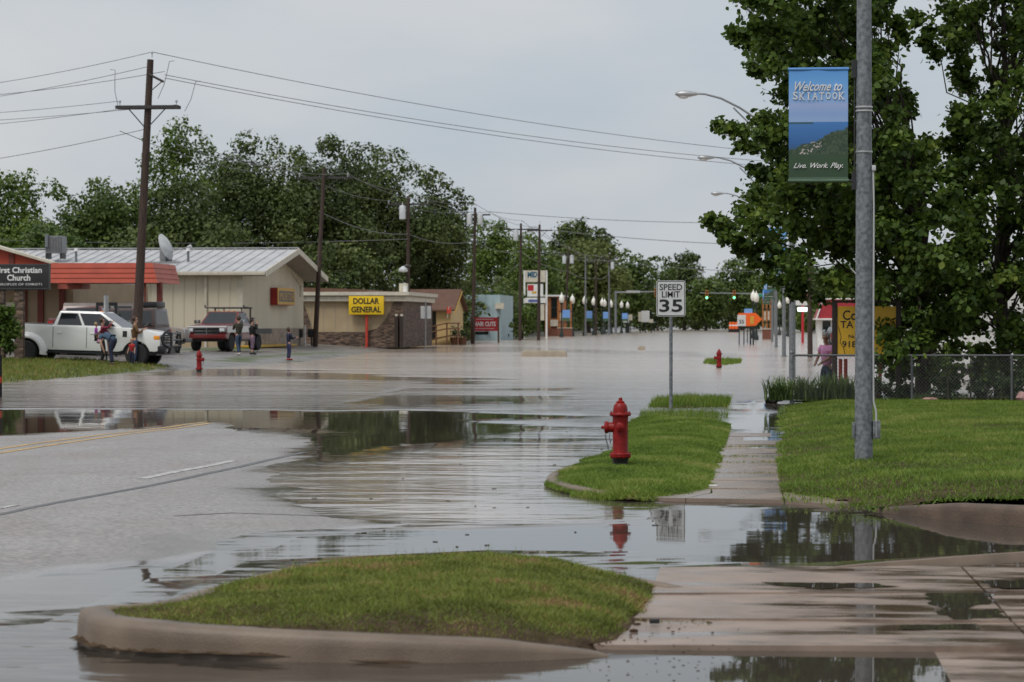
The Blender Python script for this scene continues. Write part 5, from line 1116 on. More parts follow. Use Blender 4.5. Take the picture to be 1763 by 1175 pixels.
def pickup(label, paint, detailed=True, dually=True):
    t = thing('pickup_truck', label, 'truck'); W = 1.0; r = .42; xf, xr_ = 2.15, -1.95
    prof = [(-3.15, .62), (-2.75, .56)]+arch(xr_, r, .52, .56)+[(-1.3, .52), (1.5, .52)]+arch(xf, r, .52, .56)+[(2.85, .55), (3.02, .6), (3.05, .95), (3.0, 1.16), (2.85, 1.27), (2.4, 1.34), (1.6, 1.40), (-1.0, 1.40), (-1.02, 1.44), (-3.12, 1.47), (-3.2, 1.40), (-3.2, .7)]
    body = MB().prism(prof, -W, W, 'XZ').build('body', paint, t, bevel=.035)
    MB().b(-3.0, 2.9, -.9, .9, .42, .8).build('underbody', M['black'], t)
    c = cab(t, (-1.02, 1.62), 1.39, (-.82, .72), 1.97, .95, .76, paint, [(.06, .43), (.47, .93)])
    for s in (-1, 1):
        for x0 in (-.99, .28):    # shut lines and handles
            d = MB().b(x0, x0+.018, s*(W+.002)-.004, s*(W+.002)+.004, .62, 1.38).build('door_seam', M['dark'], t)
        for x0 in (-.75, .5): MB().b(x0-.08, x0+.08, s*W-.02, s*W+.035, 1.14, 1.18).build('door_handle', paint if detailed else M['dark'], t, bevel=.008)
        m = MB().b(1.02, 1.22, s*1.0 if s > 0 else -1.32, 1.32 if s > 0 else -1.0, 1.38, 1.66).build('mirror', M['black'], t, bevel=.03)
        MB().box((1.235, s*1.18, 1.56), (.02, .22, .16)).build('mirror_cap', M['chrome'], m); MB().box((1.236, s*1.18, 1.43), (.02, .14, .05)).build('turn_lamp', M['amber'], m)
        MB().b(-1.9, 1.7, s*W-.06*(s > 0), s*W+.06*(s < 0)+.0, .46, .515).build('running_board', M['black'], t) if False else None
        MB().b(-1.2, 1.6, min(s*.9, s*1.06), max(s*.9, s*1.06), .40, .46).build('running_board', M['black'], t, bevel=.015)
        hl = MB().b(2.86, 3.045, min(s*.62, s*.985), max(s*.62, s*.985), .92, 1.19).build('headlight', M['lens'], t, bevel=.03); MB().b(2.80, 3.02, min(s*.9, s*1.006), max(s*.9, s*1.006), 1.0, 1.15).build('side_marker', M['amber'], hl, bevel=.01)
        MB().b(-3.215, -3.12, min(s*.82, s*1.005), max(s*.82, s*1.005), .9, 1.35).build('tail_light', M['red_lens'], t)
        MB().box((1.72, s*(W+.004), 1.18), (.16, .012, .22)).build('fender_vent', M['dark'], t)
        if dually: MB().lathe([(.40, 0), (.56, 0), (.58, .06), (.56, .14), (.52, .22), (.50, .22)], 28, c=(xr_, s*W-(.0 if s > 0 else .22), r), axis='Y').build('wheel_flare', paint, t) if False else None
        fl = MB(); n = 14; a0 = -.05
        for rr, yy in ((.51, s*(W+.16)), (.53, s*(W+.18)), (.60, s*(W+.17)), (.70, s*(W+.06)), (.74, s*(W-.02))):
            for a in np.linspace(math.pi+a0*3, -a0*-3, n): fl.bm.verts.new((xr_+rr*math.cos(a)*1.05, yy, r+rr*math.sin(a)))
        fl.bm.verts.ensure_lookup_table()
        for j in range(4):
            for i in range(n-1): fl.bm.faces.new([fl.bm.verts[q] for q in (j*n+i, j*n+i+1, (j+1)*n+i+1, (j+1)*n+i)])
        if dually: fl.build('rear_fender_flare', paint, t, smooth=60)
        else: fl.bm.free()
        wheel(t, xf, s*(W-.14), r, .27, s, 'steel', 0); wheel(t, xr_, s*(W-(.02 if dually else .14)), r, .45 if dually else .27, s, 'steel')
    g = MB().b(3.0, 3.075, -.62, .62, .86, 1.20).build('grille', M['dark'], t, bevel=.02)
    for z in (.94, 1.03, 1.12): MB().b(3.07, 3.095, -.58, .58, z-.018, z+.018).build('grille_bar', M['chrome'], g)
    b = MB().b(2.95, 3.25, -1.02, 1.02, .48, .78).build('bumper', M['black'], t, bevel=.05)
    for s in (-.8, .8): MB().cyl((3.245, s, .62), (3.262, s, .62), .07, n=12).build('fog_lamp', M['lens'], b)
    MB().b(-3.35, -3.2, -.95, .95, .55, .75).build('bumper', M['chrome'], t, bevel=.03); MB().b(-3.0, -1.1, -.85, .85, 1.44, 1.475).build('bed_cover', M['black'], t)
    if detailed:   # heavy grille guard
        gg = MB()
        for s in (-1, 1): gg.tube([(3.28, s*.62, .5), (3.36, s*.62, .85), (3.32, s*.62, 1.28), (3.18, s*.66, 1.34)], .045, 8); gg.tube([(3.33, s*.6, .75), (3.3, s*.85, .75), (3.16, s*1.03, .85), (3.1, s*1.04, 1.1), (3.2, s*.9, 1.28), (3.32, s*.62, 1.25)], .05, 8)
        for z in (.78, 1.0, 1.24): gg.tube([(3.35, -.62, z), (3.35, .62, z)], .035, 6)
        gg.build('grille_guard', M['black'], t)
        for x in np.linspace(-.2, .2, 3): MB().box((.62, x*1.6, 1.985), (.09, .07, .03)).build('roof_marker', M['amber'], c)
    return t
wt = pickup('white crew cab pickup truck with black grille guard behind the people', M['truck_white'])
fw = hit(234, 631); A = R(-3); S_ = (1.0, .97, .98); wt.scale = S_; wt.rotation_euler = (0, R(1.6), A); _o = Matrix.Rotation(A, 3, 'Z') @ Vector((2.15*S_[0], -.95*S_[1], 0)); _f = 1+1.5/fw.y; fw = Vector((fw.x*_f, fw.y*_f, 0)); wt.location = (fw.x-_o.x, fw.y-_o.y, CAMZ+(hit(234, 631).z-CAMZ)*_f+.06)
mt = pickup('maroon pickup truck mostly hidden behind the white truck bed', M['truck_maroon'], False, False); p = yp(112, 560, 97.5); mt.location = (p.x, 100.5, gz(p.x, 100)); mt.rotation_euler.z = R(97)
# old red and white flatbed
def flatbed():
    t = thing('flatbed_truck', 'old red and white flatbed pickup truck facing the street', 'truck'); W = .98; r = .40; xf, xr_ = 1.75, -1.75; red = M['truck_red']
    prof = [(-.75, .55), (1.1, .52)]+arch(xf, r, .50, .55)+[(2.35, .55), (2.5, .6), (2.52, 1.12), (2.4, 1.2), (1.15, 1.28), (-.75, 1.28)]
    MB().prism(prof, -W, W, 'XZ').build('body', red, t, bevel=.04); MB().b(-2.6, 2.3, -.8, .8, .45, .75).build('chassis', M['black'], t)
    c = cab(t, (-.75, 1.1), 1.27, (-.62, .35), 1.88, .93, .76, red, [(.12, .82)])
    for s in (-1, 1):
        MB().b(-.74, 2.42, min(s*W, s*(W+.008)), max(s*W, s*(W+.008)), .88, 1.17).build('side_stripe', M['truck_white'], t)
        MB().b(.55, .565, s*W-.012, s*W+.012, .6, 1.26).build('door_seam', M['dark'], t); MB().b(-.55, -.4, s*W-.02, s*W+.04, 1.06, 1.1).build('door_handle', M['chrome'], t)
        MB().b(.85, 1.0, min(s*.98, s*1.25), max(s*.98, s*1.25), 1.3, 1.48).build('mirror', M['chrome'], t, bevel=.02)
        h = MB().b(2.45, 2.56, min(s*.62, s*.96), max(s*.62, s*.96), .90, 1.10).build('headlight_bezel', M['chrome'], t, bevel=.01); MB().b(2.55, 2.575, min(s*.68, s*.9), max(s*.68, s*.9), .93, 1.07).build('headlight', M['lens'], h, bevel=.01)
        wheel(t, xf, s*.84, r, .26, s, 'conduit'); wheel(t, xr_, s*.80, r, .42, s, 'conduit')
    MB().b(2.40, 2.53, -.97, .97, 1.11, 1.18).build('hood_lip', M['truck_white'], t, bevel=.02); g = MB().b(2.5, 2.545, -.6, .6, .82, 1.08).build('grille', M['black'], t)
    MB().b(2.544, 2.565, -.6, .6, .935, .965).build('grille_bar', M['chrome'], g); MB().b(2.544, 2.565, -.02, .02, .82, 1.08).build('grille_bar', M['chrome'], g)
    for q in ((.80, .82), (1.08, 1.10)): MB().b(2.54, 2.566, -.62, .62, *q).build('grille_bar', M['chrome'], g)
    MB().b(2.45, 2.68, -1.0, 1.0, .60, .79).build('bumper', red, t, bevel=.04)
    b = MB().b(-3.1, -.85, -1.15, 1.15, .88, 1.0).build('flat_bed', M['black'], t, bevel=.01); MB().b(-3.1, -.9, -1.17, -1.15, .80, 1.06).build('bed_rail', M['dark'], b); MB().b(-3.1, -.9, 1.15, 1.17, .80, 1.06).build('bed_rail', M['dark'], b)
    rk = MB(); 
    for s in (-1, 1): rk.tube([(-.86, s*.9, 1.0), (-.86, s*.9, 2.05)], .04, 6); rk.tube([(-.86, s*.45, 1.0), (-.86, s*.45, 2.05)], .03, 6); rk.tube([(-.86, s*.98, 2.05), (.25, s*.98, 2.08), (.27, s*.98, 2.18)], .035, 6)
    rk.tube([(-.86, -.98, 2.05), (-.86, .98, 2.05)], .045, 6); rk.tube([(.25, -.98, 2.06), (.25, .98, 2.06)], .04, 6); rk.build('headache_rack', M['dark'], t)
    tk = MB().b(-1.9, -1.0, -.6, .6, 1.005, 1.55).build('fuel_tank', M['ac'], t, bevel=.05); MB().b(-2.6, -2.0, -.4, .5, 1.005, 1.4).build('tool_box', M['steel'], t, bevel=.03)
    for y in (-.5, -.25, 0, .25, .5): MB().box((.28, y, 1.895), (.08, .06, .03)).build('roof_marker', M['amber'], c)
    return t
ft = flatbed(); p = hit(392, 606); ft.location = (p.x-.45, p.y+1.8, p.z+.03); ft.rotation_euler.z = R(-90-9)
# brown boxy suv and a red and cream van behind
def suv(label, paint, L_=4.3, h=1.85, rack=False, name='suv'):
    t = thing(name, label, 'car'); r = .37; xf, xr_ = L_*.31, -L_*.31; W = .9
    prof = [(-L_/2, .5)]+arch(xr_, r, .45, .5)+arch(xf, r, .45, .5)+[(L_/2-.05, .52), (L_/2, 1.0), (L_/2-.2, 1.08), (L_*.2, 1.14), (-L_/2, 1.14)]
    MB().prism(prof, -W, W, 'XZ').build('body', paint, t, bevel=.04); c = cab(t, (-L_/2+.02, L_*.24), 1.12, (-L_/2+.12, L_*.10), h, .86, .74, paint, [(.05, .34), (.38, .64), (.68, .92)])
    MB().b(-L_/2+.2, L_/2-.2, -.7, .7, .35, .7).build('underbody', M['black'], t)
    for s in (-1, 1):
        wheel(t, xf, s*.78, r, .24, s, 'steel'); wheel(t, xr_, s*.78, r, .24, s, 'steel'); MB().b(L_/2-.08, L_/2+.012, min(s*.5, s*.82), max(s*.5, s*.82), .8, .98).build('headlight', M['lens'], t, bevel=.02); MB().b(-L_/2-.012, -L_/2+.05, min(s*.7, s*.88), max(s*.7, s*.88), .75, 1.05).build('tail_light', M['red_lens'], t); MB().b(L_*.2, L_*.24, min(s*.9, s*1.08), max(s*.9, s*1.08), 1.12, 1.3).build('mirror', M['chrome'], t, bevel=.02)
    MB().b(L_/2-.05, L_/2+.1, -.88, .88, .42, .6).build('bumper', M['black'], t, bevel=.03); MB().b(-L_/2-.1, -L_/2+.05, -.88, .88, .42, .6).build('bumper', M['black'], t, bevel=.03)
    if rack: MB().b(-L_/2+.1, -L_/2+.75, -.5, .5, h+.02, h+.28).build('roof_pod', M['black'], t, bevel=.05)
    return t
s_ = suv('dark brown boxy car parked under the red canopy behind the white truck', M['suv_brown'], 4.4, 1.95, True, 'parked_car'); p = hit(255, 612); s_.location = (p.x-2.2, 104.6, gz(p.x, 104.6)); s_.rotation_euler.z = R(172)
M['van_body'] = pbr('cream_van', (.40, .34, .30), .4)
vn = suv('cream and red van behind the white truck roof', M['van_body'], 5.4, 2.15, False, 'van'); p = yp(185, 560, 103); vn.location = (p.x-.3, 107.2, gz(p.x, 107)); vn.rotation_euler.z = R(4)
for s in (-1, 1): MB().b(-2.5, 1.6, min(s*.91, s*.905), max(s*.91, s*.92), 1.16, 1.34).build('stripe', M['truck_red'], vn)
rk = thing('rack_frame', 'black rack frame standing up behind the white truck cab', 'rack', (yp(184, 545, 97).x, 97, gz(-25, 97))); zt = yp(184, 521, 97).z-gz(-25, 97); w = 34/ppm(97)
for s in (-1, 1): MB().b(s*w/2-.05, s*w/2+.05, -.04, .04, 0, zt).build('upright', M['black'], rk)
MB().b(-w/2+.051, w/2-.051, -.05, .05, zt-.14, zt).build('cross_bar', M['black'], rk); MB().b(-w/2+.051, w/2-.051, -.04, .04, zt-.75, zt-.66).build('cross_bar', M['black'], rk)
# small white cars at the far right behind the maple
c = suv('white parked car glimpsed under the right maple', M['truck_white'], 4.6, 1.55, False, 'parked_car'); c.location = (yp(1752, 640, 72).x+.6, 72, -.12); c.rotation_euler.z = R(165)
c2 = suv('dark car standing by the red roofed kiosk', M['suv_brown'], 4.4, 1.5, False, 'parked_car'); c2.location = (yp(1425, 590, 165).x+.8, 163, -.1); c2.rotation_euler.z = R(95)
# ================================================================== utility poles and wires
M['arm_wood'] = pbr('weathered_arm', (.05, .045, .045), .8); M['transformer'] = pbr('transformer_grey', (.55, .57, .58), .4)
PG = 'wooden utility poles along the left side'
POLES = {}
def upole(key, ub, vb, ut, vt, Y, label, arm=2.4, double=False, trans=(), extra=True, group=PG, r=.16):
    b_ = yp(ub, vb, Y); tp = yp(ut, vt, Y); z0 = max(gz(b_.x, Y), -.3)
    t = thing('utility_pole', label, 'utility pole', (b_.x, Y, 0), group=group); top = Vector((tp.x-b_.x, 0, tp.z))
    MB().tube([Vector((0, 0, z0-.3)), top*.33, top*.66, top], .1, 12, radii=[r, r*.88, r*.76, r*.64]).build('pole', M['wood_pole'], t)
    def on(z): f = z/top.z; return Vector((top.x*f, 0, z))
    za = top.z-(1.75 if double else .55)
    for s in ((-1, 1) if double else (1,)):
        MB().b(on(za).x-arm/2, on(za).x+arm/2, s*.17-.05, s*.17+.05, za-.06, za+.06).build('cross_arm', M['arm_wood'], t)
    if double:
        for x in (-.35, .35): MB().b(on(za).x+x-.05, on(za).x+x+.05, -.115, .115, za-.05, za+.05).build('spacer', M['arm_wood'], t)
    for s in (-1, 1): MB().tube([on(za)+Vector((s*arm*.30, -.16, -.04)), on(za-.72)+Vector((s*.08, -.12, 0))], .022, 5).build('brace', M['arm_wood'], t)
    tips = [on(za)+Vector((x, 0, .24)) for x in (-arm*.45, arm*.45)]+[top+Vector((.06, 0, .28))]
    for q in tips: MB().lathe([(.02, -.2), (.02, -.06), (.05, -.05), (.055, 0), (.03, .03), (.001, .035)], 8, c=q).build('insulator', M['transformer'], t)
    if double:
        q = on(top.z-.55); MB().tube([q+Vector((.0, -.1, .0)), q+Vector((.55, -.1, -.28))], .05, 6).build('side_bracket', M['arm_wood'], t); MB().tube([q+Vector((.5, -.1, -.25)), on(top.z-1.15)+Vector((.1, -.1, 0))], .02, 5).build('side_bracket', M['arm_wood'], t)
        tips.append(q+Vector((.58, -.1, .1)))
    for (dx, dz, s) in trans:
        q = on(top.z-dz); c = MB().lathe([(.18*s, 0), (.2*s, .03), (.2*s, .75*s), (.16*s, .82*s), (.05*s, .84*s)], 14, c=q+Vector((dx, -.1, -.4))).build('transformer', M['transformer'], t)
        MB().cyl(q+Vector((dx, -.1, .35*s)), q+Vector((dx, -.1, .65*s)), .045*s, .02*s, 7).build('bushing', M['transformer'], c); MB().b(min(q.x, q.x+dx), max(q.x, q.x+dx), -.14, -.06, q.z-.1, q.z-.04).build('hanger', M['arm_wood'], t)
    low = on(top.z-2.6)+Vector((0, -.12, 0))
    POLES[key] = dict(x=b_.x, Y=Y, tips=[Vector((b_.x, Y, 0))+q for q in tips], low=Vector((b_.x, Y, 0))+low, top=Vector((b_.x, Y, 0))+top)
    return t
upole(1, 233, 626, 259, 103, 90, 'tallest leaning wooden utility pole with double cross arm by the people', 2.35, True, r=.19)
upole(2, 542, 606, 558, 290, 145, 'leaning utility pole in front of the cream gable', 3.2)
upole(3, 702, 598, 703, 338, 170, 'utility pole with one transformer beside the tan shop', 3.0, trans=((-.38, 1.2, 1.15),))
upole(4, 814, 590, 818, 358, 195, 'utility pole with two transformers in front of the red salon sign', 2.4, trans=((-.42, .95, 1.1), (.42, .95, 1.1)))
upole(5, 895, 584, 897, 385, 230, 'utility pole with single transformer left of the tall white shop pylon', 3.2, trans=((-.45, 1.2, 1.2),))
upole(6, 927, 584, 929, 387, 234, 'utility pole in front of the tall white shop pylon', 2.4)
upole(7, 972, 578, 979, 430, 300, 'utility pole with two transformers behind the globe lamps', 2.6, trans=((-.45, 1.3, 1.2), (.45, 1.3, 1.2)))
upole(8, 1026, 575, 1026, 444, 322, 'brown utility pole between the distant globe lamps', 2.4)
upole(9, 1049, 573, 1049, 438, 345, 'utility pole with small transformer before the mast arm', 2.4, trans=((.45, 1.7, 1.2),))
upole(10, 1395, 612, 1392, 290, 122, 'dark wooden utility pole on the right below the maple branches', 2.6, r=.13, group='wooden utility poles on the right side')
M['wire'] = pbr('wire', (.16, .16, .17), .6)
ORD = ['topmost ', 'middle ', 'lowest ', '']
def wire(a, b, sag, r, label, group='overhead wires'):
    a, b = Vector(a), Vector(b); pts = [a.lerp(b, i/24)-Vector((0, 0, sag*4*(i/24)*(1-i/24))) for i in range(25)]
    return tag(MB().tube(pts, r, 5).build('power_line', M['wire']), label, 'wire', group)
P_ = POLES
L0 = Vector((-36, 98, 0))
for k, (i, z) in enumerate(((2, 10.75), (3, 10.6), (2, 10.2))):
    a = P_[1]['tips'][i]+Vector((0, 0, -.5 if k == 2 else 0)); b_ = Vector((L0.x, L0.y, z)); wire(a, b_, .25, .011, ORD[k]+'thin wire from the top of the tallest pole to the left picture edge')
for k, z in enumerate((9.9, 9.6, 9.3)): wire(P_[1]['tips'][k % 2]+Vector((0, 0, -.15*k)), (L0.x, L0.y, z), .12, .010, ORD[k]+'thin wire from the double cross arm to the left picture edge')
wire(P_[1]['low']+Vector((0, 0, .05)), (-36, 98, 7.6), .2, .012, 'single lower wire leaving the tallest pole to the left')
for k, z in enumerate((9.75, 9.35, 9.1)): wire(P_[1]['tips'][2 if k == 0 else 3]+Vector((0, 0, -.12*k)), (P_[10]['x'], 122, z), .45, .013, ORD[k]+'long wire crossing the street from the tallest pole to the right maple')
for s in (0, 1, 2): wire(P_[1]['tips'][min(s, 1)]+Vector((0, 0, -1.1-.25*s)), P_[2]['tips'][s], .5, .014, ['left ', 'right ', 'highest '][s]+'wire from the tallest pole to the pole before the cream gable')
seq = [(2, 3), (3, 4), (4, 5), (5, 7), (7, 8), (8, 9)]
nm = {2: 'wire between the gable pole and the tan shop pole', 3: 'wire between the tan shop pole and the two transformer pole', 4: 'wire from the two transformer pole towards the white pylon', 5: 'wire above the white pylon and globe lamps', 7: 'distant wire behind the globe lamps', 8: 'farthest wire near the mast arm'}
for a, b_ in seq:
    for s in (0, 1, 2): wire(P_[a]['tips'][s], P_[b_]['tips'][s], .35, .016 if a < 5 else .022, ['left arm ', 'right arm ', 'pole top '][s]+nm[a])
    wire(P_[a]['low'], P_[b_]['low'], .4, .022 if a < 5 else .028, 'lower '+nm[a])
wire(P_[5]['tips'][1], P_[6]['tips'][0], .05, .025, 'short wire joining the twin poles at the white pylon'); wire(P_[4]['tips'][1], (8, 200, 9.8), .5, .022, 'upper street crossing wire from the two transformer pole'); wire(P_[6]['tips'][1]+Vector((0, 0, -.2)), (6, 236, 8.9), .4, .03, 'heavy dark street crossing wire from the twin poles')
wire(P_[6]['low'], (6, 240, 6.4), .5, .022, 'low street crossing wire from the twin poles'); wire((-60, 158, 7.6), (P_[3]['low'].x, P_[3]['low'].y, 7.4), .5, .02, 'low service wire across the dark trees'); wire(P_[5]['low']+Vector((0, 0, -1)), (-26, 231, 4.2), .15, .02, 'slanting guy wire over the pale blue building')
for a, b_, lab in (((190, 120), (203, 182), 'loose jumper wire hanging left of the tallest pole top'), ((300, 105), (272, 170), 'loose jumper wire hanging right of the tallest pole top'), ((345, 140), (318, 192), 'jumper wire hanging from the crossing line')):
    p, q = yp(*a, 90), yp(*b_, 90); s = 1 if a[0] > b_[0] else -1
    pts = [p+Vector((s*.0, 0, 0)), p+Vector((-s*.18, 0, -.02)), p.lerp(q, .25)+Vector((-s*.1, 0, 0)), p.lerp(q, .6)+Vector((0, 0, 0)), q]
    tag(MB().tube(pts, .012, 5).build('jumper_wire', M['wire']), lab, 'wire')
# yard light on pole 3
p = yp(694, 466, 169.5); t = thing('yard_light', 'round grey yard light hanging on the tan shop pole', 'lamp', (p.x, 169.5, p.z)); MB().lathe([(.05, .3), (.12, .25), (.3, .1), (.32, -.02), (.28, -.1), (.001, -.14)], 14).build('reflector', M['transformer'], t); MB().tube([(0, 0, .25), (.25, .1, .4), (.5, .3, .3)], .03, 6).build('bracket', M['steel'], t)

# ================================================================== trees
TREEM = {'dark': leafmat('dark_tree', (.03, .05, .012), (.095, .13, .028), (.18, .20, .055), .25, .18), 'mid': leafmat('mid_tree', (.04, .072, .015), (.115, .17, .032), (.17, .22, .05), .3, .15),
         'light': leafmat('light_tree', (.055, .10, .018), (.145, .21, .036), (.20, .26, .055), .35, .15), 'olive': leafmat('olive_tree', (.06, .08, .018), (.145, .18, .045), (.19, .22, .07), .3, .12)}
def tree(label, u, vtop, hw, Y, kind, zbase=1.5, dens=1.0, leaf=.42, name='deciduous_tree', group='trees behind the buildings', zg=None, lob=72, sparse=False, depth=None):
    c = yp(u, vtop, Y); X = c.x; zt = c.z; rx = hw/ppm(Y); z0 = gz(X, Y) if zg is None else zg; zc = (zt+zbase)/2; rz = (zt-zbase)/2; ry = depth or min(rx, 7)
    t = thing(name, label, 'tree', (X, Y, z0), group=group)
    cs = []; rs = []
    for i in range(lob):
        d = rng.normal(size=3); d /= np.linalg.norm(d); f = rng.uniform(.35, .84)
        if d[1] > .3: d[1] *= -1
        env = 1.0 if d[2] < 0 else 1-.22*d[2]**2
        cs.append((d[0]*rx*f*env, d[1]*ry*f, zc-z0+d[2]*rz*f)); rs.append(min(rx, rz)*rng.uniform(.22, .40)*(.75 if sparse else 1))
    for i in range(int(lob*(.5 if sparse else .3))):      # ragged sprays at the outline
        a = rng.uniform(-.25, math.pi+.25); rr = rng.uniform(.78, .92); cs.append((math.cos(a)*rx*rr, rng.uniform(-.3, .3)*ry, zc-z0+math.sin(a)*rz*rr)); rs.append(min(rx, rz)*rng.uniform(.09, .20))
    area = sum(r*r for r in rs); n_tot = int(dens*area*26/leaf**2*.40); w = np.array([r*r for r in rs]); w = np.maximum(8, (w/w.sum()*n_tot)).astype(int)
    Vs = []; Fs = []; Ts = []; o = 0
    for c_, r_, n_ in zip(cs, rs, w):
        d = rng.normal(size=(n_, 3)); d /= np.linalg.norm(d, axis=1)[:, None]; P = np.array(c_)+d*(r_*rng.uniform(.52, 1.08, n_))[:, None]*np.array([1, 1, .82])
        nr = d*.9+rng.normal(size=(n_, 3))*.5+np.array([0, 0, .35]); nr /= np.linalg.norm(nr, axis=1)[:, None]
        a = rng.normal(size=(n_, 3)); tx = a-(a*nr).sum(1)[:, None]*nr; tx /= np.linalg.norm(tx, axis=1)[:, None]; ty = np.cross(nr, tx); s = leaf*rng.uniform(.45, 1.2, n_)
        sh = np.array([(-.5, -.1), (-.05, .4), (.5, .12), (.1, -.42)])
        V = P[:, None, :]+s[:, None, None]*(sh[None, :, 0, None]*tx[:, None, :]+sh[None, :, 1, None]*ty[:, None, :]); Vs.append(V.reshape(-1, 3)); Fs.append(np.arange(n_*4).reshape(n_, 4)+o); o += n_*4
        Ts.append(np.repeat(np.clip(rng.random(n_)*.8+rng.normal()*.13+.1, 0, 1), 4))
    link('crown', np_mesh('crown', np.concatenate(Vs), np.concatenate(Fs), {'tint': np.concatenate(Ts)}), TREEM[kind], t)
    h = zc-z0; tk = MB().tube([(0, 0, -.3), (.1, 0, h*.3), (-.05, .1, h*.7), (0, 0, h*1.2)], .2, 8, radii=[rx*.06+.08, rx*.05+.06, rx*.035+.05, .04]).build('trunk', M['bark'], t)
    for c_ in cs[:9]:
        za = max(.3*h, c_[2]-.6*math.hypot(c_[0], c_[1])-.5); MB().tube(curved((0, 0, min(za, h)), c_, .2, 5, .1), .05, 5, radii=[.10, .085, .07, .05, .035, .02]).build('limb', M['bark'], tk)
    return t
TL = [('light green tree at the far left edge behind the church', 30, 285, 120, 168, 'light', 1.5), ('mid green tree behind the rooftop air conditioner', 185, 300, 105, 176, 'mid', 1.5), ('pale airy tree rising behind the tallest pole', 305, 193, 88, 186, 'light', 4.5),
      ('dark tree behind the satellite dish', 320, 300, 105, 178, 'dark', 1.5), ('big dark tree left of the cream gable peak', 440, 224, 130, 192, 'dark', 1.5), ('big dark tree behind the cream gable peak', 560, 232, 118, 190, 'dark', 1.5), ('big dark tree behind the tan shop', 655, 238, 122, 198, 'dark', 1.5),
      ('dark rounded tree behind the yellow cottage', 748, 290, 84, 203, 'dark', 1), ('bright green tree above the pale blue building', 845, 368, 62, 300, 'light', 1), ('bright green tree behind the twin poles', 905, 395, 62, 318, 'light', .5), ('tall dark crown standing above the far trees', 1000, 376, 60, 440, 'dark', 8),
      ('broad yellow green tree behind the globe lamps', 1012, 408, 78, 390, 'olive', .5), ('green tree left of the distant mast arm', 1080, 428, 55, 410, 'mid', .5), ('thin crowned tree on the skyline left of the speed sign', 1132, 434, 34, 500, 'mid', 1), ('tall narrow tree behind the speed limit sign', 1178, 431, 50, 520, 'dark', .5),
      ('dark tree behind the left traffic signal', 1215, 472, 45, 500, 'mid', .5), ('rounded tree above the traffic signals', 1278, 440, 52, 530, 'mid', .5), ('tree behind the orange road sign', 1330, 462, 55, 520, 'mid', .5), ('tree at the right end of the far street', 1395, 455, 60, 480, 'mid', .5), ('tree behind the red roofed kiosk', 1470, 450, 70, 440, 'mid', .5), ('tree far right behind the white building', 1600, 440, 90, 420, 'mid', .5), ('tree at the far right edge of the skyline', 1740, 440, 100, 430, 'dark', .5)]
for (lab, u, v, hw, Y, kd, zb) in TL: tree(lab, u, v, hw, Y, kd, zb, leaf=.29 if Y < 220 else .40 if Y < 330 else .66, sparse='airy' in lab or 'thin' in lab, dens=.62 if 'airy' in lab else 1)
UL = [('low dark understory tree behind the church roof', 90, 380, 90, 158, 'mid'), ('low dark understory tree behind the ribbed roof middle', 240, 375, 85, 160, 'dark'), ('low dark understory tree behind the ribbed roof end', 390, 370, 90, 163, 'dark'), ('low dark understory tree right of the gable peak', 520, 375, 80, 168, 'dark'), ('low dark understory tree over the tan shop roof', 630, 390, 75, 180, 'dark'), ('low dark understory tree over the cottage roof', 735, 410, 55, 205, 'dark'),
      ('leafy tree between cottage and pale blue building', 795, 470, 32, 215, 'dark'), ('bright low tree behind the pale blue building', 880, 455, 50, 298, 'light'), ('tree filling the gap behind the white pylon', 950, 440, 50, 335, 'mid'), ('low trees mass behind the mast arm post', 1050, 470, 60, 420, 'mid'), ('low tree left of the speed sign panel', 1120, 480, 55, 480, 'dark'), ('low tree under the left traffic signal', 1200, 500, 60, 540, 'dark'), ('low tree under the right traffic signal', 1270, 500, 60, 545, 'mid'), ('low tree behind the steel light poles', 1350, 500, 60, 470, 'mid'), ('low tree behind the kiosk roof', 1440, 490, 60, 400, 'mid'), ('low tree behind the white building left end', 1540, 480, 70, 380, 'mid'), ('low tree behind the white building right end', 1680, 480, 90, 380, 'mid')]
for (lab, u, v, hw, Y, kd) in UL: tree(lab, u, v, hw, Y, kd, -.6, leaf=.31 if Y < 220 else .42 if Y < 330 else .68, lob=44, name='understory_tree', group='low trees filling the background')
# bushes
p = gp(898, 583); tree('round clipped bush in water beside the white pylon', 898, 516, 36, 254, 'light', -.1, leaf=.3, name='round_bush', group='bushes', zg=-.1, lob=30)
c = hit(14, 622); shrub('leafy_bush', 'dark leafy bush under the church sign', (c.x-.1, c.y-.5, gz(c.x, c.y)-.05), .95, 2.1, 6500, .17, 'maple_leaf', 'bushes', 'oval', 6)

# far woods that read as one mass
def wood(name, label, pts, hgt, kind, leaf, n):
    P = np.array(pts); k = rng.uniform(0, len(P)-1, n); i = k.astype(int); f = (k-i)[:, None]; b = P[i]*(1-f)+P[i+1]*f
    hh = hgt*(.75+.25*vnoise(b[:, 0], b[:, 1], .09, 3)+.12*vnoise(b[:, 0], b[:, 1], .4, 5)); z = hh*rng.random(n)**.7
    off = rng.normal(size=(n, 2))*np.array([1.2, 1.8]); C3 = np.stack([b[:, 0]+off[:, 0], b[:, 1]+off[:, 1], z], -1)
    V, Fc, T = leaf_cloud(C3, np.full(n, .8), 5, leaf, .4, 'quad'); o = link(name, np_mesh(name, V, Fc, {'tint': T}), TREEM[kind]); return tag(o, label, 'woods', kind='stuff')
wood('far_woods', 'dark low woods closing the far end of the street', [(-75, 610), (-40, 600), (0, 620), (45, 600), (110, 560)], 9, 'dark', .8, 7000)
wood('far_woods', 'dark thicket behind the shops on the left', [(-62, 206), (-45, 212), (-30, 218), (-26, 245), (-30, 300), (-32, 360), (-30, 440)], 6.5, 'dark', .5, 7000)
wood('far_woods', 'dark thicket behind the right side buildings', [(8, 430), (25, 400), (50, 330), (75, 250)], 7, 'mid', .7, 5000)
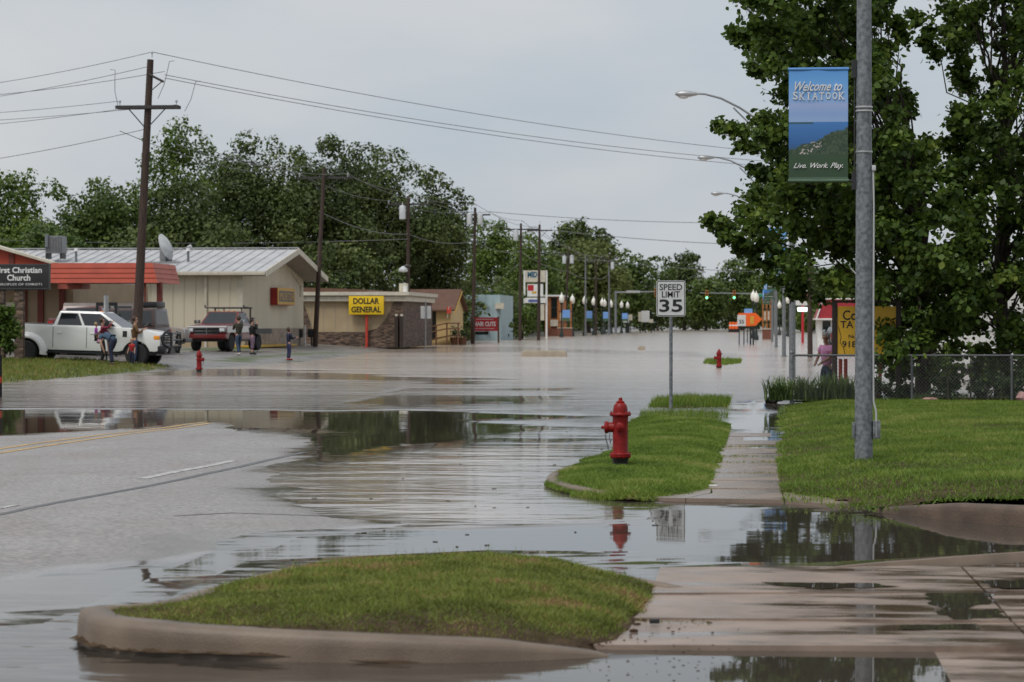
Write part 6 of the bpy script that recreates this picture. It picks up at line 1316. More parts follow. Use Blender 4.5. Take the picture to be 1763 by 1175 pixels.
# ================================================================== people
def cloth(name, c, c2=None, scale=6): return pbr('cloth_'+name, c, .85, c2 or tuple(x*.75 for x in c), scale, 3)
M['skin'] = pbr('skin', (.48, .27, .19), .6, (.42, .23, .16), 8); M['hair_brown'] = pbr('brown_hair', (.07, .04, .025), .7, (.04, .022, .014), 30); M['hair_blond'] = pbr('blond_hair', (.42, .28, .14), .7, (.32, .2, .1), 30); M['hair_grey'] = pbr('grey_hair', (.42, .40, .38), .8, (.30, .28, .27), 30)
M['camo'] = cloth('camo', (.10, .09, .055), (.035, .035, .022), 7); M['camo'].node_tree.nodes['Color Ramp'].color_ramp.interpolation = 'CONSTANT'
M['print'] = cloth('print', (.40, .05, .06), (.02, .025, .08), 12); M['print'].node_tree.nodes['Color Ramp'].color_ramp.interpolation = 'CONSTANT'
BASE = dict(pelvis=(0, 0, .95), spine=(0, 0, 1.12), chest=(0, 0, 1.32), neck=(0, .01, 1.48), jaw=(0, .03, 1.57), skull=(0, .01, 1.66), crown=(0, 0, 1.73), nose=(0, .115, 1.62), ear_l=(-.085, .01, 1.63), ear_r=(.085, .01, 1.63), brow=(0, .085, 1.665),
            sh_l=(-.18, 0, 1.42), el_l=(-.23, -.02, 1.14), wr_l=(-.24, .06, .90), sh_r=(.18, 0, 1.42), el_r=(.23, -.02, 1.14), wr_r=(.24, .06, .90),
            hip_l=(-.09, 0, .90), kn_l=(-.10, .03, .50), an_l=(-.10, -.02, .09), toe_l=(-.11, .17, .035), hip_r=(.09, 0, .90), kn_r=(.10, .03, .50), an_r=(.10, -.02, .09), toe_r=(.11, .17, .035))
RAD = dict(pelvis=.125, spine=.115, chest=.135, neck=.055, jaw=.07, skull=.092, crown=.06, nose=.016, ear_l=.018, ear_r=.018, brow=.03, sh=.062, el=.045, wr=.033, hip=.09, kn=.06, an=.042, toe=.036)
EDG = [('pelvis', 'spine'), ('spine', 'chest'), ('chest', 'neck'), ('neck', 'jaw'), ('jaw', 'skull'), ('skull', 'crown'), ('jaw', 'nose'), ('skull', 'ear_l'), ('skull', 'ear_r'), ('skull', 'brow')]
for s in 'lr': EDG += [('chest', 'sh_'+s), ('sh_'+s, 'el_'+s), ('el_'+s, 'wr_'+s), ('pelvis', 'hip_'+s), ('hip_'+s, 'kn_'+s), ('kn_'+s, 'an_'+s), ('an_'+s, 'toe_'+s)]
def skin_obj(name, J, edges, rad, m, parent, root, sub=1):
    bm = bmesh.new(); lay = bm.verts.layers.skin.verify(); vs_ = {}
    for a, b_ in edges:
        for q in (a, b_):
            if q not in vs_: v = bm.verts.new(J[q]); v[lay].radius = (rad(q), rad(q)); v[lay].use_root = (q == root); vs_[q] = v
        bm.edges.new((vs_[a], vs_[b_]))
    me = bpy.data.meshes.new(name); bm.to_mesh(me); bm.free(); o = link(name, me, m, parent)
    md = o.modifiers.new('skin', 'SKIN'); md.use_smooth_shade = True; md.branch_smoothing = .4; sb = o.modifiers.new('sub', 'SUBSURF'); sb.levels = sub; sb.render_levels = sub
    dg = bpy.context.evaluated_depsgraph_get(); me2 = bpy.data.meshes.new_from_object(o.evaluated_get(dg)); o.modifiers.clear(); o.data = me2; bpy.data.meshes.remove(me)
    if not me2.materials: me2.materials.append(m)
    return o
def person(label, loc, face, H, pose, top, bottom, shoes, hair, sleeve='long', fat=1.0, legs='long', hairlen='short', cap=None, group='people watching the flood', child=False):
    """face: heading of the gaze in degrees, 0 = +Y (away), 90 = left (-X), 180 = to the camera"""
    t = thing('person', label, 'person', loc, R(face), group); J = {k: Vector(v) for k, v in BASE.items()}
    for k, v in pose.items(): J[k] = Vector(v)
    s = H/1.75
    for k in J: J[k] = J[k]*s
    hs = 1.28 if child else 1.0
    if child:
        c = J['neck'].copy()
        for k in ('jaw', 'skull', 'crown', 'nose', 'ear_l', 'ear_r', 'brow'): J[k] = c+(J[k]-c)*hs
    def rad(q):
        b_ = q.split('_')[0]
        r = RAD.get(q, RAD.get(b_, .01))*s
        if q in ('jaw', 'skull', 'crown', 'nose', 'brow', 'ear_l', 'ear_r'): return r*hs
        if b_ in ('pelvis', 'spine', 'chest', 'hip'): return r*fat
        return r
    E = list(EDG); JJ = dict(J); RF = {}
    for sd in 'lr':                       # palm and five unequal, bent fingers
        w = J['wr_'+sd]; e = J['el_'+sd]; d = (w-e).normalized(); side = d.cross(Vector((0, 0, 1)));
        if side.length < .2: side = Vector((1, 0, 0))
        side.normalize(); pm = w+d*.07*s; JJ['palm_'+sd] = pm; RF['palm_'+sd] = .032*s; E.append(('wr_'+sd, 'palm_'+sd)); up = side.cross(d)
        for i, (off, ln) in enumerate(((-.032, .055), (-.022, .075), (-.007, .082), (.009, .077), (.024, .06))):
            k = f'f{i}_{sd}'; k2 = k+'b'; a = pm+side*off*s+d*(.01 if i else -.03)*s; JJ[k] = a+d*ln*.55*s+(side*-.02*s if i == 0 else Vector()); JJ[k2] = a+d*ln*.9*s-up*.022*s+(side*-.02*s if i == 0 else Vector()); RF[k] = .0095*s; RF[k2] = .008*s; E += [('palm_'+sd, k), (k, k2)]
    cover = {'pelvis', 'spine', 'chest', 'hip_l', 'hip_r', 'kn_l', 'kn_r', 'sh_l', 'sh_r', 'an_l', 'an_r', 'toe_l', 'toe_r'}|({'el_l', 'el_r'} if sleeve == 'long' else set())
    rb = lambda q: RF.get(q) or rad(q)*(.55 if q in cover else 1)
    skin_obj('body', JJ, E, rb, M['skin'], t, 'pelvis')
    te = [('pelvis', 'spine'), ('spine', 'chest'), ('chest', 'collar'), ('chest', 'sh_l'), ('chest', 'sh_r'), ('sh_l', 'el_l'), ('sh_r', 'el_r'), ('pelvis', 'hip_l'), ('pelvis', 'hip_r')]
    J2 = dict(J); J2['collar'] = J['chest'].lerp(J['neck'], .75)
    if sleeve == 'long':
        for sd in 'lr': J2['cuff_'+sd] = J['el_'+sd].lerp(J['wr_'+sd], .95); te.append(('el_'+sd, 'cuff_'+sd))
    else:
        te = [e_ for e_ in te if not e_[0].startswith('sh_')]
        for sd in 'lr': J2['slv_'+sd] = J['sh_'+sd].lerp(J['el_'+sd], .65); te.append(('sh_'+sd, 'slv_'+sd))
    def rt(q):
        if q == 'collar': return .07*s
        if q[:4] == 'cuff': return .042*s
        if q[:3] == 'slv': return .068*s
        if q[:3] == 'hip': return rad(q)*1.02
        return rad(q)*1.16+.006*s
    skin_obj('top', J2, te, rt, M[top], t, 'spine')
    be = [('pelvis', 'hip_l'), ('pelvis', 'hip_r')]; J3 = dict(J); J3['waist'] = J['pelvis'].lerp(J['spine'], .4); be.append(('pelvis', 'waist'))
    for sd in 'lr':
        J3['hem_'+sd] = J['kn_'+sd].lerp(J['an_'+sd], .95 if legs == 'long' else .62); be += [('hip_'+sd, 'kn_'+sd), ('kn_'+sd, 'hem_'+sd)]
    skin_obj('trousers', J3, be, lambda q: .062*s if q[:3] == 'hem' else .108*s*fat if q == 'waist' else rad(q)*1.08+.008*s, M[bottom], t, 'pelvis')
    for sd in 'lr':
        a, b_ = J['an_'+sd], J['toe_'+sd]; h_ = a+(a-b_)*.35; h_.z = b_.z+.01*s; J4 = dict(a=a+Vector((0, 0, -.005)), b=b_+(b_-a).normalized()*.03*s, h=h_); skin_obj('shoe', J4, [('a', 'b'), ('a', 'h')], lambda q: .047*s if q != 'b' else .042*s, M[shoes], t, 'a')
    # hair: a cap over crown and back of the head
    up = (J['crown']-J['jaw']).normalized(); fw = (J['nose']-J['jaw']); fw = (fw-up*fw.dot(up)).normalized(); sd_ = fw.cross(up); c = J['skull']; hr = MB(); r = .105*s*hs
    hb = hr.ball((0, 0, 0), 1, 9)
    for v in hb.bm.verts:
        x, y, z = v.co; k = 1+.06*math.sin(9*x+7*y)
        yy = y if y < .15 else .15+(y-.15)*(.35 if z < .45 else .8)
        dz = (z*1.0 if z > -.2 else -.2+(z+.2)*({'short': .9, 'long': 2.6, 'curly': 2.0}[hairlen] if y < .1 else .25)); wv = {'short': 1, 'long': 1.05, 'curly': 1.3}[hairlen]
        v.co = c+(sd_*x*wv+fw*(yy-.12)+up*(dz+.12))*r*k
    hr.build('hair', M[hair], t, smooth=60)
    if cap:
        cp = MB().ball((0, 0, 0), 1, 7)
        for v in cp.bm.verts: x, y, z = v.co; v.co = c+(sd_*x*1.03+fw*y*1.03+up*(max(z, .05)*.95+.28))*r
        cp.prism([(-.07*s, 0), (.07*s, 0), (.05*s, .09*s), (-.05*s, .09*s)], 0, .012*s, 'XY') if False else None
        co = cp.build('cap', M[cap], t, smooth=60)
        br = MB().box((0, 0, 0), (.15*s, .11*s, .014*s)); Mx = Matrix((sd_, fw, up)).transposed()
        for v in br.bm.verts: v.co = c+fw*.14*s+up*.045*s*hs+Mx @ v.co
        br.build('brim', M[cap], co)
    for q in (-.033, .033): MB().ball(J['brow']+sd_*q*s*hs+fw*.022*s*hs-up*.022*s*hs, .012*s*hs, 4).build('eye', M['dark'], t)
    return t
def stand(u, v): p = hit(u, v); return (p.x, p.y, max(p.z, -.1))
for n_, c_ in dict(maroon=(.17, .015, .04), black=(.012, .012, .014), jeans=(.035, .06, .11), navy=(.012, .018, .045), blue=(.045, .085, .14), red=(.40, .02, .02), brown=(.16, .085, .035), purple=(.33, .04, .36), plum=(.20, .13, .19), pink=(.85, .38, .64), charcoal=(.025, .026, .028), white_shoe=(.6, .58, .54)).items(): M[n_] = cloth(n_, c_)
w1 = stand(176, 627)
person('woman in dark red top raising one arm beside the white truck', w1, -75, 1.64, dict(el_l=(-.10, .22, 1.20), wr_l=(.08, .30, 1.12), el_r=(.26, .20, 1.36), wr_r=(.22, .36, 1.56), kn_l=(-.09, .08, .5)), 'maroon', 'black', 'black', 'hair_brown', hairlen='short')
person('small blond child in purple carried by the woman in dark red', (w1[0]-.14, w1[1]-.30, w1[2]+.58), -60, .86, dict(kn_l=(-.16, .22, .72), an_l=(-.17, .12, .40), toe_l=(-.18, .26, .33), kn_r=(.16, .22, .72), an_r=(.17, .12, .40), toe_r=(.18, .26, .33), wr_l=(-.2, .2, 1.05), wr_r=(.2, .2, 1.05)), 'purple', 'pink', 'charcoal', 'hair_blond', child=True)
person('man in blue shirt and dark cap bending down by the truck', stand(190, 630), 62, 1.76, dict(pelvis=(0, -.16, .92), spine=(0, .06, 1.02), chest=(0, .27, 1.07), neck=(0, .44, 1.07), jaw=(0, .52, 1.02), skull=(0, .60, 1.03), crown=(0, .66, 1.06), nose=(0, .60, .91), brow=(0, .645, .96), ear_l=(-.085, .57, 1.0), ear_r=(.085, .57, 1.0), sh_l=(-.18, .31, 1.06), sh_r=(.18, .31, 1.06), el_l=(-.26, .2, .80), wr_l=(-.22, .12, .56), el_r=(.24, .32, .78), wr_r=(.2, .26, .53), hip_l=(-.1, -.14, .88), hip_r=(.1, -.14, .88), kn_l=(-.14, -.14, .48), an_l=(-.16, -.26, .09), toe_l=(-.2, -.08, .035), kn_r=(.12, .10, .50), an_r=(.12, .04, .09), toe_r=(.14, .22, .035)), 'blue', 'navy', 'black', 'hair_brown', 'short', 1.12, cap='charcoal')
person('toddler in a red shirt standing at the foot of the pole', stand(227, 629), 165, .92, dict(wr_l=(-.26, .08, .92), wr_r=(.26, .08, .92)), 'red', 'navy', 'blue', 'hair_blond', 'short', 1.05, child=True)
person('man in brown jacket holding a phone beside the pole', stand(232, 628), -72, 1.74, dict(el_l=(-.2, .12, 1.14), wr_l=(-.06, .34, 1.28), el_r=(.2, .12, 1.14), wr_r=(.04, .34, 1.28)), 'brown', 'jeans', 'charcoal', 'hair_brown', fat=1.12)
p = stand(236, 628); 
person('man in camouflage jacket and jeans near the flatbed truck', stand(411, 612), 40, 1.72, dict(el_l=(-.2, .14, 1.16), wr_l=(-.05, .3, 1.3), el_r=(.2, .14, 1.16), wr_r=(.05, .3, 1.3), kn_l=(-.1, -.04, .5), an_l=(-.11, -.26, .1), toe_l=(-.12, -.1, .035), kn_r=(.1, .14, .5), an_r=(.1, .12, .09), toe_r=(.1, .3, .035)), 'camo', 'jeans', 'white_shoe', 'hair_brown', fat=1.15, cap='camo')
person('woman in black jacket and cap with purple trousers looking through binoculars', stand(434, 611), -65, 1.66, dict(el_l=(-.2, .2, 1.22), wr_l=(-.07, .22, 1.50), el_r=(.2, .2, 1.22), wr_r=(.07, .22, 1.50)), 'black', 'plum', 'charcoal', 'hair_brown', fat=1.35, legs='crop', cap='black')
person('curly haired girl in navy top and patterned trousers at the water edge', stand(497, 621), -55, 1.42, dict(el_l=(-.2, .12, 1.16), wr_l=(-.12, .36, 1.16), el_r=(.24, .10, 1.18), wr_r=(.2, .36, 1.22)), 'navy', 'print', 'red', 'hair_brown', hairlen='curly')
p = yp(1424, 640, 57); person('grey haired woman in a pink shirt behind the yellow board', (p.x, 57, -.14), 140, 1.60, dict(jaw=(0, .06, 1.555), nose=(0, .14, 1.575), skull=(0, .06, 1.645), crown=(0, .09, 1.71), brow=(0, .14, 1.625), ear_l=(-.085, .06, 1.61), ear_r=(.085, .06, 1.61), el_l=(-.2, .1, 1.16), wr_l=(-.1, .32, 1.02), el_r=(.2, .1, 1.16), wr_r=(.1, .32, 1.02)), 'pink', 'jeans', 'white_shoe', 'hair_grey', 'short', 1.28)
# edge-on street sign in front of the truck and the marker at the picture edge
p = stand(176, 624); t = thing('street_sign_post', 'thin grey sign post seen edge on before the white truck', 'sign', (p[0], p[1]+.6, p[2])); MB().cyl((0, 0, -.2), (0, 0, 2.5), .03, n=8).build('post', M['steel'], t); MB().box((.0, -.03, 2.05), (.05, .6, .75), rz=.05).build('panel', M['sign_back'], t)
p = gp(-1, 684); t = thing('marker_post', 'black and red marker post cut by the left picture edge', 'post', (p.x, p.y, 0)); MB().cyl((0, 0, -.1), (0, 0, .95), .06, n=10).build('post', M['black'], t); MB().cyl((0, 0, .32), (0, 0, .46), .062, n=10).build('reflective_band', M['post_red'], t)

# ================================================================== far street
# concrete blocks standing in the flood
M['beige_conc'] = pbr('beige_concrete', (.42, .36, .28), .8, (.34, .29, .22), 3)
def block(u0, u1, v0, v1, label):
    b_ = gp((u0+u1)/2, v1); k = ppm(b_.y); w = (u1-u0)/k; h = (v1-v0)/k; mb = MB().prism([(-w/2, -.2), (w/2, -.2), (w/2-.02, h*.7), (w/2-.07, h), (-w/2+.07, h), (-w/2+.02, h*.7)], -.2, .2, 'XZ'); o = mb.build('concrete_block', M['beige_conc'], bevel=.02); o.location = (b_.x, b_.y, 0); return tag(o, label, 'concrete block', 'concrete blocks in the flood')
block(897, 977, 604, 614, 'long low beige concrete block standing in the flood'); block(1098, 1111, 596, 603, 'small square beige block standing in the flood')
# shop pylon
Y = 262.; k = ppm(Y); def_ = lambda u, v: yp(u, v, Y)
t = thing('shop_pylon', 'tall white shop pylon with stacked sign boxes beside the round bush', 'sign', (def_(923, 580).x, Y, 0)); x_ = lambda u: def_(u, 500).x-t.location.x; z_ = lambda v: def_(920, v).z
for u in (903, 941): MB().b(x_(u)-.09, x_(u)+.09, -.1, .1, -.3, z_(466)).build('post', M['white'], t)
b1 = MB().b(x_(905), x_(939), -.2, .2, z_(486), z_(466)).build('sign_box', M['trim'], t); text('MID', pbr('teal_letters', (.02, .12, .2), .5), b1, ((x_(908)+x_(926))/2, -.21, z_(473)), 17/k, 10/k, bold=.05)
b2 = MB().b(x_(908), x_(935), -.2, .2, z_(511), z_(489.5)).build('sign_box', M['white'], t); MB().b(x_(909), x_(919), -.215, -.202, z_(501), z_(491)).build('red_patch', M['salon_red'], b2); MB().b(x_(916), x_(924), -.215, -.202, z_(506), z_(502)).build('gold_patch', M['sign_gold'], b2)
b3 = MB().b(x_(904), x_(940), -.2, .2, z_(522), z_(513)).build('sign_box', M['white'], t); MB().b(x_(910), x_(931), -.215, -.202, z_(520.5), z_(516)).build('blue_words', pbr('blue_print', (.10, .13, .35), .5), b3)
MB().b(x_(931), x_(937), -.2, .2, z_(552), z_(524)).build('sign_box', M['trim'], t)
# brown storefront
M['brick_orange'] = pbr('orange_wood', (.36, .13, .035), .7, (.28, .10, .03), 3); M['brick'] = pbr('brick_red', (.20, .075, .045), .85, (.15, .055, .035), 6)
Y = 305.; t = thing('storefront', 'orange brown storefront with white cornice behind the globe lamps', 'building'); X = lambda u: yp(u, 540, Y).x; Z = lambda v: yp(950, v, Y).z
MB().b(X(938), X(966), Y, Y+10, -.2, Z(511)).build('wall', M['brick_orange'], t); MB().b(X(935), X(968), Y-.3, Y+10, Z(511)+.001, Z(508)).build('cornice', M['white'], t)
w = MB().b(X(949), X(959), Y-.06, Y-.01, Z(548), Z(513)).build('window', M['glass'], t); MB().b(X(949), X(959), Y-.1, Y-.065, Z(530)-.06, Z(530)+.06).build('window_bar', M['dark'], w)
MB().b(X(948), X(961), Y-.4, Y-.12, Z(562), Z(551)).build('planter_panel', M['trim'], t); MB().b(X(944), X(962), Y-.6, Y-.41, -.2, Z(566)).build('low_wall', M['brick'], t)
# gateway pillars
def gateway(u, vb, Y, label, wpx, n=3):
    k = ppm(Y); x0 = yp(u, 560, Y).x; t = thing('gateway_pillar', label, 'pillar', (x0, Y, 0), group='gateway pillars at the town entrance'); w = wpx/k
    MB().b(-w/2, w/2, -w/2, w/2, -.2, .95).build('brick_base', M['brick'], t); MB().b(-w/2-.06, w/2+.06, -w/2-.06, w/2+.06, .951, 1.06).build('base_cap', M['beige_conc'], t)
    zt = 4.2
    for i in range(n): x = -w*.42+w*.84*i/(n-1); MB().b(x-.09, x+.09, -.16, .16, 1.061, zt).build('upright', M['brick_orange'], t)
    for z in (1.7, 3.0): MB().b(-w*.46, w*.46, -.2, .2, z-.04, z+.04).build('cross_band', M['dark'], t)
    MB().b(-w*.40, w*.40, -.1, .1, 1.9, 2.8).build('panel', M['trim'], t)
    return t
gateway(973, 580, 296, 'left gateway pillar with brick base and cream panel', 24); gateway(1320, 583, 250, 'right gateway pillar with brick base and orange frame', 15)
# globe lamps
M['globe'] = pbr('milky_globe', (.82, .80, .72), .35, (.78, .76, .68), 3); M['banner_blue'] = pbr('small_blue_banner', (.13, .30, .66), .6, (.22, .38, .70), 1.2, stretch=(.2, .2, 1.5)); M['lamp_green'] = pbr('dark_green_iron', (.012, .022, .018), .5)
def globe_lamp(label):
    t = thing('globe_lamp', label, 'lamp post', group='black lamp posts with milky acorn globes')
    MB().lathe([(.26, -.2), (.26, .3), (.18, .5), (.12, .9), (.085, 1.1), (.075, 3.6), (.10, 3.7), (.17, 3.78), (.19, 3.9)], 12).build('post', M['lamp_green'], t)
    MB().lathe([(.15, 3.9), (.27, 4.1), (.30, 4.35), (.25, 4.62), (.14, 4.8), (.06, 4.92), (.03, 5.1), (.001, 5.12)], 14).build('globe', M['globe'], t)
    return t
def small_banner(t, s=1): 
    MB().b(min(s*.1, s*.95), max(s*.1, s*.95), -.02, .02, 2.2, 3.1).build('banner', M['banner_blue'], t); MB().b(min(s*.1, s*.95), max(s*.1, s*.95), -.019, .019, 1.85, 2.199).build('banner_foot', M['green_sleeve'], t)
g0 = globe_lamp('x'); GL = [(967, 579, 1, 'first'), (985.5, 580, 0, 'second'), (1006.5, 576, 1, 'third'), (1022, 575, 0, 'fourth'), (1037, 573.5, 1, 'fifth'), (1041, 571.5, 0, 'sixth'), (1052, 572, 0, 'seventh'), (1070, 570.5, 1, 'eighth'), (1080.5, 570, -1, 'last')]
for i, (u, v, bn, od) in enumerate(GL):
    o = g0 if i == 0 else copy_tree(g0); o['label'] = f'{od} acorn globe lamp post from the left in the left row'
    for ch in list(o.children):
        if ch.name.startswith('banner'): bpy.data.objects.remove(ch)
    p = gp(u, min(v+3, 584)); Y = np.interp(i, [0, 8], [284, 400]); x = yp(u, 560, Y).x; o.location = (x, Y, 0); 
BN = [o for o in C.objects if o.name.startswith('globe_lamp')]
for o, (u, v, bn, od) in zip(sorted(BN, key=lambda q: q.name), GL):
    if bn: small_banner(o, 1 if bn > 0 else -1)
for u, Y, s, lab in ((1297, 262, 1.0, 'big acorn globe lamp post behind the orange road sign'), (1302, 240, .92, 'shorter globe lamp post beside the orange road sign'), (1357, 300, 1, 'globe lamp post between steel poles on the right'), (1342, 330, .9, 'distant globe lamp post left of the wooden pole on the right')):
    o = copy_tree(g0); o['label'] = lab; o.location = (yp(u, 560, Y).x, Y, 0); o.scale = (s, s, s)
    for ch in list(o.children):
        if ch.name.startswith('banner'): bpy.data.objects.remove(ch)
    if u in (1297,): small_banner(o, -1)
# signals on mast arms
M['signal_yellow'] = pbr('signal_housing', (.55, .22, .02), .5); M['green_on'] = emit('green_lamp', (.12, 1, .45), 2.2); M['red_off'] = pbr('red_off', (.06, .008, .008), .3); M['amber_off'] = pbr('amber_off', (.08, .035, .005), .3)
def signal(parent, x, z, face=True):
    h = MB().b(x-.2, x+.2, -.35, -.1, z-.6, z+.6).build('signal_head', M['signal_yellow'], parent, bevel=.03)
    for i, m_ in enumerate(('green_on', 'amber_off', 'red_off')):
        zz = z-.38+.38*i; MB().cyl((x, -.36, zz), (x, -.351, zz), .15, n=14).build('lens', M[m_] if face else M['dark'], h); MB().tube([(x+.17*math.cos(a), -.5, zz+.17*math.sin(a)) for a in np.linspace(-.3, math.pi+.3, 9)], .015, 4).build('visor', M['dark'], h)
Y = 335.; k = ppm(Y); zz = yp(1240, 508, Y).z
t = thing('signal_mast', 'right traffic signal mast arm with two green lights over the street', 'traffic light', (yp(1334, 560, Y).x, Y, 0)); MB().cyl((0, 0, -.3), (0, 0, zz+.5), .16, .13, 12).build('post', M['steel'], t)
xl_ = yp(1205, 500, Y).x-t.location.x; MB().tube([(0, 0, zz+.02), (xl_*.5, 0, zz+.18), (xl_, 0, zz+.25)], .08, 8, radii=[.11, .09, .06]).build('mast_arm', M['steel'], t)
for u in (1217, 1264): signal(t, yp(u, 508, Y).x-t.location.x, zz)
M['street_green'] = pbr('street_name_green', (.02, .25, .16), .5)
MB().b(yp(1305, 500, Y).x-t.location.x, yp(1316, 500, Y).x-t.location.x, -.13, -.1, zz-.25, zz+.1).build('street_name_plate', M['street_green'], t)
Y = 365.; t = thing('signal_mast', 'left traffic signal mast arm with amber backed head', 'traffic light', (yp(1060, 560, Y).x, Y, 0)); zz = yp(1060, 504, Y).z
MB().cyl((0, 0, -.3), (0, 0, zz+.25), .2, .16, 12).build('post', M['steel'], t); xr2 = yp(1150, 500, Y).x-t.location.x; MB().tube([(0, 0, zz), (xr2*.5, 0, zz+.08), (xr2, 0, zz+.1)], .09, 8, radii=[.13, .11, .08]).build('mast_arm', M['steel'], t); signal(t, yp(1129, 503, Y).x-t.location.x, zz, False)
MB().b(yp(1078, 503, Y).x-t.location.x, yp(1102, 503, Y).x-t.location.x, -.2, -.12, zz-.05, zz+.28).build('street_name_plate', M['sign_back'], t)
# steel lamp posts on the left, road work sign group on the right
for u, vt, Y, lab in ((1008, 440, 312, 'thin steel light post among the left globe lamps'), (1048.5, 458, 342, 'pale steel post beside the transformer pole')):
    t = thing('steel_post', lab, 'post', (yp(u, 560, Y).x, Y, 0)); MB().cyl((0, 0, -.3), (0, 0, yp(u, vt, Y).z), .13, .08, 10).build('shaft', M['steel'], t); MB().cyl((0, 0, -.2), (0, 0, .9), .22, .16, 10).build('base_cover', M['steel'], t)
M['orange'] = pbr('road_work_orange', (.85, .13, .01), .5, (.8, .12, .01), 3)
Y = 190.; t = thing('road_work_sign', 'bright orange arrow shaped road work board standing in the flood', 'sign', (yp(1298, 560, Y).x, Y, 0)); w2 = lambda u, v: (yp(u, v, Y).x-t.location.x, yp(u, v, Y).z)
MB().prism([w2(1271, 539.5), w2(1301, 539), w2(1312, 550), w2(1301, 561), w2(1288, 562), w2(1271, 560)], -.04, 0, 'XZ').build('board', M['orange'], t, smooth=0)
for u in (1292, 1297): x = w2(u, 560)[0]; MB().b(x-.06, x+.06, .01, .08, -.2, w2(u, 541)[1]).build('leg', M['dark'], t)
MB().b(w2(1292, 0)[0], w2(1298, 0)[0], -.06, -.041, w2(0, 558)[1], w2(0, 545)[1]).build('warning_panel', M['sign_gold'], t)
for i, (u0, u1, v0, v1, vb, lab, tx) in enumerate(((1269.5, 1284, 543, 561.5, 594, 'small white speed limit sign before the orange board', '35'), (1284.5, 1295, 545, 561.5, 590, 'plain white sign right of the small speed limit sign', None))):
    p = gp((u0+u1)/2, vb); Y = p.y-i*2; t = thing('small_sign', lab, 'sign', (yp((u0+u1)/2, 560, Y).x, Y, 0)); k = ppm(Y); z0, z1 = yp(0, v1, Y).z, yp(0, v0, Y).z; w = (u1-u0)/k
    pn = MB().b(-w/2, w/2, -.02, 0, z0, z1).build('panel', M['sign_white'], t, smooth=0)
    for x in (-w*.28, w*.28): MB().b(x-.04, x+.04, .001, .06, -.2, z1).build('post', M['dark'], t)
    if tx: text(tx, M['text_black'], pn, (0, -.025, z0+(z1-z0)*.38), w*.6, (z1-z0)*.35, bold=.02)
for u, v0, v1, vb, w, lab in ((1078, 543, 556, 572, 11, 'pair of pale sign backs below the left mast arm'), (1086, 542, 552, 571, 6, 'small pale sign back right of the pair'), (1103, 538, 554, 572, 7, 'left most white board of the distant sign cluster'), (1112, 536, 555, 573, 14, 'large white board in the distant sign cluster'), (1122, 550, 556, 571, 7, 'round pale plate at the right end of the sign cluster')):
    Y = 400.; k = ppm(Y); t = thing('sign_board', lab, 'sign', (yp(u, 560, Y).x, Y-(u-1078)*.05, 0), group='distant sign boards'); z0, z1 = yp(0, v1, Y).z, yp(0, v0, Y).z
    MB().b(-w/k/2, w/k/2, -.03, .0, z0, z1).build('panel', M['trim'] if w < 8 else M['sign_white'], t); MB().b(-.06, .06, .001, .09, -.2, z1).build('post', M['dark'], t)
# orange barrels line
Y = 420.
for i, u in enumerate((1258, 1263, 1268)):
    t = thing('traffic_barrel', ['left most of the three far orange barrels', 'middle of the three far orange barrels', 'right most of the three far orange barrels'][i], 'barrel', (yp(u, 560, Y).x, Y, .55), group='far orange barrels'); MB().lathe([(.3, 0), (.26, .4), (.25, 1.1), (.1, 1.15)], 12).build('drum', M['orange'], t); MB().lathe([(.27, .5), (.272, .52), (.266, .68), (.26, .7)], 12).build('band', M['white'], t); MB().lathe([(.4, -.6), (.4, .0), (.3, .02)], 12).build('base', M['rubber'], t)
# round sign on red post, red roofed kiosk, white building on the right
Y = 205.; k = ppm(Y); t = thing('restaurant_sign', 'white restaurant sign with red emblem and lit strip on a red post', 'sign', (yp(1382, 560, Y).x, Y, 0)); z0, z1 = yp(0, 527, Y).z, yp(0, 502, Y).z; w = 24/k
c = MB().b(-w/2, w/2, -.25, .25, z0, z1).build('cabinet', M['white'], t, bevel=.04)
em = MB(); n = 14
for s in (1, .62): [em.bm.verts.new((.42*s*math.cos(2*math.pi*i/n), -.27, z0+(z1-z0)*.6+.42*s*math.sin(2*math.pi*i/n))) for i in range(n)]
em.bm.verts.ensure_lookup_table(); [em.bm.faces.new([em.bm.verts[q] for q in (i, (i+1) % n, n+(i+1) % n, n+i)]) for i in range(n)]; em.build('emblem', M['salon_red'], c); MB().b(-.48, .48, -.285, -.275, z0+(z1-z0)*.52, z0+(z1-z0)*.68).build('emblem_bar', M['ac'], c)
MB().b(-w*.38, w*.38, -.2, .2, z0-.5, z0-.16).build('lit_strip', emit('lit_white', (.9, .95, 1), 1.1), t, bevel=.08); MB().cyl((0, 0, -.3), (0, 0, z0-.01), .11, n=10).build('post', M['salon_red'], t)
Y = 172.; X = lambda u: yp(u, 540, Y).x; Z = lambda v: yp(1420, v, Y).z
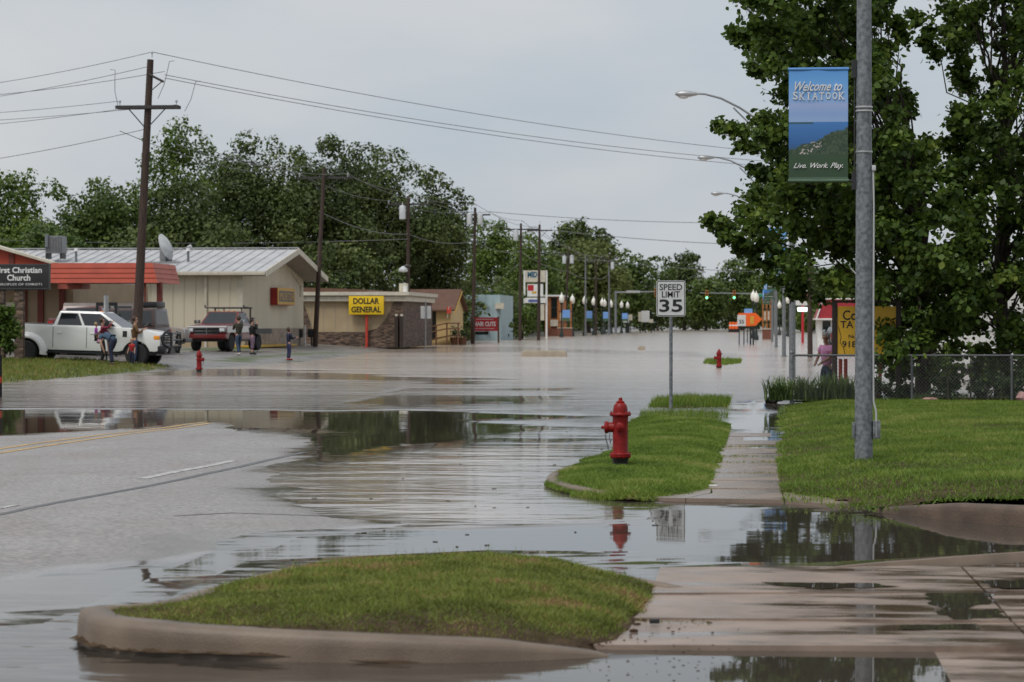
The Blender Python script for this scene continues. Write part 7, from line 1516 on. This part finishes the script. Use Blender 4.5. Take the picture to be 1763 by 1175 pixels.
t = thing('kiosk', 'small white kiosk with steep red roof behind the yellow board', 'building'); MB().b(X(1408), X(1478), Y, Y+6, -.2, Z(548)).build('wall', M['white'], t)
w = MB().b(X(1416), X(1430), Y-.05, Y-.005, Z(577), Z(553)).build('window', M['glass'], t); MB().b(X(1415), X(1431), Y-.08, Y-.051, Z(579)-.0, Z(577)).build('sill', M['white'], w)
MB().prism([(X(1404), Z(549)), (X(1482), Z(549)), (X(1470), Z(516)), (X(1416), Z(516))], Y-.5, Y+6.5, 'XZ').build('roof', pbr('red_metal_roof', (.36, .025, .035), .5), t, smooth=0); MB().b(X(1414), X(1472), Y-.6, Y+6.6, Z(516), Z(514)).build('roof_cap', M['white'], t); MB().b(X(1403), X(1483), Y-.62, Y+6.6, Z(551), Z(548.5)).build('eave_board', M['white'], t)
MB().prism([(X(1404), Z(549)), (X(1406.5), Z(549)), (X(1418), Z(516)), (X(1415.5), Z(516))], Y-.56, Y-.501, 'XZ').build('roof_trim', M['white'], t)
Y = 88.; t = thing('white_building', 'white building with blue squares seen through the right maple', 'building'); X = lambda u: yp(u, 540, Y).x; Z = lambda v: yp(1650, v, Y).z; M['wall_white'] = pbr('white_wall', (.62, .62, .60), .6); M['blue_square'] = pbr('blue_square', (.03, .13, .45), .5)
MB().b(X(1560), X(2000), Y, Y+10, -.2, Z(500)).build('wall', M['wall_white'], t)
for v in (596, 614, 540, 570): MB().b(X(1560), X(2000), Y-.03, Y-.002, Z(v)-.02, Z(v)+.02).build('wall_groove', M['ac'], t)
for u, v in ((1674, 605), (1586, 502), (1702, 530), (1690, 498)): MB().b(X(u)-.09, X(u)+.09, Y-.05, Y-.031, Z(v)-.10, Z(v)+.10).build('blue_square', M['blue_square'], t)
# lot of pale pavement beyond the fence
# red posts below the board
for u, lab in ((1447, 'short red post below the yellow board, left one'), (1456, 'short red post below the yellow board, right one'), (1515, 'red post standing right of the light pole behind the fence')):
    p = yp(u, 640, 56); t = thing('red_post', lab, 'post', (p.x, 56, -.1)); MB().b(-.04, .04, -.04, .04, -.2, yp(u, 618, 56).z+.1).build('shaft', M['post_red'], t, bevel=.008)
